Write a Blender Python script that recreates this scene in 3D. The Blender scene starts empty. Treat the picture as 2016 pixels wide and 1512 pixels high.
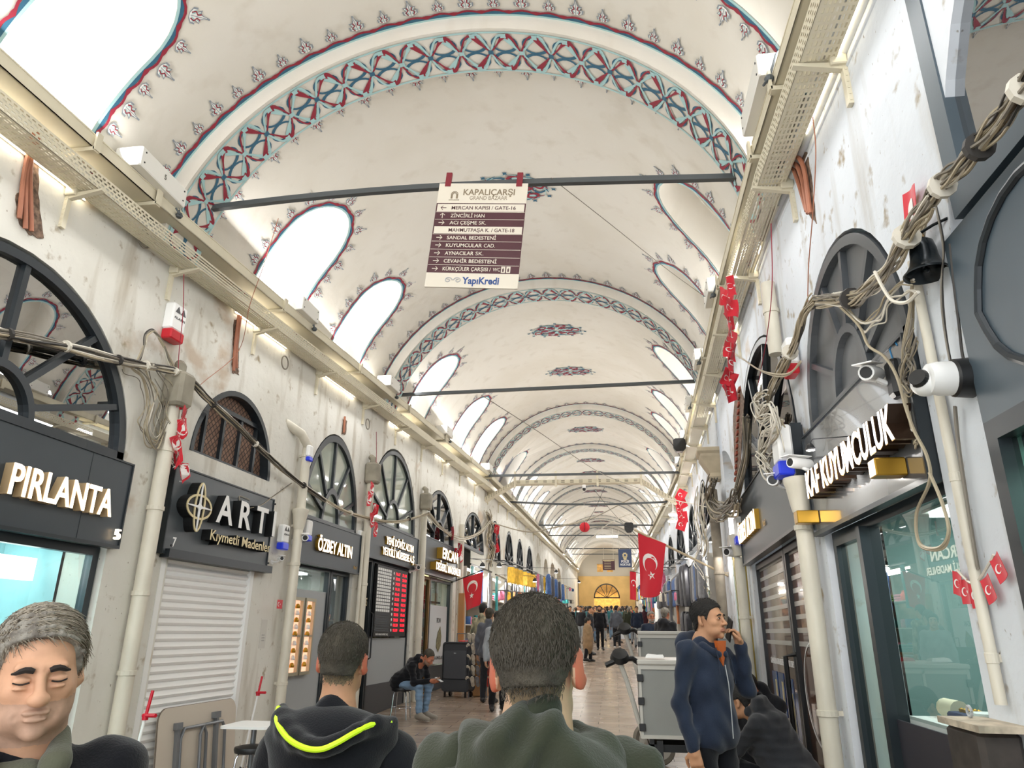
import bpy, math, random
import numpy as np
from mathutils import Vector, Matrix
from mathutils.geometry import delaunay_2d_cdt, tessellate_polygon
random.seed(7); rng = np.random.default_rng(7)
S = bpy.context.scene; COL = S.collection
PI = math.pi
def R(a): return math.radians(a)

# ---------------------------------------------------------------- camera
YAW, PITCH, ROLL, FPX = R(-8.0), R(19.3), R(0.5), 1398.0
CAM = Vector((0, 0, 1.7))
_f = Vector((math.sin(YAW)*math.cos(PITCH), math.cos(YAW)*math.cos(PITCH), math.sin(PITCH)))
_r = Vector((math.cos(YAW), -math.sin(YAW), 0)); _u = _r.cross(_f)
_r2 = _r*math.cos(ROLL)+_u*math.sin(ROLL); _u2 = -_r*math.sin(ROLL)+_u*math.cos(ROLL)
cd = bpy.data.cameras.new('camera'); cam = bpy.data.objects.new('camera', cd); COL.objects.link(cam)
cd.sensor_width = 36; cd.lens = FPX/2016*36; cd.clip_start = .05; cd.clip_end = 400
cam.matrix_world = Matrix(((_r2.x, _u2.x, -_f.x, CAM.x), (_r2.y, _u2.y, -_f.y, CAM.y), (_r2.z, _u2.z, -_f.z, CAM.z), (0, 0, 0, 1)))
S.camera = cam
def ray(px, py):
    d = _r2*((px-1008)/FPX) - _u2*((py-756)/FPX) + _f
    return d
def at_y(px, py, y):
    d = ray(px, py); return CAM + d*(y/d.y)

# ---------------------------------------------------------------- world, exposure
w = bpy.data.worlds.new('sky'); S.world = w; w.use_nodes = True
bg = w.node_tree.nodes['Background']; bg.inputs[0].default_value = (.93, .97, 1, 1); bg.inputs[1].default_value = 2.7
S.view_settings.view_transform = 'Standard'; S.view_settings.look = 'None'; S.view_settings.gamma = 1
S.view_settings.exposure = 0.28; S.view_settings.use_curve_mapping = False
S.cycles.max_bounces = 6; S.cycles.diffuse_bounces = 4; S.cycles.glossy_bounces = 3; S.cycles.transmission_bounces = 4
S.cycles.transparent_max_bounces = 10; S.cycles.sample_clamp_indirect = 4; S.cycles.caustics_reflective = False; S.cycles.caustics_refractive = False
S.cycles.use_denoising = True
try: S.cycles.denoiser = 'OPENIMAGEDENOISE'
except Exception: pass
def area(name, loc, rot, sx, sy, power, col=(1, .97, .93), parent=None):
    l = bpy.data.lights.new(name, 'AREA'); l.shape = 'RECTANGLE'; l.size = sx; l.size_y = sy; l.energy = power; l.color = col
    o = bpy.data.objects.new(name, l); COL.objects.link(o); o.location = loc; o.rotation_euler = rot
    if parent: o.parent = parent
    return o
def point(name, loc, power, r=.05, col=(1, .95, .88)):
    l = bpy.data.lights.new(name, 'POINT'); l.energy = power; l.shadow_soft_size = r; l.color = col
    o = bpy.data.objects.new(name, l); COL.objects.link(o); o.location = loc; return o

# ---------------------------------------------------------------- the street's own line
HW = 2.87
def xc(y): return -1.36 if y < 5.85 else (-1.36+.0446*(y-5.85) if y < 20 else -.73)
def rise(y): return .035*(y-5.85)
def fz(y): return .033*y if y > 0 else 0.0
def wx(side, y): return xc(y)+side*HW
VA, VB, VZ = 2.95, 2.70, 4.82
def tang(y): return .0446 if 5.85 < y < 20 else 0.0
def WL(side, y, z=0.0, off=0.0):
    """frame on a wall: x to the viewer's right along the wall, y into the wall, z up"""
    t = math.atan(tang(y)); o = Vector((wx(side, y)-side*off, y, z))
    if side < 0: X = Vector((math.sin(t), math.cos(t), 0)); Y = Vector((-math.cos(t), math.sin(t), 0))
    else: X = Vector((-math.sin(t), -math.cos(t), 0)); Y = Vector((math.cos(t), -math.sin(t), 0))
    return Matrix(((X.x, Y.x, 0, o.x), (X.y, Y.y, 0, o.y), (0, 0, 1, o.z), (0, 0, 0, 1)))

# ---------------------------------------------------------------- materials
MATS = {}
def srgb(h):
    h = h.lstrip('#'); c = [int(h[i:i+2], 16)/255 for i in (0, 2, 4)]
    return tuple(x/12.92 if x <= .04045 else ((x+.055)/1.055)**2.4 for x in c)
def mat(name, col, rough=.6, metal=0, emis=0, vary=0, vscale=4, bump=0, bscale=30, spec=.5, coat=0, stretch=None, col2=None, sheen=0):
    if name in MATS: return MATS[name]
    if isinstance(col, str): col = srgb(col)
    if isinstance(col2, str): col2 = srgb(col2)
    m = bpy.data.materials.new(name); m.use_nodes = True; N = m.node_tree.nodes; L = m.node_tree.links
    p = N['Principled BSDF']; p.inputs['Base Color'].default_value = (*col, 1); p.inputs['Roughness'].default_value = rough
    p.inputs['Metallic'].default_value = metal; p.inputs['Specular IOR Level'].default_value = spec
    if coat: p.inputs['Coat Weight'].default_value = coat
    if sheen: p.inputs['Sheen Weight'].default_value = sheen
    if emis:
        p.inputs['Emission Color'].default_value = (*col, 1); p.inputs['Emission Strength'].default_value = emis
    if vary or bump or col2:
        tc = N.new('ShaderNodeTexCoord'); mp = N.new('ShaderNodeMapping'); L.new(tc.outputs['Object'], mp.inputs[0])
        if stretch: mp.inputs['Scale'].default_value = stretch
    if vary or col2:
        n = N.new('ShaderNodeTexNoise'); n.inputs['Scale'].default_value = vscale; n.inputs['Detail'].default_value = 5; L.new(mp.outputs[0], n.inputs[0])
        mx = N.new('ShaderNodeMix'); mx.data_type = 'RGBA'
        a = tuple(max(0, c*(1-vary)) for c in col) if not col2 else col2
        mx.inputs[6].default_value = (*a, 1); mx.inputs[7].default_value = (*(tuple(min(1, c*(1+vary)) for c in col) if not col2 else col), 1)
        rp = N.new('ShaderNodeValToRGB'); rp.color_ramp.elements[0].position = .35; rp.color_ramp.elements[1].position = .65
        L.new(n.outputs[0], rp.inputs[0]); L.new(rp.outputs[0], mx.inputs[0]); L.new(mx.outputs[2], p.inputs['Base Color'])
        if emis: L.new(mx.outputs[2], p.inputs['Emission Color'])
    if bump:
        n2 = N.new('ShaderNodeTexNoise'); n2.inputs['Scale'].default_value = bscale; n2.inputs['Detail'].default_value = 4; L.new(mp.outputs[0], n2.inputs[0])
        b = N.new('ShaderNodeBump'); b.inputs['Strength'].default_value = bump; b.inputs['Distance'].default_value = .01
        L.new(n2.outputs[0], b.inputs['Height']); L.new(b.outputs[0], p.inputs['Normal'])
    MATS[name] = m; return m
def glass(name, tint, refl, rough=.01):
    if name in MATS: return MATS[name]
    m = bpy.data.materials.new(name); m.use_nodes = True; N = m.node_tree.nodes; L = m.node_tree.links; N.clear()
    o = N.new('ShaderNodeOutputMaterial'); t = N.new('ShaderNodeBsdfTransparent'); g = N.new('ShaderNodeBsdfGlossy'); mx = N.new('ShaderNodeMixShader')
    t.inputs[0].default_value = (*srgb(tint), 1); g.inputs['Roughness'].default_value = rough; mx.inputs[0].default_value = refl
    L.new(t.outputs[0], mx.inputs[1]); L.new(g.outputs[0], mx.inputs[2]); L.new(mx.outputs[0], o.inputs[0]); MATS[name] = m; return m
def plaster(name, c1, c2, c3, amt=.5):
    """old painted plaster: two tones, streaked grime and brown bare patches"""
    m = bpy.data.materials.new(name); m.use_nodes = True; N = m.node_tree.nodes; L = m.node_tree.links; p = N['Principled BSDF']
    p.inputs['Roughness'].default_value = .85; p.inputs['Specular IOR Level'].default_value = .2
    tc = N.new('ShaderNodeTexCoord')
    def noise(scale, st, det=6):
        mp = N.new('ShaderNodeMapping'); mp.inputs['Scale'].default_value = st; L.new(tc.outputs['Object'], mp.inputs[0])
        n = N.new('ShaderNodeTexNoise'); n.inputs['Scale'].default_value = scale; n.inputs['Detail'].default_value = det; L.new(mp.outputs[0], n.inputs[0]); return n
    def ramp(n, a, b):
        r = N.new('ShaderNodeValToRGB'); r.color_ramp.elements[0].position = a; r.color_ramp.elements[1].position = b; L.new(n.outputs[0], r.inputs[0]); return r
    def mix(f, a, b):
        x = N.new('ShaderNodeMix'); x.data_type = 'RGBA'; L.new(f.outputs[0], x.inputs[0])
        for s, i in ((a, 6), (b, 7)):
            if hasattr(s, 'outputs'): L.new(s.outputs[2], x.inputs[i])
            else: x.inputs[i].default_value = (*srgb(s), 1)
        return x
    m1 = mix(ramp(noise(.9, (1, 1, 1)), .4, .65), c1, c2)
    m2 = mix(ramp(noise(2.2, (2, 2, .35), 8), .55, .8), m1, c3)
    m3 = mix(ramp(noise(1.1, (1, 1, 1.4), 12), .66-.04*amt, .70), m2, '#c6b7a5' if amt > .3 else c2)
    if amt > .3:
        m3 = mix(ramp(noise(7, (1, 1, 1), 10), .62, .74), m3, '#a2957f'); m3 = mix(ramp(noise(38, (1, 1, .6), 3), .70, .78), m3, '#8a7f6e')
    L.new(m3.outputs[2], p.inputs['Base Color'])
    b = N.new('ShaderNodeBump'); b.inputs['Strength'].default_value = .35*amt+.1; b.inputs['Distance'].default_value = .02
    L.new(noise(9, (1, 1, 1)).outputs[0], b.inputs['Height']); L.new(b.outputs[0], p.inputs['Normal']); MATS[name] = m; return m

# ---------------------------------------------------------------- mesh helpers
class MB:
    def __init__(s): s.v = []; s.f = []; s.m = []; s.mi = 0
    def add(s, vs, fs, M=None):
        n = len(s.v)
        if M is not None: vs = [M @ Vector(v) for v in vs]
        s.v += [tuple(v) for v in vs]; s.f += [tuple(i+n for i in f) for f in fs]; s.m += [s.mi]*len(fs); return s
    def box(s, x0, x1, y0, y1, z0, z1, M=None):
        v = [(x, y, z) for x in (x0, x1) for y in (y0, y1) for z in (z0, z1)]
        return s.add(v, [(0, 1, 3, 2), (4, 6, 7, 5), (0, 4, 5, 1), (2, 3, 7, 6), (0, 2, 6, 4), (1, 5, 7, 3)], M)
    def bbox(s, x0, x1, y0, y1, z0, z1, b, M=None):
        """box with chamfered vertical edges and slightly chamfered top"""
        p = [(x0+b, y0), (x1-b, y0), (x1, y0+b), (x1, y1-b), (x1-b, y1), (x0+b, y1), (x0, y1-b), (x0, y0+b)]
        cx, cy = (x0+x1)/2, (y0+y1)/2; rings = []
        for z, k in ((z0, b), (z0+b, 0), (z1-b, 0), (z1, b)):
            fx = 1-2*k/(x1-x0)*.7; fy = 1-2*k/(y1-y0)*.7
            rings.append([(cx+(a-cx)*fx, cy+(c-cy)*fy, z) for a, c in p])
        return s.loft(rings, True, True, M)
    def loft(s, rings, closed=True, caps=True, M=None):
        k = len(rings[0]); v = [p for r in rings for p in r]; f = []
        for i in range(len(rings)-1):
            for j in range(k if closed else k-1):
                a = i*k+j; b = i*k+(j+1) % k; f.append((a, b, b+k, a+k))
        if caps and closed: f.append(tuple(range(k-1, -1, -1))); f.append(tuple(range(len(v)-k, len(v))))
        return s.add(v, f, M)
    def tube(s, pts, r, n=8, M=None, caps=True):
        pts = [Vector(p) for p in pts]; rings = []
        rr = r if isinstance(r, (list, tuple)) else [r]*len(pts)
        up = None
        for i, p in enumerate(pts):
            d = (pts[min(i+1, len(pts)-1)]-pts[max(i-1, 0)])
            if d.length < 1e-9: d = Vector((0, 0, 1))
            d.normalize()
            if up is None: up = Vector((0, 0, 1)) if abs(d.z) < .9 else Vector((1, 0, 0))
            a = d.cross(up)
            if a.length < 1e-6: a = d.cross(Vector((1, .3, 0)))
            a.normalize(); b = a.cross(d); up = b
            rings.append([p+a*math.cos(2*PI*j/n)*rr[i]+b*math.sin(2*PI*j/n)*rr[i] for j in range(n)])
        return s.loft(rings, True, caps, M)
    def cyl(s, p, q, r, n=12, M=None): return s.tube([p, q], r, n, M)
    def lathe(s, prof, n=24, M=None):
        rings = [[(r*math.cos(2*PI*j/n), r*math.sin(2*PI*j/n), z) for j in range(n)] for r, z in prof]
        return s.loft(rings, True, True, M)
    def prism(s, poly, y0, y1, M=None):
        """polygon in x,z extruded along y"""
        k = len(poly); v = [(x, y0, z) for x, z in poly]+[(x, y1, z) for x, z in poly]
        t = [tuple(x) for x in tessellate_polygon([[Vector((x, z, 0)) for x, z in poly]])]
        A = sum(poly[i][0]*poly[(i+1) % k][1]-poly[(i+1) % k][0]*poly[i][1] for i in range(k))
        f = []
        for a, b, c in t:
            (x1, z1), (x2, z2), (x3, z3) = poly[a], poly[b], poly[c]
            if (x2-x1)*(z3-z1)-(x3-x1)*(z2-z1) < 0: a, b, c = a, c, b
            f.append((a, b, c)); f.append((a+k, c+k, b+k))
        for i in range(k):
            j = (i+1) % k; f.append((j, i, i+k, j+k) if A > 0 else (i, j, j+k, i+k))
        return s.add(v, f, M)
    def sphere(s, c, r, n=12, M=None, sz=1, sx=1, sy=1):
        rings = []
        for i in range(n//2+1):
            a = -PI/2+PI*i/(n//2)
            rr = max(math.cos(a), 1e-3)*r
            rings.append([(c[0]+rr*sx*math.cos(2*PI*j/n), c[1]+rr*sy*math.sin(2*PI*j/n), c[2]+math.sin(a)*r*sz) for j in range(n)])
        return s.loft(rings, True, True, M)
    def build(s, name, m, parent=None, smooth=False, M=None):
        me = bpy.data.meshes.new(name); me.from_pydata(s.v, [], s.f); me.update()
        for x in (m if isinstance(m, (list, tuple)) else [m]): me.materials.append(x)
        if isinstance(m, (list, tuple)): me.polygons.foreach_set('material_index', s.m)
        if smooth:
            me.polygons.foreach_set('use_smooth', [True]*len(me.polygons))
            try: me.set_sharp_from_angle(angle=R(smooth if smooth is not True else 40))
            except Exception: pass
        o = bpy.data.objects.new(name, me); COL.objects.link(o)
        if parent is not None: o.parent = parent
        if M is not None: o.matrix_world = M
        return o
def tag(o, label=None, cat=None, group=None, kind=None):
    if label: o['label'] = label
    if cat: o['category'] = cat
    if group: o['group'] = group
    if kind: o['kind'] = kind
    return o
def thing(name, label, cat, M=None, group=None, loc=None, rz=0):
    o = bpy.data.objects.new(name, None); COL.objects.link(o); o.empty_display_size = .1
    if loc is not None: M = Matrix.Translation(Vector(loc)) @ Matrix.Rotation(rz, 4, 'Z')
    if M is not None: o.matrix_world = M
    return tag(o, label, cat, group)
def copy_tree(o, parent=None):
    c = o.copy(); COL.objects.link(c); c.parent = parent
    for ch in [x for x in KIDS(o)]: copy_tree(ch, c)
    return c
def KIDS(o): return [x for x in COL.objects if x.parent == o]
FONT = None
def text(name, s, w, h, m, parent, x=0, y=0, z=0, ex=.002, bold=0, align='CENTER', shear=0, M=None):
    """lettering in the parent's x,z plane facing -y; fitted to width w and cap height h"""
    c = bpy.data.curves.new('t', 'FONT'); c.body = s; c.size = 1; c.extrude = 0; c.offset = bold; c.resolution_u = 3; c.shear = shear
    o = bpy.data.objects.new('t', c); me = bpy.data.meshes.new_from_object(o)
    bpy.data.objects.remove(o); bpy.data.curves.remove(c)
    n = len(me.vertices); co = np.empty(n*3); me.vertices.foreach_get('co', co); co = co.reshape(-1, 3)
    if n == 0: return None
    x0, x1 = co[:, 0].min(), co[:, 0].max(); H = .70
    fx = (w/(x1-x0)) if w else h/H; fs = h/H
    ax = {'CENTER': (x0+x1)/2, 'LEFT': x0, 'RIGHT': x1}[align]
    co[:, 0] = (co[:, 0]-ax)*fx+x; zz = co[:, 1]*fs+z
    faces = [tuple(p.vertices) for p in me.polygons]
    E = {}
    for f in faces:
        for i in range(len(f)): E.setdefault((f[i], f[(i+1) % len(f)]), 0)
    vs = [(co[i, 0], y-ex, zz[i]) for i in range(n)]+[(co[i, 0], y, zz[i]) for i in range(n)]
    # face toward -y : curve normal +z maps to -y with x,z kept
    fs2 = list(faces)
    if ex > .0015:
        for (a, b) in E:
            if (b, a) not in E: fs2.append((a, a+n, b+n, b))
    bpy.data.meshes.remove(me)
    mb = MB(); mb.add(vs, fs2, M); return mb.build(name, m, parent)
def pip(x, y, P):
    c = False; j = len(P)-1
    for i in range(len(P)):
        if (P[i][1] > y) != (P[j][1] > y) and x < (P[j][0]-P[i][0])*(y-P[i][1])/(P[j][1]-P[i][1])+P[i][0]: c = not c
        j = i
    return c
def sheet(mb, rect, holes, fn, du, dv, depth):
    """a curved sheet over rect in (u,v) with holes whose reveals run back by depth"""
    u0, u1, v0, v1 = rect; P = []; E = []
    nu = max(1, round((u1-u0)/du)); nv = max(1, round((v1-v0)/dv))
    for i in range(nu+1):
        for j in range(nv+1):
            P.append((u0+(u1-u0)*i/nu, v0+(v1-v0)*j/nv))
    for h in holes:
        n = len(P); P += list(h); E += [(n+i, n+(i+1) % len(h)) for i in range(len(h))]
    for a in ((0, nv), (nv, len(range(nu+1))*(nv+1)-1), ((nu)*(nv+1), (nu+1)*(nv+1)-1), (0, nu*(nv+1))):
        pass
    vo, _, fo, _, _, _ = delaunay_2d_cdt([Vector(p) for p in P], E, [], 0, 1e-6)
    F = []
    for f in fo:
        cx = sum(vo[i][0] for i in f)/len(f); cy = sum(vo[i][1] for i in f)/len(f)
        if not any(pip(cx, cy, h) for h in holes): F.append(tuple(f))
    mb.add([fn(p[0], p[1], 0) for p in vo], F)
    for h in holes:
        k = len(h); v = [fn(a, b, 0) for a, b in h]+[fn(a, b, depth) for a, b in h]
        mb.add(v, [(i, (i+1) % k, (i+1) % k+k, i+k) for i in range(k)])
def arch_poly(u0, u1, vb, vs, va, n=16):
    """opening with vertical sides up to vs and a rounded head up to va"""
    c = (u0+u1)/2; a = (u1-u0)/2
    return [(u0, vb), (u1, vb)]+[(c+a*math.cos(PI*i/n), vs+(va-vs)*math.sin(PI*i/n)) for i in range(n+1)]
# ================================================================ vault, ribs, walls, floor
M_vault = plaster('vault_plaster', '#dcd7cd', '#d6d0c4', '#cfc8bb', .12)
M_wallL = plaster('wall_plaster_left', '#e0ded6', '#d3d0c6', '#aaa08e', .8)
M_wallR = plaster('wall_plaster_right', '#dfe4ea', '#d3d8de', '#bdbab4', .8)
M_red = mat('paint_red', '#8e1f33', .7); M_teal = mat('paint_teal', '#2d5f78', .7); M_aqua = mat('paint_aqua', '#a6c9c9', .7)
M_grey = mat('paint_outline_grey', '#8d949b', .7); M_white = mat('paint_white', '#f1efea', .7)
RIBS = [(5.35, 5.95), (11.4, 12.0), (19.8, 20.5), (25.2, 25.8), (33.4, 34.0), (38.6, 39.2), (46.8, 47.4), (52, 52.6), (60, 60.6), (65.4, 66.0), (74, 75)]
def arcf(yc_off):
    def fn(u, v, d):
        a, b = VA+yc_off+d, VB+yc_off+d
        return (xc(u)-a*math.cos(v), u, VZ+rise(u)+b*math.sin(v))
    return fn
def ang_hole(u0, u1, tb, tt, n=14, left=True):
    """tall round-headed window on the vault from angle tb to tt (radians)"""
    c = (u0+u1)/2; a = (u1-u0)/2; h = a*1.25/2.9
    P = [(u0, tb), (u1, tb)]+[(u1, tb+(tt-h-tb)*i/10) for i in range(1, 10)]+[(c+a*math.cos(PI*i/n), tt-h+h*math.sin(PI*i/n)) for i in range(n+1)]+[(u0, tt-h-(tt-h-tb)*i/10) for i in range(1, 10)]
    return P if left else [(u, PI-v) for u, v in P]
BAYW = [  # y0,y1, [(u0,u1)...], dark?
    (-3, 5.35, [(.2, 1.2), (3.4, 4.35)], 0), (5.95, 11.4, [(7.1, 8.2), (9.3, 10.3)], 0), (12, 19.8, [(12.85, 13.9), (15.9, 16.95), (18.0, 19.0)], 0),
    (20.5, 25.2, [(22.2, 23.9)], 1), (25.8, 33.4, [(26.6, 27.8), (28.8, 30.0), (31, 32.2)], 0), (34, 38.6, [(35.4, 37)], 1),
    (39.2, 46.8, [(40, 41.2), (42.2, 43.4), (44.4, 45.6)], 0), (47.4, 52, [(48.8, 50.4)], 1), (52.6, 60, [(53.4, 54.6), (55.6, 56.8), (57.8, 59)], 0),
    (60.6, 65.4, [(61.2, 62.3), (63.3, 64.4)], 0), (66, 74, [(67, 68.2), (69.4, 70.6), (71.6, 72.8)], 0)]
T0 = R(8); ceil_parent = None
for k, (y0, y1, wins, dark) in enumerate(BAYW):
    mb = MB(); holes = []
    for (a, b) in wins:
        holes += [ang_hole(a, b, T0+.02, R(47)), ang_hole(a, b, T0+.02, R(47), left=False)]
    sheet(mb, (y0, y1, T0, PI-T0), holes, lambda u, v, d: arcf(0)(u, v, d if v < PI/2 else d*3.4), .4 if k < 3 else 1.2, .045 if k < 3 else .09, .32)
    o = mb.build('ceiling', M_vault, None, 30); tag(o, kind='structure')
    if k == 0: ceil_parent = o
    if dark or k < 2:  # in lit bays a plaster panel is added to keep sky light out
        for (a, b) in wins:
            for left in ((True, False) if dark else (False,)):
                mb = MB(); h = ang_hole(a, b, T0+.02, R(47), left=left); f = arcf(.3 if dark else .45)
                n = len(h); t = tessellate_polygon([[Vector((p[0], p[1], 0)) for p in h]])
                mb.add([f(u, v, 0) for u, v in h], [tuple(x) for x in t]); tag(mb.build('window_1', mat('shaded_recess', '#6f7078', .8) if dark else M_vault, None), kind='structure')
for k, (a, b) in enumerate(RIBS):
    mb = MB(); n = 48; prof = [(0.02, a), (-.17, a), (-.17, b), (0.02, b)]; rings = []
    for i in range(n+1):
        t = R(6)+(PI-R(12))*i/n
        rings.append([arcf(d)(y, t, 0) for d, y in prof])
    mb.loft(rings, True, True); tag(mb.build('trim_%d' % (k+1), M_vault, None, 30), kind='structure')

# ---- painted ornament, laid on the plaster as thin paint
def ribbon(mb, pts, ws, fn, mi):
    """variable width strip along 2d pts"""
    v = []; n = len(pts)
    for i in range(n):
        ax, ay = pts[max(i-1, 0)]; bx, by = pts[min(i+1, n-1)]
        dx, dy = bx-ax, by-ay; l = math.hypot(dx, dy) or 1; w = ws[i]/2
        v += [fn(pts[i][0]-dy/l*w, pts[i][1]+dx/l*w), fn(pts[i][0]+dy/l*w, pts[i][1]-dx/l*w)]
    s = mb.mi; mb.mi = mi; mb.add(v, [(2*i, 2*i+1, 2*i+3, 2*i+2) for i in range(n-1)]); mb.mi = s
def blob(mb, poly, fn, mi):
    t = tessellate_polygon([[Vector((p[0], p[1], 0)) for p in poly]]); s = mb.mi; mb.mi = mi
    mb.add([fn(*p) for p in poly], [tuple(x) for x in t]); mb.mi = s
PAINT = [M_red, M_teal, M_aqua, M_grey, M_white]
def band(y0, y1, off, seg, lite):
    """interlaced scroll band on a rib's soffit; local (s along arc in metres, q across)"""
    a, b = VA+off, VB+off; N = 400; ts = [R(8)+(PI-R(16))*i/N for i in range(N+1)]; cum = [0]
    for i in range(N):
        p = [(a*math.cos(t), b*math.sin(t)) for t in (ts[i], ts[i+1])]; cum.append(cum[-1]+math.dist(*p))
    Ltot = cum[-1]; yc = (y0+y1)/2; W = (y1-y0)*.40
    def mk(eps):
        def f(s, q):
            t = float(np.interp(s, cum, ts)); e = eps+.004; return (xc(yc+q)-(a-e)*math.cos(t), yc+q, VZ+rise(yc+q)+(b-e)*math.sin(t))
        return f
    mb = MB(); per = Ltot/12; ns = int(12*seg)
    for sgn in (-1, 1):
        ribbon(mb, [(Ltot*i/120, sgn*W*1.17) for i in range(121)], [.022]*121, mk(.003), 2)
    # each period: two crossing strands of teal arcs, red leaves, aqua leaves
    for k in range(12):
        s0 = k*per
        for sg in (-1, 1):   # teal rings
            for ph in (.25, .75):
                pts = [(s0+per*ph+per*.20*math.cos(t), sg*W*.5+W*.46*math.sin(t)) for t in [2*PI*i/20 for i in range(21)]]
                if pts[0][0] < Ltot-.1: ribbon(mb, pts, [.024+.012*max(0, math.sin(t*.315*2)) for t in range(21)], mk(.004), 1)
        for ph, mi, eps, lo_, hi_ in ((.5, 2, .006, .022, .062), (.0, 0, .008, .018, .055)):
            for sg in (-1, 1):
                pts = []; ws = []
                for i in range(seg+1):
                    x = i/seg; s = s0+per*(x+ph)
                    if s > Ltot: break
                    q = sg*W*(.95*math.sin(2*PI*x)+.20*math.sin(4*PI*x)); fr = (x*2) % 1.0
                    pts.append((s, max(-W*1.08, min(W*1.08, q)))); ws.append(lo_+(hi_-lo_)*max(0, math.sin(PI*min(1, max(0, (fr-.3)/.55))))**1.3)
                if len(pts) > 2: ribbon(mb, pts, ws, mk(eps), mi)
                if lite: continue
                for hx in (.30, .80):   # little leaf barbs
                    s = s0+per*(hx+ph); q = sg*W*(.95*math.sin(2*PI*hx)+.2*math.sin(4*PI*hx))
                    if s < Ltot-.1: blob(mb, [(s-.04, q), (s+.05, q+sg*.025), (s+.015, q+sg*.02), (s+.012, q+sg*.055), (s-.03, q+sg*.03)], mk(eps+.001), mi)
        for s, q, mi in ((s0+per*.5, 0, 1), (s0+per*.02, 0, 2), (s0+per*.25, W, 2), (s0+per*.75, -W, 2), (s0+per*.25, -W, 2), (s0+per*.75, W, 2)):
            if s > Ltot-.05: continue
            r = .034; blob(mb, [(s+r*(1.2 if j % 2 else .75)*math.cos(j*PI/4), q*1.0+r*(1.2 if j % 2 else .75)*math.sin(j*PI/4)) for j in range(8)], mk(.010), mi)
    return mb.build('painted_band', PAINT, None)
def palmette(mb, p, nx, ny, h, fn, full):
    """crest flower standing at p pointing along (nx,ny), height h"""
    tx, ty = -ny, nx
    def g(a, b): return (p[0]+tx*a*h+nx*b*h, p[1]+ty*a*h+ny*b*h)
    out = [(-.12, .1), (-.34, .22), (-.36, .42), (-.18, .40), (-.3, .62), (-.14, .60), (-.06, .78), (-.03, .98), (.03, .98), (.06, .78), (.14, .60), (.3, .62), (.18, .40), (.36, .42), (.34, .22), (.12, .1)]
    blob(mb, [g(a, b) for a, b in out], lambda x, y: fn(x, y, .004), 3)
    if full:
        blob(mb, [g(a*.78, .12+(b-.1)*.86) for a, b in out], lambda x, y: fn(x, y, .0055), 4)
        for sg in (-1, 1):
            blob(mb, [g(sg*.04, .2), g(sg*.24, .27), g(sg*.27, .36), g(sg*.1, .34)], lambda x, y: fn(x, y, .007), 2)
            blob(mb, [g(sg*.03, .42), g(sg*.14, .46), g(sg*.2, .56), g(sg*.06, .52)], lambda x, y: fn(x, y, .007), 2)
            ribbon(mb, [g(sg*.12, .18), g(sg*.2, .34), g(sg*.07, .45), g(sg*.12, .6)], [.035*h*1.6]*4, lambda x, y: fn(x, y, .0085), 0)
        ribbon(mb, [g(0, .15), g(0, .5), g(0, .93)], [.03*h]*3, lambda x, y: fn(x, y, .009), 3)
        blob(mb, [g(.05*math.cos(j), .96+.06*math.sin(j)) for j in (0, 1.25, 2.5, 3.75, 5)], lambda x, y: fn(x, y, .009), 3)
def crest(mb, path, outward, fn, full, sp=.26, h=.19, lip=True):
    """painted cresting along a path in metric 2d coordinates; outward(p)-> unit normal"""
    L = [0]
    for i in range(len(path)-1): L.append(L[-1]+math.dist(path[i], path[i+1]))
    def at(s):
        i = min(len(path)-2, max(0, int(np.searchsorted(L, s))-1)); f = (s-L[i])/max(1e-9, L[i+1]-L[i])
        return (path[i][0]+(path[i+1][0]-path[i][0])*f, path[i][1]+(path[i+1][1]-path[i][1])*f), i
    tot = L[-1]; n = max(2, round(tot/sp))
    if lip:
        P = [at(tot*i/(n*6))[0] for i in range(n*6+1)]; N = [outward(p, at(tot*i/(n*6))[1]) for i, p in enumerate(P)]
        ribbon(mb, [(p[0]+q[0]*.012, p[1]+q[1]*.012) for p, q in zip(P, N)], [.03]*len(P), lambda x, y: fn(x, y, .003), 2)
        ribbon(mb, [(p[0]+q[0]*.04, p[1]+q[1]*.04) for p, q in zip(P, N)], [.034]*len(P), lambda x, y: fn(x, y, .004), 1)
        ribbon(mb, [(p[0]+q[0]*(.062-.012*math.cos(2*PI*i/6)), p[1]+q[1]*(.062-.012*math.cos(2*PI*i/6))) for i, (p, q) in enumerate(zip(P, N))], [.024 if i % 6 else .045 for i in range(len(P))], lambda x, y: fn(x, y, .005), 0)
    for k in range(n):
        s = tot*(k+.5)/n; p, i = at(s); q = outward(p, i)
        palmette(mb, (p[0]+q[0]*.085, p[1]+q[1]*.085), q[0], q[1], h*(1.12 if k % 2 else .92), fn, full)
RM = 2.85
def vfn(off):   # metric (y, s=RM*t) on vault
    def f(u, s, eps):
        return arcf(off-eps*1.3-.007)(u, s/RM, 0)
    return f
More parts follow.
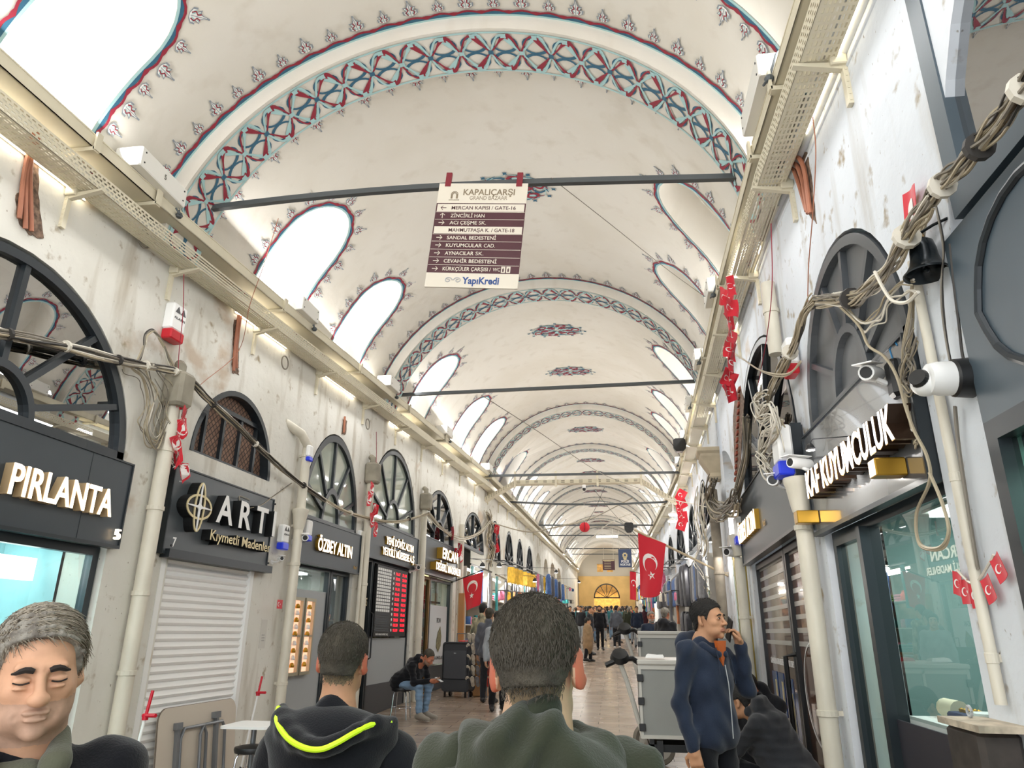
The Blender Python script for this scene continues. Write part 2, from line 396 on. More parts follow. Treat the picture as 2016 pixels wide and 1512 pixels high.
for k, (y0, y1, wins, dark) in enumerate(BAYW):
    full = k < 3; mb = MB()
    if k > 8: continue
    for (a, b) in wins:
        for left in (True, False):
            h = ang_hole(a, b, T0+.02, R(47), 14, left)
            path = [(u, v*RM) for u, v in ([h[1]]+h[2:]+[h[0]])]
            c = ((a+b)/2, (path[0][1]+path[len(path)//2][1])/2)
            def outw(p, i, path=path, c=c):
                (ax, ay), (bx, by) = path[i], path[i+1]; dx, dy = bx-ax, by-ay; l = math.hypot(dx, dy) or 1
                n = (dy/l, -dx/l)
                return n if n[0]*(p[0]-c[0])+n[1]*(p[1]-c[1]) > 0 else (-n[0], -n[1])
            crest(mb, path, outw, vfn(0), full, .24 if full else .3)
    # cresting beside the ribs
    for ye, s in ((y1, -1), (y0, 1)):
        if ye < 0: continue
        if k > 4 and s > 0: continue
        path = [(ye, RM*(R(9)+(PI-R(18))*i/60)) for i in range(61)]
        crest(mb, path, lambda p, i, s=s: (s, 0), vfn(0), full, .27 if s < 0 else .3)
    o = mb.build('painted_cresting', PAINT, ceil_parent)
for k, (a, b) in enumerate(RIBS[:8]):
    band(a+.03, b-.01, -.17, 28 if k < 2 else 14, k > 1).parent = ceil_parent
MED = [(8.44, .56), (13.9, .54), (16.7, .54), (22.9, .6), (28.2, .6), (31.0, .6), (36.3, .7), (42, .6), (45, .6), (50, .7), (55, .6)]
for k, (yc, r) in enumerate(MED):
    mb = MB(); f = vfn(0); sc = RM*PI/2
    def g(rad, th): return (yc+.62*rad*math.sin(th)*1.0, sc+rad*math.cos(th))
    nn = 12
    for j in range(nn):
        t0 = 2*PI*j/nn
        for mi, r0, r1, ph, e, bw in ((1, .12, .62, .0, .004, .6), (1, .5, .97, .26, .004, .7), (0, .25, .6, .3, .007, .5), (0, .55, .95, 0, .007, .5), (2, .15, .55, -.2, .005, .35), (2, .5, .98, .1, .005, .4), (2, .6, .9, -.35, .005, -.4)):
            pts = []; ws = []
            for i in range(9):
                x = i/8; rad = r*(r0+(r1-r0)*x); th = t0+ph+(bw*math.sin(PI*x))*(1 if j % 2 else -1)
                pts.append(g(rad, th)); ws.append(r*(.022+.06*math.sin(PI*x)**2))
            ribbon(mb, pts, ws, lambda x, y, e=e: f(x, y, e), mi)
        p = g(r*1.08, t0); rr = .055*r
        blob(mb, [(p[0]+rr*(1.4 if q % 2 else .7)*math.cos(q*PI/4), p[1]+rr*(1.4 if q % 2 else .7)*math.sin(q*PI/4)) for q in range(8)], lambda x, y: f(x, y, .004), 1)
    for rad, mi, w_ in ((.93, 2, .02), (.55, 1, .025), (.28, 0, .03)):
        ribbon(mb, [g(r*rad*(1+.05*math.cos(12*t)), t) for t in [2*PI*i/72 for i in range(73)]], [r*w_]*73, lambda x, y: f(x, y, .003), mi)
    mb.build('painted_medallion', PAINT, ceil_parent)

# ---- walls. openings: (y0,y1, springing z, apex z)
OPL = [(2.75, 5.60, 3.08, 4.36), (6.42, 8.15, None, None), (9.0, 10.93, 3.14, 4.50), (11.33, 13.9, 3.42, 4.92), (14.4, 16.9, 3.55, 4.72), (17.7, 20.2, 3.75, 4.75),
       (21, 23.4, 3.8, 5.0), (24.2, 26.4, 3.9, 5.1), (27.2, 29.4, 4.0, 5.2), (30.4, 33, 4.1, 5.3), (34, 37, 4.2, 5.4), (38, 41, 4.35, 5.5), (42, 46, 4.5, 5.7), (47, 51, 4.7, 5.8)]
OPR = [(.4, 2.95, 3.1, 4.6), (3.45, 5.42, 3.12, 4.14), (5.75, 9.15, 3.3, 4.62), (9.6, 13.2, 3.1, 4.4), (14, 17, 3.7, 4.8), (18, 21, 3.8, 5.0), (22, 25, 3.9, 5.1), (26, 29, 4.0, 5.2), (30.4, 33, 4.1, 5.3),
       (34, 37, 4.2, 5.4), (38, 41, 4.35, 5.5), (42, 46, 4.5, 5.7), (47, 51, 4.7, 5.8)]
def wallf(side):
    def fn(u, v, d): return (wx(side, u)+side*d, u, v)
    return fn
def vault_spring(y): return VZ+rise(y)+VB*math.sin(R(9))+.06
for side, OP, nm, mt in ((-1, OPL, 'wall_left', M_wallL), (1, OPR, 'wall_right', M_wallR)):
    holes = []
    for (a, b, vs, va) in OP:
        zb = fz(a)-.05
        if vs is None:
            holes.append([(a+.02, zb), (b-.12, zb), (b-.12, 2.5), (a+.02, 2.5)]); holes.append(arch_poly(6.5, 8.08, 3.42, 3.46, 4.27))
        else: holes.append(arch_poly(a, b, zb, vs, va, 20))
    mb = MB(); cuts = [-3, 11.1, 30, 52]
    for i in range(len(cuts)-1):
        hs = [h for h in holes if cuts[i] < h[0][0] < cuts[i+1]]
        # wall top follows the vault springing
        def fn(u, v, d, side=side):
            z = v if v < 4.9 else 4.9+(v-4.9)*(vault_spring(u)-4.9+.12)/.6
            return (wx(side, u)+side*d, u, z)
        hs2 = [[(u, v if v < 4.9 else 4.9+(v-4.9)*.6/(vault_spring(u)-4.9+.12)) for u, v in h] for h in hs]
        sheet(mb, (cuts[i], cuts[i+1], -.6, 5.5), hs2, fn, .6, .35, .38)
    # far continuation
    mb.add([(wx(side, 52), 52, 0), (wx(side, 52), 75, 0), (wx(side, 52), 75, 9), (wx(side, 52), 52, 9)], [(0, 1, 2, 3)])
    tag(mb.build(nm, mt, None), kind='structure')
# dark rooms behind the openings so that no daylight leaks in
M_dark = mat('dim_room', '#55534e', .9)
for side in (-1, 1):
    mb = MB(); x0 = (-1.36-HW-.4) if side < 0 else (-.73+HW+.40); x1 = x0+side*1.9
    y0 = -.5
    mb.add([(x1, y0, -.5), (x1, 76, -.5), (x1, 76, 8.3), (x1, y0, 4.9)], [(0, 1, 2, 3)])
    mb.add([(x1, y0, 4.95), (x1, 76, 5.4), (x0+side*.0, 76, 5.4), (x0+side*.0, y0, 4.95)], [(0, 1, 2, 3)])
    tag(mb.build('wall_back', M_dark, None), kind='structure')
# end wall with the gate
mb = MB(); yE = 75.0; x = xc(yE)
sheet(mb, (x-5, x+5, -1, 12), [arch_poly(x-1.3, x+1.3, fz(yE)-.1, fz(yE)+2.6, fz(yE)+4.0, 16), [(x-.9, 7.6), (x-.3, 7.6), (x-.3, 8.4), (x-.9, 8.4)], [(x+.1, 7.6), (x+.7, 7.6), (x+.7, 8.4), (x+.1, 8.4)]], lambda u, v, d: (u, yE+d, v), 1, 1, .6)
tag(mb.build('wall_back', mat('gate_wall', '#b9b5ac', .8), None), kind='structure')
# floor
def floor_mat():
    m = bpy.data.materials.new('marble_paving'); m.use_nodes = True; N = m.node_tree.nodes; L = m.node_tree.links; p = N['Principled BSDF']
    tc = N.new('ShaderNodeTexCoord'); mp = N.new('ShaderNodeMapping'); L.new(tc.outputs['Object'], mp.inputs[0])
    b = N.new('ShaderNodeTexBrick'); b.inputs['Scale'].default_value = 1; b.inputs['Brick Width'].default_value = .62; b.inputs['Row Height'].default_value = .24
    b.inputs['Mortar Size'].default_value = .006; b.inputs['Color1'].default_value = (*srgb('#a8988a'), 1); b.inputs['Color2'].default_value = (*srgb('#958474'), 1); b.inputs['Mortar'].default_value = (*srgb('#6e5a4a'), 1)
    L.new(mp.outputs[0], b.inputs[0])
    n = N.new('ShaderNodeTexNoise'); n.inputs['Scale'].default_value = 1.6; n.inputs['Detail'].default_value = 8; L.new(mp.outputs[0], n.inputs[0])
    r = N.new('ShaderNodeValToRGB'); r.color_ramp.elements[0].position = .3; r.color_ramp.elements[1].position = .75
    r.color_ramp.elements[0].color = (.80, .78, .76, 1); r.color_ramp.elements[1].color = (1.12, 1.1, 1.08, 1); L.new(n.outputs[0], r.inputs[0])
    x = N.new('ShaderNodeMix'); x.data_type = 'RGBA'; x.blend_type = 'MULTIPLY'; x.inputs[0].default_value = 1; L.new(b.outputs[0], x.inputs[6]); L.new(r.outputs[0], x.inputs[7])
    L.new(x.outputs[2], p.inputs['Base Color']); p.inputs['Roughness'].default_value = .22
    r2 = N.new('ShaderNodeMapRange'); r2.inputs[3].default_value = .16; r2.inputs[4].default_value = .34; L.new(n.outputs[0], r2.inputs[0]); L.new(r2.outputs[0], p.inputs['Roughness'])
    return m
mb = MB(); ys = [-4, 0]+[5*i for i in range(1, 16)]+[95]
for i in range(len(ys)-1):
    a, b = ys[i], ys[i+1]; mb.add([(-6.5, a, fz(a)), (4.3, a, fz(a)), (4.3, b, fz(b)), (-6.5, b, fz(b))], [(0, 1, 2, 3)])
tag(mb.build('floor', floor_mat(), None), kind='structure')
# ================================================================ uplight strips added on the ledges to light the vault, tubes under the trays
for side in (-1, 1):
    for (a, b) in ((-2.5, 1.5), (1.5, 5.5), (6, 11), (12, 19.5), (20.5, 33), (34, 52), (52, 74)):
        ym = (a+b)/2; L_ = (b-a)
        z = 5.36+.035*(ym-5.85)+.30
        tilt = R(-64)*side
        area('added_uplight', (wx(side, ym)-side*.16, ym, z), (PI+math.atan(.035)*0, tilt, 0), .08, L_, 9.5*L_, (1, .995, .985))
        area('ledge_downlight', (wx(side, ym)-side*.33, ym, 5.02+.035*(ym-5.85)), (0, R(28)*side, 0), .06, L_, 4.6*L_, (1, .995, .99))
# ================================================================ ledge beams, perforated cable trays, brackets, tie rods
M_ivory = mat('ivory_metal', '#d9d1ba', .45, vary=.05, vscale=2)
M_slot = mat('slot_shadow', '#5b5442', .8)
M_lamp = mat('lamp_glow', '#fff6e6', .5, emis=9)
M_iron = mat('grey_tie_rod', '#54585a', .5, metal=.3)
M_black = mat('black_plastic', '#17181a', .4); M_wbox = mat('white_box', '#e9e7e0', .4)
def along(side, y0, y1, off0, off1, z0, z1, mb, step=2.0):
    """box running along a wall; off = distance from the wall face, z follows the street's rise"""
    n = max(1, int((y1-y0)/step)); rings = []
    for i in range(n+1):
        y = y0+(y1-y0)*i/n; r = rise(y)
        rings.append([(wx(side, y)-side*o, y, z+r) for o, z in ((off0, z0), (off1, z0), (off1, z1), (off0, z1))])
    mb.loft(rings if side > 0 else [q[::-1] for q in rings])
ZT, ZB = 5.07, 5.36
def channel(side, y0, y1, o0, o1, z0, z1, mb, t=.012, lip=.02):
    along(side, y0, y1, o0, o1, z0, z0+t, mb); along(side, y0, y1, o1-t, o1, z0, z1, mb); along(side, y0, y1, o0, o0+t, z0, z1, mb)
    along(side, y0, y1, o1-lip, o1+.004, z1, z1+t, mb)
SEG = [(-2.6, -.2), (-.2, 2.2), (2.2, 4.2), (4.2, 5.0), (5.0, 7.45), (7.45, 9.9), (9.9, 12.3), (12.3, 14.8), (14.8, 17.2), (17.2, 19.6), (19.6, 24), (24, 30), (30, 38), (38, 50), (50, 73)]
for side in (-1, 1):
    nm = 'far' ; wd = 'wall with the shop arches and lit shop number 5' if side < 0 else 'wall with the hanging bell'
    led = thing('ledge_beam', 'ivory box ledge running under the vault above the %s' % ('shuttered shop and row of fanlights' if side < 0 else 'brass bell and tangled cables'), 'beam', group=None)
    for a, b in SEG:
        mb = MB(); channel(side, a+.01, b-.01, .05, .27, ZB, ZB+.11, mb); mb.build('box_segment', M_ivory, led)
    for a, b in SEG[2:11]:
        mb = MB(); y = b; r = rise(y)
        for o0, o1, z0, z1 in ((.02, .30, ZB-.04, ZB-.005), (.29, .31, ZB-.03, ZB+.13)):
            along(side, y-.03, y+.03, o0, o1, z0, z1, mb, 1)
        mb.build('joint_bracket', M_ivory, led)
    tr = thing('cable_tray', 'perforated ivory cable tray on brackets %s' % ('above the shutter and fanlights' if side < 0 else 'above the bell and grey fanlight'), 'cable tray')
    for a, b in SEG:
        mb = MB(); t = .004; o0, o1 = .06, .27
        if b < 13:
            # bottom strip and inner side with real rows of slots: solid rails between slot rows
            rows = [(0, .014), (.026, .04), (.052, .066), (.078, .094), (.106, .12), (.132, .146), (.158, .172), (.184, .21)]
            for q0, q1 in rows: along(side, a, b, o0+q0, o0+q1, ZT, ZT+t, mb, 2)
            for i in range(len(rows)-1):
                y = a+.012
                while y < b:
                    along(side, y, min(b, y+.022), o0+rows[i][1], o0+rows[i+1][0], ZT, ZT+t, mb, 9); y += .062
            rz = [(0, .012), (.028, .044), (.060, .076), (.092, .105), (.121, .14)]
            for q0, q1 in rz: along(side, a, b, o1-t, o1, ZT+q0, ZT+q1, mb, 2)
            for i in range(len(rz)-1):
                y = a+.03*(i % 2)
                while y < b:
                    along(side, y, min(b, y+.02), o1-t, o1, ZT+rz[i][1], ZT+rz[i+1][0], mb, 9); y += .055
            along(side, a, b, o0, o0+t, ZT, ZT+.1, mb, 2)
        else:
            along(side, a, b, o0, o1, ZT, ZT+t*2, mb); along(side, a, b, o1-t, o1, ZT, ZT+.14, mb)
        mb.build('tray_segment', M_ivory, tr)
    # brackets
    by = [3.0, 4.35, 5.75, 7.35, 9.05, 10.8, 12.4, 14, 15.6, 17.2, 18.8, 20.6, 22.6, 24.6, 27, 30, 33, 36] if side < 0 else [2.2, 3.66, 5.0, 6.6, 8.2, 9.8, 11.4, 13, 14.6, 16.2, 18, 20, 22, 24, 27, 30, 33, 36]
    br0 = None
    for i, y in enumerate(by):
        M = WL(side, y, 5.04+rise(y)) @ Matrix.Rotation(PI, 4, 'Z')   # local y now points out of the wall
        near = ['above the lit shop number 5', 'above the big dark fanlight', 'beside the first wall siren', 'above the arched mesh window'] if side < 0 else ['over the teal-framed window', 'over the fanlight beside the bell', 'over the grey fanlight', 'above the yellow-marked pipe']
        lb = ('ivory slotted cantilever bracket carrying the tray %s' % near[i-1] if 0 < i < 5 and i-1 < len(near) else 'ivory slotted bracket in the receding row under the cable tray, %s side wall' % ('shutter' if side < 0 else 'bell'))
        if br0 is None or i == 0:
            br = thing('tray_bracket', lb, 'bracket', group='tray brackets of the %s side' % ('shutter' if side < 0 else 'bell'))
            mb = MB(); mb.add([(-.02, 0, 0), (.02, 0, 0), (.02, .31, .03), (-.02, .31, .03), (-.02, 0, -.05), (.02, 0, -.05), (.02, .31, .012), (-.02, .31, .012)], [(3, 2, 1, 0), (4, 5, 6, 7), (0, 1, 5, 4), (1, 2, 6, 5), (2, 3, 7, 6), (3, 0, 4, 7)]); a1 = mb.build('arm', M_ivory, br)
            mb = MB(); mb.box(-.022, .022, 0, .03, -.30, .06)
            for q in range(6): mb.box(-.026, .026, .008, .02, -.28+q*.045, -.265+q*.045)
            mb.build('upright', M_ivory, br); mb = MB(); mb.bbox(-.045, .045, 0, .10, -.02, .09, .008); mb.build('wall_plate', M_ivory, br)
            br0 = br
        else: br = copy_tree(br0); br['label'] = lb
        br.matrix_world = M
    # LED tubes between tray and wall
    for a in ([1.1, 3.3, 6.9, 9.2, 12, 15, 18] if side < 0 else [.6, 3.2, 5.6, 8.0, 11, 14, 17]):
        t = thing('tube_lamp', 'glowing white tube lamp between tray and wall, %s' % ('shutter side' if side < 0 else 'bell side'), 'lamp', group='tube lamps hidden behind the trays, %s side' % ('shutter' if side < 0 else 'bell'))
        mb = MB(); along(side, a, a+1.2, .012, .045, ZT+.03, ZT+.06, mb, .6); mb.build('tube', M_lamp, t)
        mb = MB(); along(side, a-.02, a+1.22, .0, .012, ZT+.02, ZT+.07, mb, .6); mb.build('holder', M_wbox, t)
# plaster roll moulding on the bell side wall under the vault
mb = MB()
for o, z in ((.035, 5.0), (.02, 4.9)):
    mb.tube([(wx(1, y)-o+.03, y, z+rise(y)+.12) for y in [x*.5 for x in range(-4, 50)]], .035 if o > .03 else .02, 8)
tag(mb.build('trim_12', M_wallR, None, 60), kind='structure')

# floodlight boxes standing on the ledges
fb0 = None
boxes = [(-1, 4.35), (-1, 4.95), (-1, 8.0), (-1, 11.3), (-1, 14.9), (-1, 19.3), (1, 4.55), (1, 8.1), (1, 10.6), (1, 13.2), (1, 16), (1, 19)]
bl = ['white floodlight box over the big dark fanlight', 'long white floodlight box marked 5 where the first tie rod meets the ledge', 'white floodlight box above the arched mesh window', 'white floodlight box where the second tie rod meets the ledge, fanlight side',
      'small white floodlight box past the second tie rod, fanlight side', 'white floodlight box where the third tie rod meets the ledge', 'large ivory floodlight box over the grey-framed fanlight', 'ivory floodlight box past the first tie rod, bell side',
      'ivory floodlight box where the second tie rod lands, bell side', 'small ivory floodlight box above the red pennants', 'small ivory floodlight box near the black loudspeaker', 'small ivory floodlight box near the third tie rod']
for i, (side, y) in enumerate(boxes):
    if i == 0: continue
    M = WL(side, y, ZB+.12+rise(y)) @ Matrix.Rotation(PI, 4, 'Z'); t = thing('floodlight_box', bl[i], 'floodlight', M, 'floodlight boxes on the ledges')
    L_ = .34 if i in (1, 6) else .24
    mb = MB(); mb.bbox(-L_, L_, .10, .36, 0, .19, .01); mb.build('case', M_wbox, t)
    for x in (-L_+.05, L_-.05):
        for z in (.05, .15): mb = MB(); mb.cyl((x, .36, z), (x, .365, z), .008, 6); mb.build('screw', M_black, t)
    mb = MB(); mb.tube([(-L_-.01, .2, .19), (-L_-.05, .24, .12), (-L_-.04, .27, .03), (-L_-.02, .3, -.05), (-L_+.03, .33, -.07), (-L_+.06, .31, -.03)], .009, 6); mb.sphere((-L_-.02, .3, -.06), .035, 8, None, .9); mb.build('cable_gland', mat('dark_grey', '#4c5357', .5), t)
    if i == 1: text('lettering', '5', None, .05, mat('faint_grey', '#77746c', .6), t, 0, 0, .08, M=Matrix.Translation((0, .362, 0)) @ Matrix.Rotation(PI, 4, 'Z'))
# tie rods
rods = [((400, 412), (1440, 350), 5.8, .055, 'bent grey iron tie rod carrying the street direction sign'), ((780, 778), (1335, 752), 12.35, .055, 'straight grey tie rod past the second painted arch'), ((955, 937), (1330, 930), 19.4, .06, 'grey tie rod above the ivory cable bridge'),
        ((1000, 988), (1300, 988), 24.2, .06, 'sagging grey tie rod below the hanging camera'), ((1055, 1034), (1280, 1034), 33, .06, 'thin tie rod behind the red paper ball'), ((1083, 1054), (1260, 1054), 38, .06, 'thin tie rod carrying a glowing tube'),
        ((1130, 1080), (1245, 1080), 52, .07, 'thin far tie rod above the police board'), ((1145, 1091), (1242, 1091), 60, .07, 'farthest thin tie rod in front of the gate')]
for i, (p, q, y, r, lb) in enumerate(rods):
    a, b = at_y(*p, y), at_y(*q, y); mb = MB(); pts = []
    a.x = min(a.x, wx(-1, y)+.28); b.x = max(b.x, wx(1, y)-.22)
    for j in range(13):
        t = j/12; v = a.lerp(b, t)
        if i == 0: v.z += .10*math.sin(PI*t)**1 * (1.25-t*.6)
        if i == 3: v.z -= .09*math.sin(PI*t)
        pts.append(v)
    rings = [[(v.x, v.y-r/2, v.z-r/2), (v.x, v.y+r/2, v.z-r/2), (v.x, v.y+r/2, v.z+r/2), (v.x, v.y-r/2, v.z+r/2)] for v in pts]
    mb.loft(rings); tag(mb.build('tie_rod', M_iron, None), lb, 'tie rod')
# ================================================================ shop fronts
M_anth = mat('anthracite_metal', '#3d444a', .42, metal=.15, vary=.06, vscale=1.5); M_anth2 = mat('anthracite_panel', '#4c5256', .35, vary=.04)
M_frame = mat('dark_frame', '#2b3136', .35, metal=.2); M_lg = mat('light_grey_panel', '#a7abad', .4); M_dsk = mat('dark_grey_skirting', '#4a4a4c', .6)
M_litw = mat('letter_lit_white', '#fff0d8', .5, emis=1.5); M_litb = mat('letter_lit_bluewhite', '#eef2ff', .5, emis=1.6); M_gold = mat('letter_gold', '#b98f35', .3, metal=.75)
M_letw = mat('letter_white', '#f0f0ee', .5); M_letk = mat('letter_side_black', '#0c0d0e', .5); M_brown = mat('letter_side_brown', '#3a2a20', .3, metal=.4)
M_pale = mat('pale_gold_face', '#cfc096', .35, metal=.4); M_wood = mat('oak_wood', '#a8743c', .45, vary=.15, vscale=6, stretch=(1, 1, .15))
G_refl = glass('dark_mirror_glass', '#454c53', .58); G_pale = glass('pale_glass', '#b8c4bc', .28); G_shop = glass('shop_glass', '#dfeae6', .22); G_far = glass('clear_glass', '#e4ece8', .12)
M_room = mat('shop_back_wall', '#8f918d', .8, vary=.1); M_teal2 = mat('teal_glow', '#bfe9ea', .5, emis=.9); M_panelw = mat('bright_light_panel', '#f2fffd', .5, emis=5)

def sign(side, y0, y1, z0, z1, label, m=M_anth, dep=.07, bevel=.0):
    yl = y0 if side < 0 else y1; w = y1-y0; T = thing('shop_sign', label, 'sign', WL(side, yl, z0)); mb = MB(); h = z1-z0
    mb.box(0, w, -dep, .03, 0, h); mb.build('board', m, T)
    mb = MB(); e = .014
    for a in ((-e, w+e, -dep-.012, .0, -e*2, 0), (-e, w+e, -dep-.012, .0, h, h+e), (-e, 0, -dep-.012, 0, 0, h), (w, w+e, -dep-.012, 0, 0, h)): mb.box(*a)
    mb.build('frame', M_frame, T); T['w'] = w; return T
def fanlight(side, y0, y1, zs, za, label, gl=G_refl, spokes=(22, 52, 90, 128, 158), hub=.30, fm=M_frame, bar=.05, opaque=None, depth=.05, zb=None):
    yl = y0 if side < 0 else y1; w = y1-y0; a = w/2; h = za-zs; T = thing('fanlight_window', label, 'window', WL(side, yl, zs)); n = 36; zb = (zb or 0)
    def E(t, k, y): return (a+(a*k)*math.cos(t), y, max(0, (h*k)*math.sin(t))+0)
    mb = MB(); r = bar/a
    rings = [[E(PI*i/n, k, y) for k, y in ((1.0, depth-.05), (1-r*1.3, depth-.05), (1-r*1.3, depth+.03), (1.0, depth+.03))] for i in range(n+1)]
    mb.loft(rings); mb.box(0, w, depth-.05, depth+.03, -.02, bar); mb.build('rim', fm, T)
    hk = hub
    mb = MB(); rings = [[(a+a*k*math.cos(PI*i/20), y, h*k*1.25*math.sin(PI*i/20)) for k, y in ((hk, depth-.045), (hk-r*.9, depth-.045), (hk-r*.9, depth+.02), (hk, depth+.02))] for i in range(21)]
    mb.loft(rings); mb.build('hub_arch', fm, T)
    for s in spokes:
        t = R(s); c, sn = math.cos(t), math.sin(t)
        # elliptical param end points
        p0 = Vector((a+a*hk*c, depth, h*hk*1.25*sn)); p1 = Vector((a+a*(1-r)*c, depth, h*(1-r)*sn))
        d = (p1-p0).normalized(); q = Vector((-d.z, 0, d.x))*bar*.42; mb = MB()
        mb.loft([[p+q+Vector((0, -.04, 0)), p-q+Vector((0, -.04, 0)), p-q+Vector((0, .02, 0)), p+q+Vector((0, .02, 0))] for p in (p0, p1)]); mb.build('spoke', fm, T)
    mb = MB(); v = [(a, depth, 0)]+[E(PI*i/n, .98, depth) for i in range(n+1)]; mb.add(v, [(0, i+1, i+2) for i in range(n)][::-1]); mb.build('pane', opaque or gl, T)
    return T
def front(side, y0, y1, zt, label, name='storefront', cat='shop front'):
    yl = y0 if side < 0 else y1; zf = fz(y0)
    T = thing(name, label, cat, WL(side, yl, zf)); T['w'] = y1-y0; T['h'] = zt-zf; return T
def fr(T, x0, x1, z0, z1, b=.05, y=.08, name='frame', m=M_frame):
    mb = MB()
    for q in ((x0, x0+b, z0, z1), (x1-b, x1, z0, z1), (x0+b, x1-b, z0, z0+b), (x0+b, x1-b, z1-b, z1)): mb.box(q[0], q[1], y-.03, y+.04, q[2], q[3])
    return mb.build(name, m, T)
def pl(T, x0, x1, z0, z1, m, y=.09, name='panel', t=.01):
    mb = MB(); mb.box(x0, x1, y, y+t, z0, z1); return mb.build(name, m, T)
def pane(T, x0, x1, z0, z1, m, y=.09, name='pane'):
    mb = MB(); mb.add([(x0, y, z0), (x1, y, z0), (x1, y, z1), (x0, y, z1)], [(0, 1, 2, 3)]); return mb.build(name, m, T)
def room(side, y0, y1, zt, m, dep=1.3, ceil=None, light=0, col=(1, .97, .92)):
    yl = y0 if side < 0 else y1; w = y1-y0; M = WL(side, yl, fz(y0)); h = zt-fz(y0); mb = MB(); y = .39
    mb.add([(0, y, 0), (0, dep, 0), (0, dep, h), (0, y, h), (w, y, 0), (w, dep, 0), (w, dep, h), (w, y, h)], [(0, 3, 2, 1), (4, 5, 6, 7), (1, 2, 6, 5), (0, 1, 5, 4), (3, 7, 6, 2)])
    o = mb.build('wall_back', m, None); o.matrix_world = M; tag(o, kind='structure')
    if light:
        c = M @ Vector((w/2, .85, h-.06)); area('shop_lamp', c, (0, 0, 0), w*.6, .5, light, col)
        T = thing('ceiling_panel_light', 'glowing panel light in the ceiling of the shop behind the glass, %s' % ceil, 'lamp', M); mb = MB(); mb.box(w*.15, w*.85, .6, 1.1, h-.05, h-.01); mb.build('diffuser', M_panelw, T)
        mb = MB(); mb.box(w*.13, w*.87, .57, 1.13, h-.02, h-.002); mb.build('housing', M_wbox, T)
    return M

# ---- number 5 : lit jeweller, sign PIRLANTA
T = sign(-1, 2.75, 5.63, 2.37, 3.06, 'anthracite shop sign with glowing PIRLANTA lettering and number 5')
text('lettering', 'L PIRLANTA', 1.24, .215, M_litw, T, 2.63, -.14, .205, ex=.006, bold=.012, align='RIGHT')
text('lettering_back', 'L PIRLANTA', 1.24, .215, mat('letter_side_sand', '#b09a78', .4), T, 2.63, -.07, .205, ex=.066, bold=.012, align='RIGHT')
text('number', '5', .055, .085, M_litw, T, 2.79, -.10, .04, ex=.03, bold=.01)
for k in (2.38,): mb = MB(); mb.box(k, k+.004, -.0725, -.069, 0, .69); mb.build('panel_seam', M_frame, T)
fanlight(-1, 2.78, 5.58, 3.10, 4.33, 'big dark mirror-glass fanlight over the glowing number 5 shop', hub=.27, bar=.062)
F = front(-1, 2.75, 5.6, 2.35, 'dark framed glass shop front below the glowing number 5 sign')
W, H = F['w'], F['h']; fr(F, .02, W-.02, .0, H, .07)
pane(F, .09, W-.1, .5, H-.07, G_far); pl(F, .09, W-.1, .0, .5, M_anth2)
M = room(-1, 2.77, 5.58, 2.5, mat('aqua_shop_wall', '#a9cfd4', .6), .95, 'number 5', 60, (.82, 1, 1))
D = thing('display_case', 'pale blue glass display cabinet with dark slanted stands inside the number 5 shop', 'display case', M)
for x in (.5, 1.35, 2.2):
    mb = MB(); mb.box(x, x+.09, .55, .68, .0, 2.05); mb.build('post', mat('pale_blue_metal', '#7fa6c0', .35), D)
mb = MB(); mb.box(.2, 2.7, .5, .9, .55, .60); mb.box(.2, 2.7, .5, .9, 1.25, 1.27); mb.build('shelf', mat('glass_shelf', '#b8dcdc', .15), D)
pl(D, .2, 2.7, 1.98, 2.16, M_panelw, .52, 'light_strip', .03)
mb = MB(); mb.prism([(1.75, .65), (2.6, .65), (2.6, 1.15), (2.3, 1.55), (2.1, 1.6), (1.72, 1.2)], .66, .70); mb.build('dark_stand', M_anth, D)
for k in range(9):
    t = thing('jewellery_bust', 'small white jewellery display bust on the glass shelf of the number 5 shop', 'display stand', M @ Matrix.Translation((.35+.27*k, .62, .60+(.67 if k % 2 else 0))), 'display busts in the number 5 shop')
    mb = MB(); mb.lathe([(.05, 0), (.045, .01), (.018, .03), (.02, .09), (.05, .13), (.055, .18), (.03, .215), (.018, .24), (.019, .27), (.001, .275)], 12); mb.build('bust', M_letw, t, True)
    mb = MB(); mb.tube([(.04*math.cos(j), -.03-.025*math.sin(j) if math.sin(j) < 0 else -.045, .2-.05*abs(math.sin(j))) for j in [PI*i/8 for i in range(9)]], .004, 5); mb.build('necklace', M_gold, t)

# ---- number 7 : ARTI, shuttered
T = sign(-1, 6.26, 8.18, 2.40, 3.20, 'anthracite ARTI sign with a golden ring emblem above the closed white shutter', M_anth2, .05)
x7 = lambda y: y*.967-6.26
def ring_shape(a, b, t, n=28):
    return [(a*math.cos(2*PI*i/n), b*math.sin(2*PI*i/n)) for i in range(n)], [((a-t)*math.cos(2*PI*i/n), (b-t)*math.sin(2*PI*i/n)) for i in range(n)]
def ringmb(mb, cx, cz, a, b, t, y0, y1, n=28):
    o, i = ring_shape(a, b, t, n); k = n; v = []
    for y in (y0, y1): v += [(cx+p[0], y, cz+p[1]) for p in o]+[(cx+p[0], y, cz+p[1]) for p in i]
    f = []
    for j in range(n):
        q = (j+1) % n; f += [(j, q, k+q, k+j), (2*k+j, 3*k+j, 3*k+q, 2*k+q), (j, 2*k+j, 2*k+q, q), (k+j, k+q, 3*k+q, 3*k+j)]
    mb.add(v, f)
mb = MB(); cx, cz = x7(6.79), .45
ringmb(mb, cx, cz, .085, .245, .022, -.165, -.155); ringmb(mb, cx, cz, .21, .125, .022, -.163, -.153); mb.build('emblem', M_pale, T)
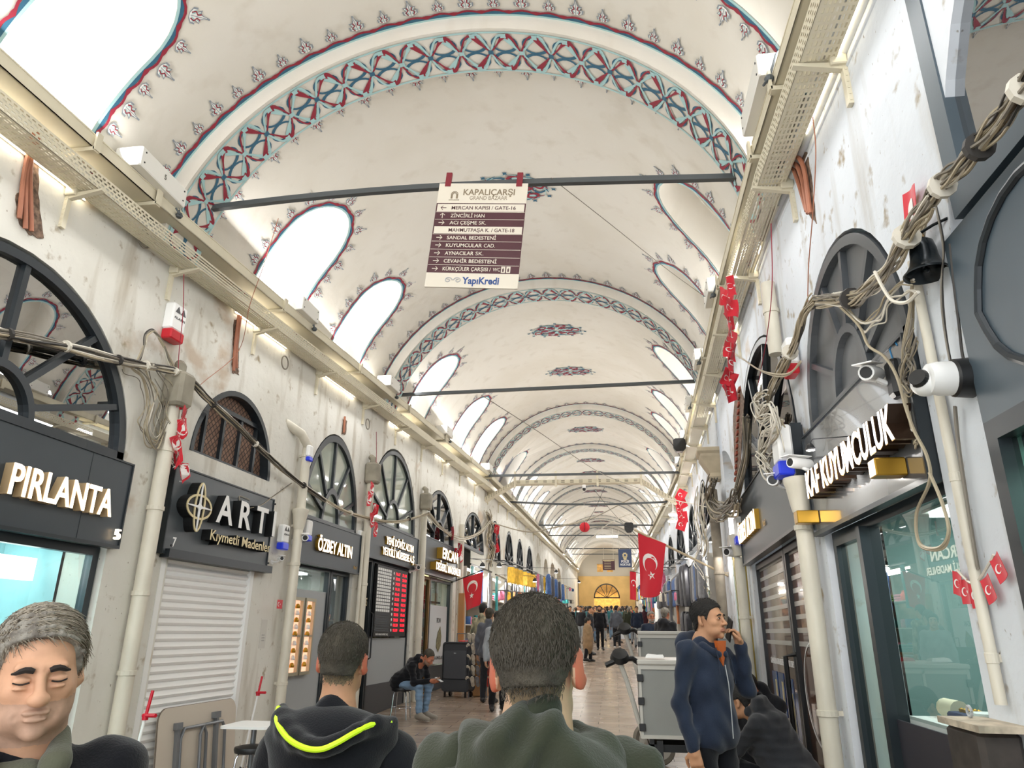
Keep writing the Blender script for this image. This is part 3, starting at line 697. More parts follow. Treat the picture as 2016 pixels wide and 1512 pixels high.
mb = MB(); mb.prism([(cx-.20, cz-.004), (cx-.03, cz-.012), (cx-.012, cz-.03), (cx-.004, cz-.235), (cx+.004, cz-.235), (cx+.012, cz-.03), (cx+.03, cz-.012), (cx+.20, cz-.004), (cx+.20, cz+.004), (cx+.03, cz+.012), (cx+.012, cz+.03), (cx+.004, cz+.235), (cx-.004, cz+.235), (cx-.012, cz+.03), (cx-.03, cz+.012), (cx-.20, cz+.004)], -.168, -.156); mb.build('emblem_star', M_letw, T)
mb = MB(); k = 28
for a_, b_ in ((.085, .245), (.21, .125)):
    o, _ = ring_shape(a_, b_, .02); mb.prism([(cx+p[0], cz+p[1]) for p in o], -.154, -.05)
mb.build('emblem_block', M_letk, T)
for nm, s_, xa, xb, z, h in (('lettering', 'ARTI', 7.12, 8.40, .36, .285), ('tagline', 'Kıymetli Madenler', 7.06, 8.34, .165, .105)):
    sp = ' '.join(s_) if s_ == 'ARTI' else s_
    text(nm, sp, (xb-xa)*.955, h, M_letw if s_ == 'ARTI' else M_pale, T, x7(xa), -.152, z, ex=.003, bold=.02 if s_ == 'ARTI' else .006, align='LEFT')
    text(nm+'_depth', sp, (xb-xa)*.955, h, M_letk, T, x7(xa), -.052, z, ex=.10, bold=.02 if s_ == 'ARTI' else .006, align='LEFT')
text('number', '7', .05, .09, M_letw, T, .09, -.095, .04, ex=.004, bold=.01)
mb = MB()
for x in (.06, 1.89):
    for z in (.05, .75): mb.cyl((x, -.09, z), (x, -.10, z), .012, 8)
mb.build('fixing_screws', M_black, T)
Fm = thing('roller_shutter', 'closed white roller shutter below the ARTI sign', 'shutter', WL(-1, 6.30, fz(6.4)))
mb = MB(); n = 34; z = .02
prof = []
for i in range(30):
    zz = .02+i*.0715
    for q in (0, .012, .03, .05, .064): prof.append((zz+q, [.045, .028, .020, .028, .042][[0, .012, .03, .05, .064].index(q)]))
prof.append((.02+30*.0715, .045))
mb.loft([[(.10, y, z), (1.66, y, z)] for z, y in prof], closed=False); mb.build('slats', mat('shutter_white', '#efeeec', .28), Fm, 30)
for x0, x1 in ((.04, .11), (1.65, 1.72)): mb = MB(); mb.box(x0, x1, -.005, .06, 0, 2.17); mb.build('guide_rail', M_letw, Fm)
mb = MB(); mb.box(.0, 1.95, -.10, .06, 2.13, 2.21); mb.build('housing', M_frame, Fm)
room(-1, 6.4, 8.1, 2.5, M_dark, .6)
# arched mesh window
Tg = thing('mesh_window', 'arched window with rusty brown mesh behind dark bars above the ARTI sign', 'window', WL(-1, 6.5, 3.42))
def mesh_mat():
    m = bpy.data.materials.new('rusty_mesh'); m.use_nodes = True; N = m.node_tree.nodes; L = m.node_tree.links; p = N['Principled BSDF']; p.inputs['Roughness'].default_value = .8
    tc = N.new('ShaderNodeTexCoord'); mp = N.new('ShaderNodeMapping'); mp.inputs['Rotation'].default_value = (0, R(45), 0); L.new(tc.outputs['Object'], mp.inputs[0])
    b = N.new('ShaderNodeTexBrick'); b.offset = 0; b.inputs['Scale'].default_value = 1; b.inputs['Brick Width'].default_value = .055; b.inputs['Row Height'].default_value = .055; b.inputs['Mortar Size'].default_value = .006
    sx = N.new('ShaderNodeSeparateXYZ'); cb = N.new('ShaderNodeCombineXYZ'); L.new(mp.outputs[0], sx.inputs[0]); L.new(sx.outputs[0], cb.inputs[0]); L.new(sx.outputs[2], cb.inputs[1]); L.new(cb.outputs[0], b.inputs[0])
    b.inputs['Color1'].default_value = (*srgb('#8a6c5a'), 1); b.inputs['Color2'].default_value = (*srgb('#755a4b'), 1); b.inputs['Mortar'].default_value = (*srgb('#3a302c'), 1); L.new(b.outputs[0], p.inputs['Base Color']); return m
mb = MB(); v = [(.79, .10, 0)]+[(.79+.78*math.cos(PI*i/24), .10, .83*math.sin(PI*i/24)) for i in range(25)]; mb.add(v, [(0, i+2, i+1) for i in range(24)]); mb.build('mesh_panel', mesh_mat(), Tg)
mb = MB(); mb.loft([[(.79+.79*k*math.cos(PI*i/30), y, .84*k*math.sin(PI*i/30)) for k, y in ((1.02, -.01), (.95, -.01), (.95, .12), (1.02, .12))] for i in range(31)]); mb.build('rim', M_frame, Tg)
for x in (.28, .62, .96, 1.3):
    mb = MB(); hh = .83*math.sqrt(max(0, 1-((x-.79)/.79)**2)); mb.box(x-.02, x+.02, .06, .10, 0, min(hh, .62)); mb.build('bar', M_frame, Tg)
mb = MB(); mb.box(.22, 1.36, .05, .10, .58, .63); mb.box(.02, 1.56, .05, .10, 0, .04); mb.build('cross_bar', M_frame, Tg)

# ---- ÖZBEY ALTIN
T = sign(-1, 8.98, 10.97, 2.56, 3.12, 'dark grey sign with lit golden ÖZBEY ALTIN letters')
text('lettering', 'ÖZBEY ALTIN', 1.18, .17, M_litw, T, 9.38-8.98, -.115, .18, ex=.003, bold=.02, align='LEFT'); text('lettering_side', 'ÖZBEY ALTIN', 1.18, .17, M_gold, T, 9.38-8.98, -.07, .18, ex=.043, bold=.02, align='LEFT')
text('number', 'No:9', .13, .05, M_gold, T, 1.85, -.075, .04)
M_pg = mat('pane_painted_reflection', '#a5aea2', .05, coat=1, vary=.12, vscale=1.2)  # opaque pane; the pale reflection of the vault is put into its colour
fanlight(-1, 9.02, 10.92, 3.14, 4.48, 'pale fanlight above the ÖZBEY ALTIN sign', M_pg, hub=.33, bar=.055)
F = front(-1, 8.98, 10.95, 2.55, 'grey shop front with two lit pink jewellery cases under the ÖZBEY ALTIN sign'); W, H = F['w'], F['h']
fr(F, 0, 1.25, 0, H, .05); fr(F, 1.27, 1.95, 0, H, .06, name='door_frame'); pane(F, .05, 1.2, 1.93, H-.05, G_shop)
pl(F, .05, 1.2, 0, 1.93, M_lg, .07, 'grey_panel'); d = pane(F, 1.33, 1.9, .06, H-.06, glass('smoked_glass', '#5d6468', .25), name='door')
text('door_letter', 'Y', .09, .16, M_pale, F, 1.36, .07, 1.45)
mb = MB(); mb.tube([(1.37, .05, .85), (1.37, .02, .87), (1.37, .02, 1.33), (1.37, .05, 1.35)], .012, 8); mb.build('door_handle', M_black, F)
M_pink = mat('pink_lit_lining', '#ffc9a8', .6, emis=.8)
for k, xk in enumerate((.12, .47)):
    t = thing('jewellery_case', 'tall narrow lit pink jewellery case, %s' % ('beside the white pipe' if k == 0 else 'the one nearer the shop door'), 'display case', WL(-1, 8.98, fz(9)) @ Matrix.Translation((xk, .005, .86)))
    mb = MB(); mb.box(0, .30, .0, .06, 0, .04); mb.box(0, .3, .0, .06, .92, .96); mb.box(0, .035, 0, .06, .04, .92); mb.box(.265, .3, 0, .06, .04, .92); mb.box(.035, .265, 0, .06, .47, .49); mb.build('frame', mat('champagne_frame', '#b9b29c', .35, metal=.5), t)
    mb = MB(); mb.box(.035, .265, .045, .06, .04, .92); mb.build('lining', M_pink, t)
    for r_ in range(9):
        mb = MB()
        z = .10+r_*.088 if r_ < 4 else .14+r_*.085
        mb.lathe([(.03, z), (.034, z+.02), (.02, z+.055), (.001, z+.06)], 8, Matrix.Translation((.15, .02, 0))); mb.build('ring_stand', M_letw if r_ % 2 else M_gold, t)
room(-1, 9.0, 10.9, 2.55, M_room, 1.25, 'ÖZBEY ALTIN', 22)

# ---- exchange office
T = sign(-1, 11.33, 13.9, 2.86, 3.42, 'dark grey exchange office sign with two rows of lit golden letters')
for s_, z in (('YENİ DÖVİZ ALTIN', .27), ('YETKİLİ MÜESSESE A.Ş', .08)):
    w_ = 1.5 if z > .2 else 1.72; x0 = 12.03-11.33 if z > .2 else 11.88-11.33
    text('lettering', s_, w_, .125, M_litw, T, x0, -.105, z, ex=.003, bold=.02, align='LEFT'); text('lettering_side', s_, w_, .125, M_gold, T, x0, -.07, z, ex=.033, bold=.02, align='LEFT')
text('number', 'No:11', .16, .05, M_gold, T, 2.42, -.075, .04)
fanlight(-1, 11.36, 13.86, 3.45, 4.88, 'pale fanlight above the two-line exchange office sign', M_pg, hub=.30, bar=.05)
F = front(-1, 11.33, 13.9, 2.85, 'exchange office front with dark glass door, grey panel and dark skirting'); W, H = F['w'], F['h']
fr(F, 0, .55, 0, H, .05, name='door_frame'); pane(F, .05, .5, .05, H-.05, glass('smoked_glass', '#5d6468', .25), name='door'); text('door_letter', 'VENÜS', .36, .13, M_pale, F, .27, .07, 1.72)
fr(F, .57, W, 0, H, .05); pl(F, .62, W-.05, .5, 1.22, M_lg, .07, 'grey_panel'); pl(F, .62, W-.05, 0, .5, M_dsk, .06, 'skirting_panel'); pane(F, .62, W-.05, 1.22, H-.05, glass('smoked_glass', '#5d6468', .25), .12)
mb = MB(); mb.tube([(.58, .04, .9), (.58, -.0, .92), (.58, -.0, 1.6), (.58, .04, 1.62)], .014, 8); mb.build('door_handle', M_black, F)
E_ = thing('exchange_rate_board', 'exchange rate board with white grid and glowing red digits', 'display board', WL(-1, 11.98, 1.62))
mb = MB(); mb.box(0, 1.62, .0, .05, 0, 1.16); mb.build('panel', M_black, E_)
mb = MB()
for i in range(7):
    for j in range(13): mb.box(.03+i*.098, .03+i*.098+.078, -.004, .0, .40+j*.056, .40+j*.056+.042)
mb.build('white_grid', M_letw, E_)
mb = MB()
for j in range(8): mb.box(.03, .70, -.003, 0, .08+j*.038, .105+j*.038)
mb.build('printed_rows', mat('print_grey', '#3c4044', .6), E_)
M_led = mat('led_red', '#ff1830', .5, emis=1.6)
for j in range(12):
    for c_, x in ((0, .95), (1, 1.32)):
        text('digits', '%d%d.%d%d' % tuple(rng.integers(1, 10, 4)), .23, .046, M_led, E_, x+.1, -.004, .08+j*.088, ex=.002, bold=.02)
mb = MB()
for j in range(12): mb.cyl((.83, -.006, .105+j*.088), (.83, 0, .105+j*.088), .025, 10)
mb.build('currency_marks', M_letw, E_)
text('notice', 'YENİ VENÜS DÖVİZ A.Ş', .6, .03, M_letw, E_, .38, -.003, .02)
room(-1, 11.4, 13.8, 2.9, M_room, 1.2)

# ---- ERCAN
T = sign(-1, 14.4, 16.95, 2.84, 3.55, 'dark sign with thick golden block letters ERCAN')
text('lettering', 'ERCAN', 1.28, .22, M_litw, T, 15.25-14.4, -.20, .36, ex=.003, bold=.025, align='LEFT'); text('lettering_side', 'ERCAN', 1.28, .22, M_gold, T, 15.25-14.4, -.07, .36, ex=.13, bold=.03, align='LEFT')
text('tagline', 'DEĞERLİ MADENLER', 2.05, .15, M_litw, T, 14.8-14.4, -.20, .09, ex=.003, bold=.02, align='LEFT'); text('tagline_side', 'DEĞERLİ MADENLER', 2.05, .15, M_gold, T, 14.8-14.4, -.07, .09, ex=.13, bold=.03, align='LEFT')
fanlight(-1, 14.45, 16.85, 3.56, 4.7, 'dark fanlight over the golden ERCAN sign', G_refl, hub=.36, bar=.05)
F = front(-1, 14.4, 16.9, 2.8, 'dark blue framed shop front with a brass-lit showcase under the ERCAN sign'); W, H = F['w'], F['h']
fr(F, 0, .85, 0, H, .06, name='door_frame', m=mat('oak_door', '#8a6a3c', .5)); pane(F, .07, .8, .05, H-.05, glass('smoked_glass', '#5d6468', .25), name='door')
fr(F, .87, W, 0, H, .06); pl(F, .93, W-.06, 0, .55, mat('navy_panel', '#1f2e3a', .4), .07, 'lower_panel'); pane(F, .93, W-.06, .55, H-.06, G_shop, .11)
P_ = thing('poster', 'pale poster with a feather drawing in the ERCAN window behind the seated man', 'poster', WL(-1, 15.35, fz(15)+.5))
pl(P_, 0, 1.35, .06, 1.25, mat('poster_paper', '#c6c9cb', .5), .06, 'sheet'); text('caption', 'ALTIN GÜMÜŞ ALIM', 1.0, .06, M_dsk, P_, .68, .055, .15); text('caption', 'ERCAN', .3, .1, M_dsk, P_, .68, .055, .9)
mb = MB(); mb.prism([(.55, .40), (.72, .30), (.9, .42), (.93, .62), (.82, .82), (.66, .70), (.57, .55)], .05, .056); mb.build('feather', mat('feather_brown', '#6f6a4a', .6, vary=.4, vscale=20), P_)
room(-1, 14.5, 16.8, 2.8, M_room, 1.2, 'ERCAN', 30)
D = thing('gold_showcase', 'brightly lit gold showcase inside the ERCAN window', 'display case', WL(-1, 15.4, fz(15)+1.85)); pl(D, 0, 1.2, 0, .65, mat('lit_gold_back', '#f2e6a8', .5, emis=1.2), .5, 'back')
for i in range(6): mb = MB(); mb.box(.05+i*.19, .19+i*.19, .42, .48, .05, .25+.1*(i % 2)); mb.build('tray', M_gold, D)
mb = MB(); mb.box(0, 1.2, .2, .5, -.04, 0); mb.build('shelf', M_frame, D)

# dark arches further along both sides
far_l = [(17.7, 20.2, 3.75, 4.75), (21, 23.4, 3.8, 5.0), (24.2, 26.4, 3.9, 5.1), (27.2, 29.4, 4.0, 5.2), (30.4, 33, 4.1, 5.3)]
for i, (a, b, zs, za) in enumerate(far_l):
    fanlight(-1, a+.04, b-.04, zs+.02, za-.03, ['narrow dark fanlight past the ERCAN sign', 'dark fanlight above the yellow bags', 'dark fanlight second past the yellow bags', 'dark fanlight third past the yellow bags', 'small far dark fanlight near the hanging clothes'][i], G_refl, hub=.3, bar=.05)
for i, (a, b, zs, za) in enumerate([(14, 17, 3.7, 4.8), (18, 21, 3.8, 5.0), (22, 25, 3.9, 5.1), (26, 29, 4.0, 5.2)]):
    fanlight(1, a+.04, b-.04, zs+.02, za-.03, ['far fanlight above the white-lit market stalls, nearest of four', 'far fanlight above the white-lit market stalls, second of four', 'far fanlight above the white-lit market stalls, third of four', 'far fanlight above the white-lit market stalls, farthest of four'][i], G_refl, hub=.3, bar=.05)

# ================================================================ bell side
# ---- KAF KUYUMCULUK
T = sign(1, 3.47, 5.45, 2.40, 3.10, 'glossy grey sign with deep lit KAF KUYUMCULUK letters', mat('gloss_grey_panel', '#5a5c5e', .12, coat=.5), .05)
text('lettering', 'KAF KUYUMCULUK', 1.62, .175, M_litb, T, .34, -.16, .19, ex=.003, bold=.012, align='LEFT'); text('lettering_side', 'KAF KUYUMCULUK', 1.62, .175, M_brown, T, .34, -.052, .19, ex=.105, bold=.016, align='LEFT')
text('lettering_rim', 'KAF KUYUMCULUK', 1.62, .175, M_gold, T, .34, -.157, .19, ex=.002, bold=.028, align='LEFT')
for x in (.10, 1.72): mb = MB(); mb.bbox(x-.05, x+.05, -.20, -.05, .05, .14, .006); mb.build('brass_spotlight', M_gold, T)
fanlight(1, 3.5, 5.4, 3.14, 4.12, 'grey panelled fanlight behind the thick cable bundle', spokes=(20, 48, 80, 110, 150), hub=.36, bar=.05, opaque=mat('grey_infill_panel', '#5f6163', .4), fm=mat('grey_bar', '#4b4f53', .35))
F = front(1, 3.47, 5.42, 2.39, 'jeweller front with big reflecting pane and half open dark door under the KAF sign'); W, H = F['w'], F['h']
M_navyf = mat('navy_black_frame', '#1a2429', .35)
fr(F, 0, W, 0, H, .06, m=M_navyf); fr(F, .12, .66, .02, H-.06, .05, .05, 'door_frame', M_navyf); pane(F, .17, .61, .5, H-.11, glass('greenish_pane', '#a9c6c0', .3), .05, 'door'); pl(F, .17, .61, .06, .5, M_navyf, .05, 'door_panel')
mb = MB(); mb.box(.68, .74, -.0, .12, .0, H-.05); mb.build('mullion', M_navyf, F); pane(F, .74, W-.06, 1.16, H-.06, G_shop, .06); pl(F, .74, W-.06, 0, 1.14, mat('plum_dark_panel', '#2f2e35', .45), .05, 'lower_panel')
M = room(1, 3.5, 5.4, 2.5, mat('sage_shop_wall', '#7f9a97', .7), 1.6, 'KAF', 14, (.95, 1, .98))
D = thing('display_counter', 'white display counter inside the KAF window', 'counter', M); mb = MB(); mb.box(.72, 1.85, .12, .55, 1.0, 1.16); mb.build('top', M_letw, D); mb = MB(); mb.box(.75, 1.82, .15, .5, 0, 1.0); mb.build('body', M_lg, D)
for k in range(5):
    t = thing('jewellery_tray', ['cream roll display on the KAF window counter', 'navy tray of gold rings on the KAF window counter', 'small dish beside the navy trays on the KAF counter', 'second navy tray of jewellery nearer the pier on the KAF counter', 'round white dish at the pier end of the KAF counter'][k], 'jewellery display', M @ Matrix.Translation((.85+.22*k, .3, 1.16)))
    mb = MB()
    if k == 0: mb.tube([(-.08, 0, .05), (.1, 0, .05)], .05, 12)
    elif k in (1, 3): mb.bbox(-.1, .1, -.08, .08, 0, .05, .01)
    else: mb.lathe([(.03, 0), (.04, .04), (.09, .06), (.09, .07), (.001, .065)], 16)
    mb.build('body', [mat('cream_velvet', '#e6dcc0', .9), mat('navy_tray', '#20305a', .5), M_letw, mat('navy_tray', '#20305a', .5), M_letw][k], t, True)
    if k in (1, 3):
        for q in range(8): mb = MB(); mb.lathe([(.012, 0), (.014, .015), (.001, .022)], 7, Matrix.Translation((-.07+.02*q, .02*(-1)**q, .05))); mb.build('ring', M_gold, t)
# penguin-like white figure is left as a plain vase
# ---- stripe shop
T = sign(1, 5.62, 9.25, 2.52, 3.26, 'long grey sign with small glowing cream letters beside the white pipe', M_anth)
text('lettering', 'ÖZBEY ALTIN', 1.45, .20, M_litw, T, .12, -.12, .22, ex=.004, bold=.02, align='LEFT'); text('lettering_side', 'ÖZBEY ALTIN', 1.45, .20, M_gold, T, .12, -.07, .22, ex=.045, bold=.02, align='LEFT'); text('number', 'No:8', .14, .06, M_gold, T, 1.9, -.08, .2)
fanlight(1, 5.8, 9.1, 3.32, 4.6, 'tall dim fanlight behind the hanging cable knot', glass('brownish_glass', '#6b625c', .3), spokes=(35, 70, 110, 145), hub=.3, bar=.06)
F = front(1, 5.62, 9.2, 2.5, 'brown window front with white stripes and a long black door handle', 'shop_window', 'shop front'); W, H = F['w'], F['h']
M_br = mat('brown_film', '#6b4a38', .12, coat=.6); M_st = mat('silver_stripe', '#b9b5ae', .25, coat=.4)
fr(F, 0, 1.92, 0, H, .07, m=M_black); fr(F, 1.94, W, 0, H, .07, m=M_black, name='door_frame')
pl(F, .07, 1.85, .05, H-.07, M_br, .09, 'brown_glass'); pl(F, 2.01, W-.07, .05, H-.07, M_br, .09, 'brown_door')
for x0, x1 in ((.075, 1.845), (2.015, W-.075)):
    mb = MB()
    for k in range(8): z = 1.42+k*.115; mb.box(x0, x1, .084, .09, z, z+.042)
    mb.build('stripes', M_st, F)
text('slogan', "GÜVENİLİR ALTIN SERTİFİKASYONU ÖZBEY'DE!", 1.5, .06, M_letw, F, 1.0, .086, 1.22)
text('logo', 'ÖZBEY', .42, .13, M_letw, F, 2.85, .086, .92); text('logo_line', 'ALTIN', .3, .05, M_letw, F, 2.85, .086, .82)
ringm = MB(); ringmb(ringm, 2.6, 1.05, .55, .42, .012, .083, .088, 36); ringm.build('curve_mark', M_letw, F)
mb = MB(); mb.tube([(2.0, .05, .25), (1.97, -.04, .27), (1.97, -.04, 1.33), (2.0, .05, 1.35)], .022, 8); mb.build('door_handle', M_black, F)
# printed bar pictures
for i, (x, z, w_, h_) in enumerate([(.25, .72, .32, .42), (.65, .72, .32, .42), (1.05, .45, .42, .66), (1.5, .3, .3, .7), (.25, .3, .32, .36), (.65, .25, .32, .36)]):
    mb = MB(); mb.box(x, x+w_, .083, .088, z, z+h_); b_ = mb.build('printed_card', mat('card_blue', '#15233f', .2, col2='#2a5a9a', vscale=9), F)
    mb = MB(); mb.box(x+w_*.62, x+w_*.85, .078, .083, z+h_*.1, z+h_*.8); mb.build('printed_gold_bar', mat('card_gold', '#c9b98a', .3), b_)
St = thing('qr_sticker', 'small black and white sticker on the brown striped window', 'sticker', WL(1, 6.62, 1.88)); pl(St, 0, .06, 0, .26, M_letw, .075, 'sheet'); mb = MB(); [mb.box(.015, .045, .070, .075, .03+.055*k, .06+.055*k) for k in range(4)]; mb.build('print', M_black, St)
room(1, 5.65, 9.15, 2.5, M_dark, .8)
# ---- near corner shop with teal frames
M_tg = mat('slate_teal_panel', '#46535c', .35, vary=.05)
C_ = thing('corner_panel', 'slate panel with a raised oval moulding beside the bell', 'wall panel', WL(1, 2.95, 2.5)); pl(C_, 0, 2.5, 0, .82, M_tg, -.03, 'board', .06)
mb = MB()
pts = [(.32, .08), (.45, .06), (.70, .06), (.85, .1), (.9, .3), (.9, .52), (.85, .74), (.7, .78), (.45, .78), (.32, .74), (.28, .52), (.28, .3)]
q = [(.16, .41)]+[(.6-.42*math.cos(R(a)), .41+.34*math.sin(R(a))) for a in range(15, 346, 15)]
mb.tube([(x, -.035, z) for x, z in q+[q[0]]], .018, 8); mb.build('oval_moulding', M_frame, C_)
F = front(1, .4, 2.95, 2.5, 'teal lit glass front at the near corner under the slate panel'); W, H = F['w'], F['h']; fr(F, 0, W, 0, H, .08, m=M_frame, y=0); pane(F, .08, W-.08, .3, H-.08, glass('mint_glass', '#b9dccf', .2), .02)
room(1, .4, 2.9, 2.6, mat('mint_wall', '#a8d4c4', .6), 1.2, 'the near corner shop', 34, (.85, 1, .95))
Tw = thing('casement_window', 'big dark window in a slate frame at the upper corner beside the cable bundle', 'window', WL(1, 2.86, 3.38)); fr(Tw, 0, 2.4, 0, 1.35, .12, .02, m=M_tg); pane(Tw, .12, 2.28, .1, 1.25, G_refl, .04)
mb = MB(); mb.box(-.02, 2.5, -.03, .05, 1.33, 1.42); mb.build('top_rail', M_tg, Tw)
mb = MB(); mb.box(0, 2.5, .05, .30, -1.0, 0); mb.build('sill_box', M_tg, Tw)

# ---- gold framed door shop and further white shop
F = front(1, 9.6, 13.2, 2.9, 'shop with gilded aluminium door frames behind the man on the phone'); W, H = F['w'], F['h']; M_gf = mat('gilded_frame', '#a88f4e', .3, metal=.6)
for a_, b_ in ((0, .9), (.95, 1.8), (1.85, 2.7), (2.75, W)): fr(F, a_, b_, 0, H, .06, m=M_gf); pane(F, a_+.06, b_-.06, .06, H-.06, G_shop, .1)
pl(F, .1, .85, .06, 2.2, mat('white_poster', '#dcdcda', .5), .07, 'white_sheet'); text('lettering', 'Kapalı Çarşı', .5, .12, M_dsk, F, .48, .066, 1.5)
room(1, 9.6, 13.2, 2.9, M_room, 1.2, 'the gilded door shop', 40)
# ================================================================ things hung on walls and rods
def atw(px, py, side, off=0.0):
    d = ray(px, py); x = xc(5)+side*(HW-off)
    for _ in range(12):
        t = x/d.x; y = d.y*t; x = xc(y)+side*(HW-off)
    return CAM+d*(x/d.x)
def spl(P, n=8):
    P = [Vector(p) for p in P]; Q = [P[0]*2-P[1]]+P+[P[-1]*2-P[-2]]; out = []
    for i in range(1, len(Q)-2):
        for k in range(n):
            t = k/n; a, b, c, d = Q[i-1], Q[i], Q[i+1], Q[i+2]
            out.append(.5*((2*b)+(c-a)*t+(2*a-5*b+4*c-d)*t*t+(3*b-a-3*c+d)*t**3))
    out.append(P[-1]); return out
M_cab = mat('cable_beige', '#a89c84', .6, vary=.12, vscale=3); M_cab2 = mat('cable_grey', '#7d766a', .6); M_cabw = mat('cable_white', '#d8d2c4', .5); M_cabk = mat('cable_dark', '#34312e', .6); M_cop = mat('conduit_terracotta', '#a4694f', .6, vary=.15)
CM = [M_cab, M_cab2, M_cabw, M_cabk]
def bundle(label, P, n, R_, r=.006, name='cable_bundle', ties=0, seed=1, mix=(0, 0, 0, 1, 1, 2, 3)):
    rg = random.Random(seed); mb = MB(); C_ = spl(P, 7)
    for k in range(n):
        a = rg.random()*2*PI; rr = R_*math.sqrt(rg.random()); tw = rg.uniform(-.25, .25); ph = rg.random()*6; pts = []
        for i, c in enumerate(C_):
            q = rr*(1+.35*math.sin(i*.55+ph)); b = a+tw*i*.4+.3*math.sin(i*.3+ph)
            pts.append(c+Vector((.6*math.cos(b)*q, .8*math.cos(b)*q, math.sin(b)*q)))
        mb.mi = rg.choice(mix); mb.tube(pts, r*rg.uniform(.75, 1.3), 5)
    o = mb.build(name, CM, None, True); tag(o, label, 'cables')
    for k in range(ties):
        i = int(len(C_)*(k+.5)/ties); d = (C_[min(i+1, len(C_)-1)]-C_[i-1]).normalized(); m2 = MB(); m2.tube([C_[i]-d*.012, C_[i]+d*.012], R_*1.35, 10); m2.build('cable_tie', [M_cabw, M_cabk][k % 2], o)
    return o
def W_(l, side, off): return [atw(a, b, side, off) for a, b in l]
# ---- fanlight side
bundle('long beige cable bundle slung across the big dark fanlight', W_([(-60, 640), (0, 655), (130, 682), (245, 712), (300, 722)], -1, .12), 14, .035, .008, ties=5, seed=2)
bundle('beige cable bundle sagging from the first pipe head past the arched mesh window', W_([(300, 722), (360, 738), (405, 782), (460, 832), (520, 890), (580, 942), (640, 985)], -1, .14), 11, .030, .008, ties=4, seed=3)
bundle('thin cable bundle drooping below the two pale fanlights', W_([(640, 985), (690, 1010), (760, 1026), (805, 1022), (842, 1010)], -1, .14), 8, .03, .009, ties=2, seed=4)
bundle('cable bundle drooping past the ERCAN fanlight to the dark knot', W_([(842, 1010), (870, 1040), (905, 1060), (945, 1048), (968, 1020)], -1, .14), 8, .04, .010, seed=5)
bundle('thick conduit hump beside the first wall siren', W_([(250, 712), (272, 712), (285, 680), (290, 655), (305, 650), (318, 670), (330, 700), (345, 735)], -1, .10), 5, .02, .010, seed=6)
bundle('tangle of loose wires hanging at the head of the first pipe', W_([(262, 718), (285, 745), (300, 790), (290, 840), (310, 880), (330, 840), (350, 820), (335, 780)], -1, .10), 9, .09, .005, seed=7)
bundle('grey wires falling from the pipe head beside the red pennants', W_([(300, 730), (320, 780), (315, 830), (330, 880), (350, 900)], -1, .08), 7, .10, .004, seed=8)
bundle('dark knot of cables past the ERCAN fanlight', W_([(960, 1010), (968, 1035), (962, 1060), (970, 1080), (965, 1110)], -1, .12), 16, .13, .012, seed=9)
bundle('loose wire loop under the ARTI emblem side pipe', W_([(492, 985), (470, 978), (480, 1000), (510, 995), (540, 975), (575, 950)], -1, .1), 2, .01, .004, seed=10)
bundle('far sagging cables crossing over the yellow bags', [at_y(968, 1030, 19.5), at_y(1040, 1048, 24), at_y(1085, 1040, 27), at_y(1160, 1022, 30), at_y(1245, 980, 26)], 3, .03, .010, seed=11)
def wire(label, P, r=.004, m=None, name='wire', n=8): mb = MB(); mb.tube(spl(P, n), r, 5); return tag(mb.build(name, m or M_cab2, None, True), label, 'wire')
wire('thin red cord hanging from the bracket down to the ATA pennants', [atw(362, 540, -1, .2), atw(360, 620, -1, .2), atw(352, 700, -1, .15), atw(350, 775, -1, .14)], .004, M_red)
wire('thin wire running from the first tie rod down to the ledge', [atw(548, 430, -1, .5), atw(520, 520, -1, .4), atw(492, 600, -1, .3), atw(470, 690, -1, .05), atw(395, 757, -1, .05)], .004, M_cop)
wire('thin cord from the bracket to the pennants on the second pipe', [atw(741, 850, -1, .25), atw(741, 900, -1, .2), atw(738, 950, -1, .15)], .005, M_red)
wire('long diagonal wire from the second tie rod to the cable bridge', [at_y(948, 778, 12.3), at_y(1060, 850, 14.5), at_y(1180, 930, 17.5), at_y(1262, 963, 20)], .008)
wire('long diagonal wire from the first tie rod to the red pennants', [at_y(1085, 350, 5.75), at_y(1200, 440, 6.6), at_y(1320, 535, 7.6), at_y(1425, 610, 8.5)], .004)
wire('pale rope stretched from the market stalls to the cable bridge end', [at_y(1115, 1120, 24), at_y(1200, 1030, 22), at_y(1345, 985, 20)], .012, M_cabw)
wire('pale rope stretched from the cable bridge end to the lit wall', [at_y(1225, 963, 20), at_y(1330, 985, 17), at_y(1400, 1000, 14)], .010, M_cabw)
for p, q, y, lb in (((1190, 960), (1150, 1035), 20, 'thin thread holding the red paper ball, from the hanging camera'), ((1170, 965), (1260, 1060), 21, 'drooping dark wire behind the red paper ball')):
    a, b = at_y(*p, y), at_y(*q, y+3 if 'dark' in lb else y); wire(lb, [a, a.lerp(b, .5)-Vector((0, 0, .1)), b], .006, M_cabk)
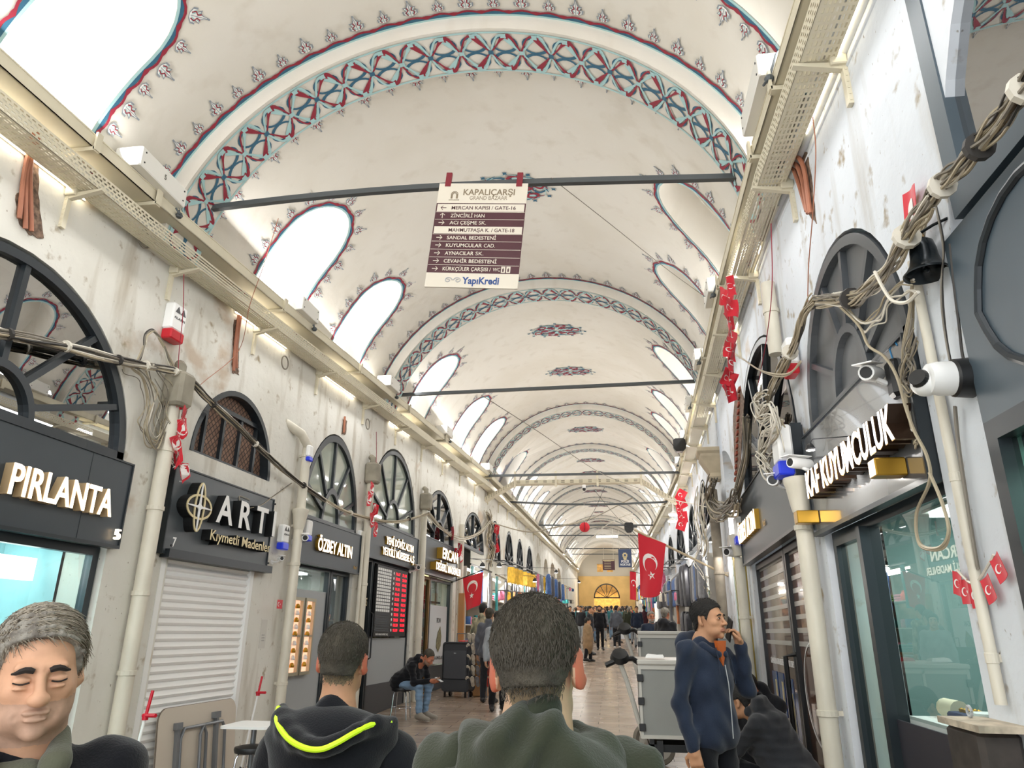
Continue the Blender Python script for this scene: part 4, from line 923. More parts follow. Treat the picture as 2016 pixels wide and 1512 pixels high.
# ---- bell side
bundle('very thick cable bundle coming down from the upper corner to the bell', W_([(2070, 110), (2010, 185), (1960, 250), (1905, 315), (1865, 355), (1832, 390)], 1, .16), 26, .040, .006, ties=3, seed=21)
bundle('thick cable bundle swinging from the bell across the grey fanlight', W_([(1832, 390), (1800, 440), (1765, 500), (1735, 545), (1700, 578), (1655, 592), (1605, 592)], 1, .16), 24, .045, .006, ties=2, seed=22)
bundle('cable bundle dropping from the fanlight edge to the white tangle', W_([(1605, 592), (1582, 620), (1568, 665), (1545, 715), (1520, 765), (1512, 790)], 1, .14), 18, .045, .007, ties=1, seed=23)
bundle('white tangle of looped cables above the long grey sign', W_([(1505, 785), (1490, 800), (1500, 830), (1525, 820), (1535, 850), (1515, 875), (1500, 900), (1520, 930)], 1, .22), 16, .12, .006, seed=24, mix=(0, 2, 2, 2))
bundle('loose loops hanging below the thick bundle across the grey fanlight', W_([(1650, 592), (1680, 625), (1700, 640), (1730, 620), (1745, 590), (1770, 560), (1800, 560)], 1, .12), 5, .05, .005, seed=25, mix=(0, 2))
bundle('pale thick cable loop between the bundle and the bell', W_([(1722, 535), (1740, 570), (1757, 592), (1785, 595), (1808, 575)], 1, .2), 1, .0, .010, seed=26, mix=(2,))
bundle('long thin cables dangling from the bundle in front of the KAF sign', W_([(1640, 590), (1690, 640), (1710, 680), (1740, 700), (1765, 740), (1782, 800), (1800, 850), (1825, 900), (1830, 950), (1805, 1010), (1810, 1070), (1850, 1080), (1868, 1045), (1855, 990), (1830, 930)], 1, .16), 2, .008, .006, seed=27, mix=(0, 2))
bundle('vertical cables behind the bell running down the pier', W_([(1830, 400), (1815, 460), (1800, 560), (1790, 640), (1780, 720), (1790, 800), (1800, 860), (1808, 870)], 1, .05), 6, .05, .005, seed=28)
bundle('thin dark wires running past the bell to the dome camera', W_([(1840, 390), (1858, 480), (1855, 560), (1862, 660), (1880, 750)], 1, .04), 3, .02, .004, seed=29, mix=(1, 3))
bundle('dark wire down the edge of the slate panel to the dome camera', W_([(1870, 480), (1878, 560), (1888, 640), (1895, 700), (1910, 745)], 1, .03), 1, 0, .005, seed=30, mix=(3,))
bundle('wire tied along the pier beside the small flag pennants', W_([(1880, 800), (1885, 860), (1893, 920), (1905, 1000), (1925, 1120)], 1, .03), 2, .01, .006, seed=31, mix=(1, 3))
bundle('brown cables hanging over the broken brick strip', W_([(1470, 820), (1468, 900), (1450, 970), (1430, 1000), (1410, 990), (1400, 960)], 1, .16), 16, .07, .008, seed=32, mix=(0, 1, 1))
bundle('coiled grey cables at the stone bracket', W_([(1405, 950), (1395, 985), (1410, 1010), (1440, 1000), (1450, 980)], 1, .22), 18, .12, .009, seed=33, mix=(1, 1, 0))
bundle('white cables spilling down the lit wall past the stone bracket', W_([(1380, 960), (1375, 1010), (1385, 1060), (1378, 1110), (1390, 1150)], 1, .2), 12, .22, .009, seed=34, mix=(2, 2, 0))
bundle('wires tangled around the blue hook and black junction box', W_([(1790, 700), (1775, 740), (1790, 760), (1800, 730), (1785, 700), (1800, 650)], 1, .08), 8, .05, .004, seed=35, mix=(1, 0))
bundle('straggling wires from the tangle to the red cord', W_([(1425, 685), (1460, 705), (1500, 730), (1550, 735), (1575, 705)], 1, .2), 2, .02, .006, seed=36, mix=(0,))
wire('long brown string hanging from the tray bracket past the fanlight', W_([(1600, 230), (1606, 300), (1600, 420), (1592, 520), (1590, 600)], 1, .06), .004, M_cop)
wire('red cord hanging from the second tray bracket', W_([(1518, 440), (1520, 560), (1510, 660), (1492, 760)], 1, .14), .004, M_red)
# ---- pipes and small boxes
M_pipe = mat('pipe_offwhite', '#d3cdbd', .45, vary=.10, vscale=5, stretch=(1, 1, .4)); M_rust = mat('rust', '#7d5f4a', .8)
def pipe(label, side, y, r, z0, z1, off=.085, elbow=None, funnel=None, cl=(), m=M_pipe, cap=False):
    T = thing('drain_pipe', label, 'pipe', WL(side, y, 0)); mb = MB()
    P = [(0, -off, z0), (0, -off, z1)]
    if elbow: P = [(0, -off, z0), (0, -off, z1-.12), (0, -off, z1-.05)]+[(elbow*.18, -off*.9, z1+.06), (elbow*.42, .05, z1+.16)]
    mb.tube(P, r, 16); mb.build('pipe', m, T, 50)
    if funnel: mb = MB(); mb.lathe([(r*1.05, funnel-.22), (r*1.2, funnel-.18), (r*1.6, funnel-.02), (r*1.75, funnel), (r*1.75, funnel+.04), (r*1.2, funnel+.05)], 16, Matrix.Translation((0, -off, 0))); mb.build('funnel', m, T, 50)
    for z in cl: mb = MB(); mb.lathe([(r*1.04, z-.02), (r*1.14, z-.018), (r*1.14, z+.018), (r*1.04, z+.02)], 14, Matrix.Translation((0, -off, 0))); mb.box(-.012, .012, -off+r, 0, z-.015, z+.015); mb.build('clamp', m, T)
    if cap: mb = MB(); mb.bbox(-.11, .11, -.22, 0, z1, z1+.34, .03); mb.tube([(0, -.1, z1+.3), (0, -.1, z1+.42), (.05, -.04, z1+.46)], .05, 10); mb.build('rainwater_head', mat('old_tin', '#8d8778', .7, vary=.2), T)
    return T
pipe('fat off-white pipe between the PIRLANTA and ARTI signs', -1, 6.02, .068, .1, 3.72, cl=(.8, 1.35, 2.0, 2.75, 3.3), cap=True)
pipe('off-white pipe with an elbow between the ARTI and ÖZBEY ALTIN signs', -1, 8.80, .06, .2, 4.1, off=.10, elbow=-1, funnel=3.15, cl=(1.1, 2.5, 2.98, 3.9))
pipe('pipe with tin rainwater head before the exchange office sign', -1, 11.17, .062, .3, 4.0, cl=(1.5, 2.4), cap=True)
pipe('second thin pipe beside the exchange office pipe', -1, 11.02, .028, .3, 3.2, cl=(1.2, 2.6))
pipe('pipe with tin head between the exchange board and the ERCAN sign', -1, 14.18, .062, .4, 4.05, cl=(1.6, 2.9), cap=True)
pipe('pipe behind the hanging red flag', -1, 17.3, .06, .5, 4.2, cl=(2.1,))
pipe('white funnel-topped pipe between the KAF sign and the striped window', 1, 5.55, .062, .2, 2.55, off=.10, funnel=2.78, cl=(1.2, 2.45))
pipe('thin white pipe on the near pier beside the flag pennants', 1, 3.26, .022, 1.45, 3.4, off=.03, cl=(1.62, 2.35))
pipe('white pipe with camera arms at the end of the striped window', 1, 9.42, .06, .3, 2.6, off=.10, funnel=2.85, cl=(1.9,))
pipe('dark stained pipe under the stone bracket', 1, 11.7, .075, .4, 3.9, off=.14, cl=(2.6, 3.4), m=mat('stained_pipe', '#8f8576', .7, vary=.25))
pipe('short off-white pipe stub with yellow marks', 1, 5.86, .06, 3.95, 4.62, off=.07, cl=(4.35,))
for y, z in ((5.86, 4.36), (5.86, 4.16)):
    pass
def siren(label, side, px, py, col, txt, s=1.0, off=.0):
    p = atw(px, py, side, off); T = thing('alarm_siren', label, 'siren', WL(side, p.y, p.z, off)); mb = MB(); w, h = .085*s, .15*s
    mb.bbox(-w, w, -.085*s, .0, -h*.45, h, .015); mb.build('housing', M_letw, T); mb = MB(); mb.bbox(-w*.95, w*.95, -.095*s, -.005, -h, -h*.45, .012); mb.build('strobe_lens', col, T)
    if txt: text('print', txt, w*1.5, .02*s, M_dsk, T, 0, -.086*s, h*.15); mb = MB(); mb.prism([(-w*.7, h*.5), (-w*.35, h*.85), (0, h*.5)], -.088*s, -.085*s); mb.prism([(w*.05, h*.5), (w*.4, h*.85), (w*.75, h*.5)], -.088*s, -.085*s); mb.build('printed_mark', M_dsk, T)
    return T
M_sred = mat('lens_red', '#c01828', .3); M_sblue = mat('lens_blue', '#2338c8', .3, emis=.15)
siren('white alarm siren with a red lens above the ATA pennants', -1, 333, 638, M_sred, 'ALARM', 1.25)
siren('white alarm siren with a blue lens between the ARTI and ÖZBEY ALTIN signs', -1, 551, 1058, M_sblue, 'SİREN', 1.0, .04)
siren('small white siren with blue lens high on the elbow pipe', -1, 605, 893, M_sblue, '', .7, .12)
siren('white siren box just before the ÖZBEY ALTIN letters', -1, 600, 1045, M_sblue, '', .9, .05)
siren('white wall box between the ÖZBEY ALTIN and exchange office signs', -1, 705, 1060, M_lg, '', .8)
siren('tall white siren beside the small glowing cream letters', 1, 1462, 1045, M_sblue, '', 1.1, .05)
siren('white and blue siren next to the white tangle of cables', 1, 1556, 890, M_sblue, '', 1.3, .12)
siren('white siren with red lens behind the cable bundle drop', 1, 1568, 705, M_sred, '', 1.0, .02)
def camera_(label, side, px, py, off, yaw, pit, s=1.0, col=None, arm=(0, .12, 0)):
    p = atw(px, py, side, off); T = thing('security_camera', label, 'camera', WL(side, p.y, p.z, off) @ Matrix.Scale(s, 4)); Q = Matrix.Rotation(R(yaw), 4, 'Z') @ Matrix.Rotation(R(pit), 4, 'X')
    mb = MB(); A_ = Q @ Matrix.Rotation(PI/2, 4, 'X'); mb.lathe([(.03, -.10), (.036, -.095), (.038, .05), (.034, .07), (.001, .07)], 16, A_); mb.build('barrel', col or M_letw, T, 40)
    mb = MB(); mb.lathe([(.001, .072), (.026, .072), (.026, .066)], 14, A_); mb.build('lens', M_black, T)
    mb = MB(); mb.add([(-.042, -.11, .036), (.042, -.11, .036), (.042, .08, .042), (-.042, .08, .042), (-.042, -.11, .042), (.042, -.11, .042), (.042, .08, .048), (-.042, .08, .048)], [(3, 2, 1, 0), (4, 5, 6, 7), (0, 1, 5, 4), (1, 2, 6, 5), (2, 3, 7, 6), (3, 0, 4, 7)], Q); mb.build('sun_hood', col or M_letw, T)
    mb = MB(); e = Vector(arm); mb.tube([(0, .02, -.03), (0, .06, -.05), e+Vector((0, -.03, -.05)), e+Vector((0, max(.0, off/s-e.y), -.05))], .012, 8); mb.lathe([(.035, -.01), (.035, .01)], 12, Matrix.Translation(e+Vector((0, max(0, off/s-e.y)-.01, -.05))) @ Matrix.Rotation(PI/2, 4, 'X')); mb.build('arm', col or M_letw, T)
    return T
camera_('white bullet camera on the elbow pipe by the ÖZBEY ALTIN sign', -1, 600, 1058, .16, -60, 10, 1.2)
camera_('small black-faced camera below the blue-lens siren', -1, 553, 1100, .12, -50, 0, .8)
camera_('small white camera between the exchange board and the ERCAN sign', -1, 822, 1118, .16, -60, 0, 1.2)
camera_('white bullet camera mounted over the grey fanlight above the KAF letters', 1, 1714, 735, .16, 55, 12, 1.15)
camera_('white bullet camera on an arm beside the long grey sign', 1, 1524, 945, .22, 70, 10, 1.3)
camera_('white camera with black face at the head of the funnel pipe', 1, 1572, 912, .16, 30, 0, 1.1)
camera_('white camera with black face under the far siren by the gilded door', 1, 1440, 1088, .18, 50, 0, 1.5)
T = thing('dome_camera', 'white turret camera with a dark round lens on a black base on the slate panel', 'camera', WL(1, 3.02, 2.72, .0))
mb = MB(); mb.lathe([(.085, 0), (.08, .07), (.072, .08)], 24, Matrix.Rotation(PI/2, 4, 'X')); mb.build('base', M_black, T, 30)
mb = MB(); mb.lathe([(.072, .08), (.072, .13), (.064, .17), (.04, .175)], 24, Matrix.Rotation(PI/2, 4, 'X')); mb.build('body', M_letw, T, 50)
Qd = Matrix.Translation((-.02, -.175, -.01)) @ Matrix.Rotation(R(40), 4, 'Z') @ Matrix.Rotation(R(-15), 4, 'X'); mb = MB(); mb.sphere((-.0, 0, 0), .058, 20, Qd); mb.build('eyeball', M_letw, T, True); mb = MB(); mb.lathe([(.001, .060), (.036, .060), (.042, .045), (.04, .03)], 20, Qd @ Matrix.Rotation(PI/2, 4, 'X')); mb.build('lens', M_black, T)
# bell
pb = at_y(1818, 500, 3.05); T = thing('bell', 'black iron bell hanging from a bracket beside the slate panel', 'bell', Matrix.Translation(pb)); Mb_ = mat('black_bell_metal', '#1c2328', .25, metal=.5)
mb = MB(); mb.lathe([(.001, .075), (.03, .072), (.048, .055), (.055, .02), (.058, -.02), (.066, -.055), (.085, -.085), (.098, -.098), (.098, -.105), (.088, -.100), (.06, -.06), (.045, .0), (.001, .05)], 36); mb.build('body', Mb_, T, 50)
mb = MB(); mb.tube([(.016*math.cos(t), 0, .088+.018*math.sin(t)) for t in [2*PI*i/14 for i in range(15)]], .005, 6); mb.build('hanging_loop', mat('old_brass', '#7c6442', .4, metal=.7), T)
mb = MB(); mb.tube([(0, 0, .04), (0, 0, -.075)], .004, 6); mb.sphere((0, 0, -.08), .014, 10); mb.build('clapper', Mb_, T)
e = WL(1, 2.93, pb.z+.10).translation-pb; mb = MB(); mb.tube([(0, 0, .105), (e.x*.5, e.y*.5, .11), (e.x, e.y, .105)], .007, 8); mb.build('bracket_arm', Mb_, T)
# corner electrical box, blue hook, junction box, old capital
T = thing('electric_box', 'chipped dark brown metal box on the near pier', 'cabinet', WL(1, 3.50, 1.0)); mb = MB(); mb.bbox(0, .30, -.16, 0, 0, .36, .02); mb.build('body', mat('chipped_brown', '#3a3430', .55, vary=.3, vscale=12), T); mb = MB(); mb.box(-.005, .36, -.18, .0, .36, .385); mb.build('lid', mat('flaked_paint', '#b5a996', .8, vary=.3, vscale=14), T)
mb = MB(); mb.tube([(.07+.02*math.cos(t), -.08, .41+.02*math.sin(t)) for t in [2*PI*i/12 for i in range(13)]], .006, 6); mb.build('ring', M_lg, T)
T = thing('junction_box', 'black junction box with a blue hook beside the grey fanlight', 'junction box', WL(1, 3.62, 2.93, .0)); mb = MB(); mb.bbox(-.05, .05, -.09, 0, -.1, .1, .02); mb.build('body', M_black, T); mb = MB(); mb.tube([(.0, -.05, .09), (-.02, -.05, .17), (.06, -.05, .18), (.08, -.05, .15)], .006, 6); mb.build('hook', mat('blue_wire', '#2f7fae', .4), T)
T = thing('stone_bracket', 'moulded stone bracket on the bell side wall above the stained pipe', 'bracket', WL(1, 11.7, 4.05))
mb = MB(); mb.loft([[(-w_, -d_, z), (w_, -d_, z), (w_, 0, z), (-w_, 0, z)] for w_, d_, z in ((.14, .16, 0), (.16, .18, .04), (.15, .16, .1), (.20, .24, .24), (.24, .30, .36), (.24, .30, .40), (.27, .34, .44), (.27, .34, .50))]); mb.build('body', mat('stone_tan', '#b5a78e', .8, vary=.12), T)
for p, y, lb in (((1337, 875), 15.5, 'black loudspeaker on the ledge over the red pennants'), ((1238, 1037), 26, 'small black loudspeaker further along the ledge')):
    c = at_y(p[0], p[1], y); s = .17 if y < 20 else .2; T = thing('loudspeaker', lb, 'loudspeaker', Matrix.Translation(c)); mb = MB(); mb.loft([[(-s*a, -s*.5, z*s), (s*a, -s*.5, z*s), (s*a*.8, s*.5, z*s), (-s*a*.8, s*.5, z*s)] for a, z in ((.45, -1), (.8, -.6), (.8, .5), (.5, .7))]); mb.build('cabinet', M_black, T); mb = MB(); mb.box(-.02, .3, 0, .04, -.03, .03); mb.build('mount', M_dsk, T)
# broken plaster gashes with conduits
def gash(label, side, pts, tubes, off=.0, m=None, brick=False):
    P = [atw(a, b, side, 0) for a, b in pts]; c = P[0]; M = WL(side, c.y, c.z); Mi = M.inverted(); L_ = [Mi @ p for p in P]
    o = thing('broken_plaster', label, 'wall damage', M); poly = [(p.x, p.z) for p in L_]; rg = random.Random(len(pts)); q = []
    for i in range(len(poly)):
        a, b = poly[i], poly[(i+1) % len(poly)]
        for k in range(5): t = k/5; q.append((a[0]+(b[0]-a[0])*t+rg.uniform(-.012, .012), a[1]+(b[1]-a[1])*t+rg.uniform(-.012, .012)))
    mb = MB(); mb.prism(q, -.006, .0); mb.build('exposed_masonry', m or mat('raw_masonry', '#6f5a4b', .9, vary=.5, vscale=25, bump=.8), o)
    for i, t in enumerate(tubes):
        T_ = [Mi @ atw(a, b, side, .03) for a, b in t]; mb = MB(); mb.tube(spl([(p.x, p.y, p.z) for p in T_], 5), .017, 8); mb.build('conduit', M_cop, o, True)
    if brick:
        for k in range(brick):
            t = (k+.5)/brick; a = poly[0]; b = poly[len(poly)//2]; x = a[0]+(b[0]-a[0])*t; z = a[1]+(b[1]-a[1])*t; mb = MB(); mb.bbox(x-.07, x+.07, -.03, 0, z-.022, z+.022, .006); mb.build('brick', mat('old_brick', '#8e4a38', .9, vary=.25, vscale=18), o)
    return o
gash('ragged gash with orange conduits over the big dark fanlight', -1, [(50, 275), (80, 285), (75, 380), (85, 470), (60, 465), (35, 440), (30, 385), (45, 375)], [[(78, 262), (62, 310), (52, 350), (50, 450)], [(72, 262), (60, 330), (62, 455)], [(66, 262), (48, 340), (38, 430)]])
gash('narrow gash with brown conduits over the arched mesh window', -1, [(460, 630), (472, 632), (468, 720), (470, 738), (456, 735), (458, 690)], [[(470, 620), (463, 680), (460, 730)], [(474, 622), (466, 680), (465, 725)]])
gash('small gash with a brown conduit over the pale ÖZBEY ALTIN fanlight', -1, [(675, 825), (683, 828), (680, 856), (672, 854)], [[(679, 820), (677, 852)]])
gash('gash with three brown conduits below the cable tray on the bell side', 1, [(1565, 300), (1590, 300), (1598, 350), (1608, 440), (1590, 420), (1580, 370)], [[(1563, 300), (1582, 330), (1595, 420)], [(1560, 312), (1577, 345), (1591, 420)], [(1558, 322), (1572, 360), (1588, 415)]])
gash('long strip of exposed red brick beside the dim tall fanlight', 1, [(1458, 760), (1466, 790), (1462, 850), (1458, 930), (1450, 950), (1446, 900), (1444, 820), (1448, 780)], [], brick=14)
# ================================================================ flags, pennants
M_flag = mat('flag_red', '#d3142c', .7, sheen=.3); M_fw = mat('flag_white', '#f4efec', .7)
def crescent(cx, cy, s, rot=0, n=18):
    """flag emblem: crescent outline polygon and star polygon in flag units (hoist left)"""
    R1, r2, d = .25, .20, .0625; a0 = math.acos((R1*R1+d*d-r2*r2)/(2*R1*d)); a1 = math.acos((d*d+r2*r2-R1*R1)/(2*r2*d))
    C1 = [(R1*math.cos(t), R1*math.sin(t)) for t in [a0+(2*PI-2*a0)*i/n for i in range(n+1)]]
    C2 = [(d+r2*math.cos(t), r2*math.sin(t)) for t in [(2*PI-(PI-a1))-(2*PI-2*(PI-a1))*i/n for i in range(n+1)]]
    st = [(.335+(.125 if k % 2 == 0 else .048)*math.cos(PI+k*PI/5), (.125 if k % 2 == 0 else .048)*math.sin(PI+k*PI/5)) for k in range(10)]
    c, q = math.cos(rot), math.sin(rot)
    tr = lambda P: [(cx+s*(x*c-y*q), cy+s*(x*q+y*c)) for x, y in P]
    return tr(C1+C2[1:-1]), tr(st)
def cloth(name, w, h, wave, M, parent=None, m=None, nx=14, ny=18, thick=.003):
    def F(u, v, e=0): x, y, z = wave(u, v); return (x, y+e, z)
    mb = MB(); V = [F(w*i/nx, -h*j/ny) for j in range(ny+1) for i in range(nx+1)]; V2 = [F(w*i/nx, -h*j/ny, thick) for j in range(ny+1) for i in range(nx+1)]; n = len(V); f = []
    for j in range(ny):
        for i in range(nx):
            a = j*(nx+1)+i; f += [(a, a+nx+1, a+nx+2, a+1), (n+a, n+a+1, n+a+nx+2, n+a+nx+1)]
    for i in range(nx): f += [(i, i+1, n+i+1, n+i), (ny*(nx+1)+i, n+ny*(nx+1)+i, n+ny*(nx+1)+i+1, ny*(nx+1)+i+1)]
    for j in range(ny): a = j*(nx+1); b = a+nx; f += [(a, n+a, n+a+nx+1, a+nx+1), (b, b+nx+1, n+b+nx+1, n+b)]
    mb.add(V+V2, f); o = mb.build(name, m or M_flag, parent, True)
    if M is not None and parent is None: o.matrix_world = M
    elif M is not None: o.matrix_local = M
    return o, F
def emblem(o, F, cx, cy, s, rot, e=.0045, name='crescent_and_star'):
    mb = MB()
    for P in crescent(cx, cy, s, rot):
        for sg in (-e+.0015, e): mb.add([F(x, y, sg) for x, y in P], [tuple(t) for t in tessellate_polygon([[Vector((x, y, 0)) for x, y in P]])])
    return mb.build(name, M_fw, o)
# big flag on its pole over the cart
tip = at_y(1249, 1043, 12.0); base = atw(1434, 1134, 1, 0); T = thing('flag', 'large red flag with white crescent and star on a pole above the grey carts', 'flag', Matrix.Translation(tip))
mb = MB(); mb.tube([(0, 0, 0), base-tip], .018, 8); mb.build('pole', mat('pole_wood', '#cdbb9b', .5), T)
pa = at_y(1256, 1049, 12.0)-tip; pd = at_y(1311, 1071, 11.85)-at_y(1256, 1049, 12.0)
def wv(u, v, w=.50, h=.98):
    k = u/w; f = -v/h; x = pa.x+pd.x*k*(1-.20*f)+.02*math.sin(6*k+3*f)*f-.06*f*(.3+k*.7); z = pa.z+pd.z*k*(1-f*.55)+v*(1-.10*k)-.05*f*math.sin(PI*k); y = pa.y+pd.y*k+.05*math.sin(5.5*k+1.8*f)*(.25+f)
    return (x, y, z)
o, F_ = cloth('cloth', .50, .98, wv, None, T); emblem(o, F_, .23, -.42, 1.0*.62, -PI/2+.25)
# second red flag below on the ERCAN side
tip = at_y(956, 1120, 16.6); base = at_y(888, 1147, 16.9); T = thing('flag', 'small red flag with crescent and star hung on a pole past the ERCAN shop', 'flag', Matrix.Translation(tip)); mb = MB(); mb.tube([(0, 0, 0), base-tip], .013, 6); mb.build('pole', M_cabk, T)
pa2 = at_y(911, 1138, 16.8)-tip; pd2 = at_y(951, 1126, 16.6)-at_y(911, 1138, 16.8)
def wv2(u, v, w=.47, h=.72):
    k = u/w; f = -v/h; return (pa2.x+pd2.x*k*(1-.3*f)+.11*f, pa2.y+pd2.y*k+.03*math.sin(6*k+2*f)*(.3+f), pa2.z+pd2.z*k+v)
o, F_ = cloth('cloth', .47, .72, wv2, None, T); emblem(o, F_, .22, -.26, .56, -PI/2-.15)
# distant flag
c = at_y(1240, 1125, 27); T = thing('flag', 'narrow red flag farther back behind the large flag', 'flag', Matrix.Translation(c))
o, F_ = cloth('cloth', .22, .98, lambda u, v: (u+.04*v, .03*math.sin(20*u+3*v), v-.12*u), None, T, nx=6, ny=10); emblem(o, F_, .13, -.36, .34, -PI/2); mb = MB(); mb.tube([(0, 0, .02), (.9, 0, -.2)], .012, 6); mb.build('pole', M_cabk, T)
def pennants(label, pts, kind, s=.17, seed=1, wall=None):
    """string of pennants hanging bunched down a cord; pts are 3d centres"""
    rg = random.Random(seed); T = thing('pennant_string', label, 'bunting', Matrix.Translation(pts[0])); mb = MB(); mb.tube([p-pts[0] for p in pts], .003, 5); mb.build('cord', M_cabw, T)
    for i, p in enumerate(pts):
        yaw = (R(-62) if wall == -1 else R(62) if wall == 1 else 0)+rg.uniform(-.7, .7); ti = rg.uniform(-.6, .6)
        M = Matrix.Translation(p-pts[0]) @ Matrix.Rotation(yaw, 4, 'Z') @ Matrix.Rotation(ti, 4, 'Y'); w, h = s, s*1.15; a = rg.random()*3
        def wf(u, v, w=w, h=h, a=a):
            f = -v/h; k = (u/w-.5)
            if kind == 'ata' and f > .62: k *= 1-(f-.62)/.38*.92
            return (k*w, .018*math.sin(7*k+a+3*f), v+h*.5)
        o, F_ = cloth('pennant', w, h, wf, M, T, nx=6, ny=8, thick=.002)
        if kind == 'flag': emblem(o, F_, w*.36, -h*.5, w*.75, -.2, .004)
        else:
            mb = MB()
            for r1, r2, mm, e in ((.36, .40, 0, .004), (.27, .31, 1, .0055)):
                for sg in (-1, 1):
                    P = [(w*.5+w*r1*math.cos(t), -h*.42+h*r2*math.sin(t)) for t in [2*PI*j/16 for j in range(16)]]; mb.mi = mm; mb.add([F_(x, y, sg*e+.001) for x, y in P], [tuple(q) for q in tessellate_polygon([[Vector((x, y, 0)) for x, y in P]])])
            for P in ([(w*.42, -h*.60), (w*.62, -h*.60), (w*.58, -h*.46), (w*.60, -h*.33), (w*.5, -h*.25), (w*.42, -h*.33), (w*.40, -h*.45)],):
                for sg in (-1, 1): mb.mi = 2; mb.add([F_(x, y, sg*.007+.001) for x, y in P], [tuple(q) for q in tessellate_polygon([[Vector((x, y, 0)) for x, y in P]])])
            mb.build('oval_print', [M_fw, M_flag, M_fw], o)
            t_ = text('caption', 'ATA', w*.34, h*.08, M_fw, o, 0, -.022, -h*.42)
    return T
pennants('crumpled string of red pennants with white ovals beside the arched mesh window', [atw(a, b, -1, .16) for a, b in ((356, 788), (362, 815), (358, 845), (348, 875), (350, 905), (362, 932))], 'ata', .17, 3, -1)
pennants('red and white oval pennants bunched on the pipe before the exchange office', [atw(a, b, -1, .16) for a, b in ((732, 965), (727, 985), (735, 1005), (733, 1025), (740, 1045))], 'ata', .20, 4, -1)
pennants('red pennants gathered beside the ERCAN sign end', [atw(a, b, -1, .16) for a, b in ((905, 1080), (900, 1090), (907, 1100))], 'ata', .20, 5, -1)
pennants('red pennants hanging past the ERCAN shop under the dark cable knot', [atw(a, b, -1, .2) for a, b in ((978, 1042), (978, 1055), (979, 1068), (977, 1080))], 'flag', .22, 6, -1)
pennants('string of crescent pennants hanging down under the bell side tray', [atw(a, b, 1, .35) for a, b in ((1440, 562), (1430, 585), (1438, 605), (1436, 632), (1440, 660), (1438, 690), (1440, 715), (1435, 745), (1438, 772))], 'flag', .16, 7, 1)
pennants('far string of crescent pennants near the pair of round lamps', [at_y(a, b, 18) for a, b in ((1341, 975), (1342, 990), (1338, 1003), (1344, 1018), (1342, 1033))], 'flag', .24, 8)
pennants('single red round-printed pennant at the edge of the ERCAN fanlight', [atw(890, 1050, -1, .14)], 'flag', .26, 11, -1)
# small pennants on the near pier
T = thing('pennant_string', 'short garland of five small crescent pennants on the near white pier', 'bunting', WL(1, 3.3, 1.9)); Mi = T.matrix_world.inverted()
gp = [Mi @ atw(a, b, 1, .03) for a, b in ((1884, 1122), (1896, 1135), (1912, 1148), (1928, 1140), (1950, 1105), (1956, 1092))]; mb = MB(); mb.tube(spl(gp, 5), .006, 5); mb.build('ribbon', M_cabw, T)
for k, (a, b, rt) in enumerate(((1884, 1150, .30), (1899, 1165, .02), (1918, 1172, -.05), (1945, 1160, -.35), (1965, 1118, -.45))):
    p = Mi @ atw(a, b, 1, .035); o, F_ = cloth('pennant', .075, .10, lambda u, v: (u-.037, .006*math.sin(40*u), v+.05), Matrix.Translation(p) @ Matrix.Rotation(rt, 4, 'Y'), T, nx=5, ny=5, thick=.002); emblem(o, F_, .028, -.05, .075, 0, .003)
T = thing('pennant_string', 'red round-printed pennant behind the cable bundle above the bell', 'bunting', WL(1, 3.15, 3.62)); o, F_ = cloth('pennant', .16, .2, lambda u, v: (u-.08, -.04+.01*math.sin(30*u), v+.1), Matrix.Rotation(.25, 4, 'Y'), T, nx=6, ny=6, thick=.002); mb = MB(); P = [(.08+.045*math.cos(t), -.1+.055*math.sin(t)) for t in [2*PI*j/16 for j in range(16)]]; mb.add([F_(x, y, -.003) for x, y in P], [tuple(q) for q in tessellate_polygon([[Vector((x, y, 0)) for x, y in P]])]); mb.build('oval_print', M_fw, o)
# ================================================================ street direction sign
M_sg = mat('sign_cream', '#dcd4c5', .4, vary=.03, vscale=3); M_mar = mat('sign_maroon', '#4c2830', .4, vary=.05, vscale=5); M_tan = mat('sign_tan_print', '#857660', .5); M_ybl = mat('sign_blue_print', '#2b4c88', .4); M_sil = mat('sign_grey_print', '#b4b4b6', .4)
TL_, TR_, BL_ = at_y(866, 362, 5.72), at_y(1040, 362, 5.72), at_y(850, 565, 5.72); Wd = (TR_-TL_).length; Hd = (TL_-BL_).length; X = (TR_-TL_).normalized(); Z = (TL_-BL_).normalized(); Z = (Z-X*Z.dot(X)).normalized(); Y = Z.cross(X)
T = thing('direction_sign', 'hanging cream and maroon street direction sign with arrows, headed KAPALIÇARŞI', 'sign', Matrix(((X.x, Y.x, Z.x, TL_.x), (X.y, Y.y, Z.y, TL_.y), (X.z, Y.z, Z.z, TL_.z), (0, 0, 0, 1))))
mb = MB(); mb.box(0, Wd, -.008, .008, -Hd, 0); mb.build('board', M_sg, T)
def rowz(f): return -Hd*f
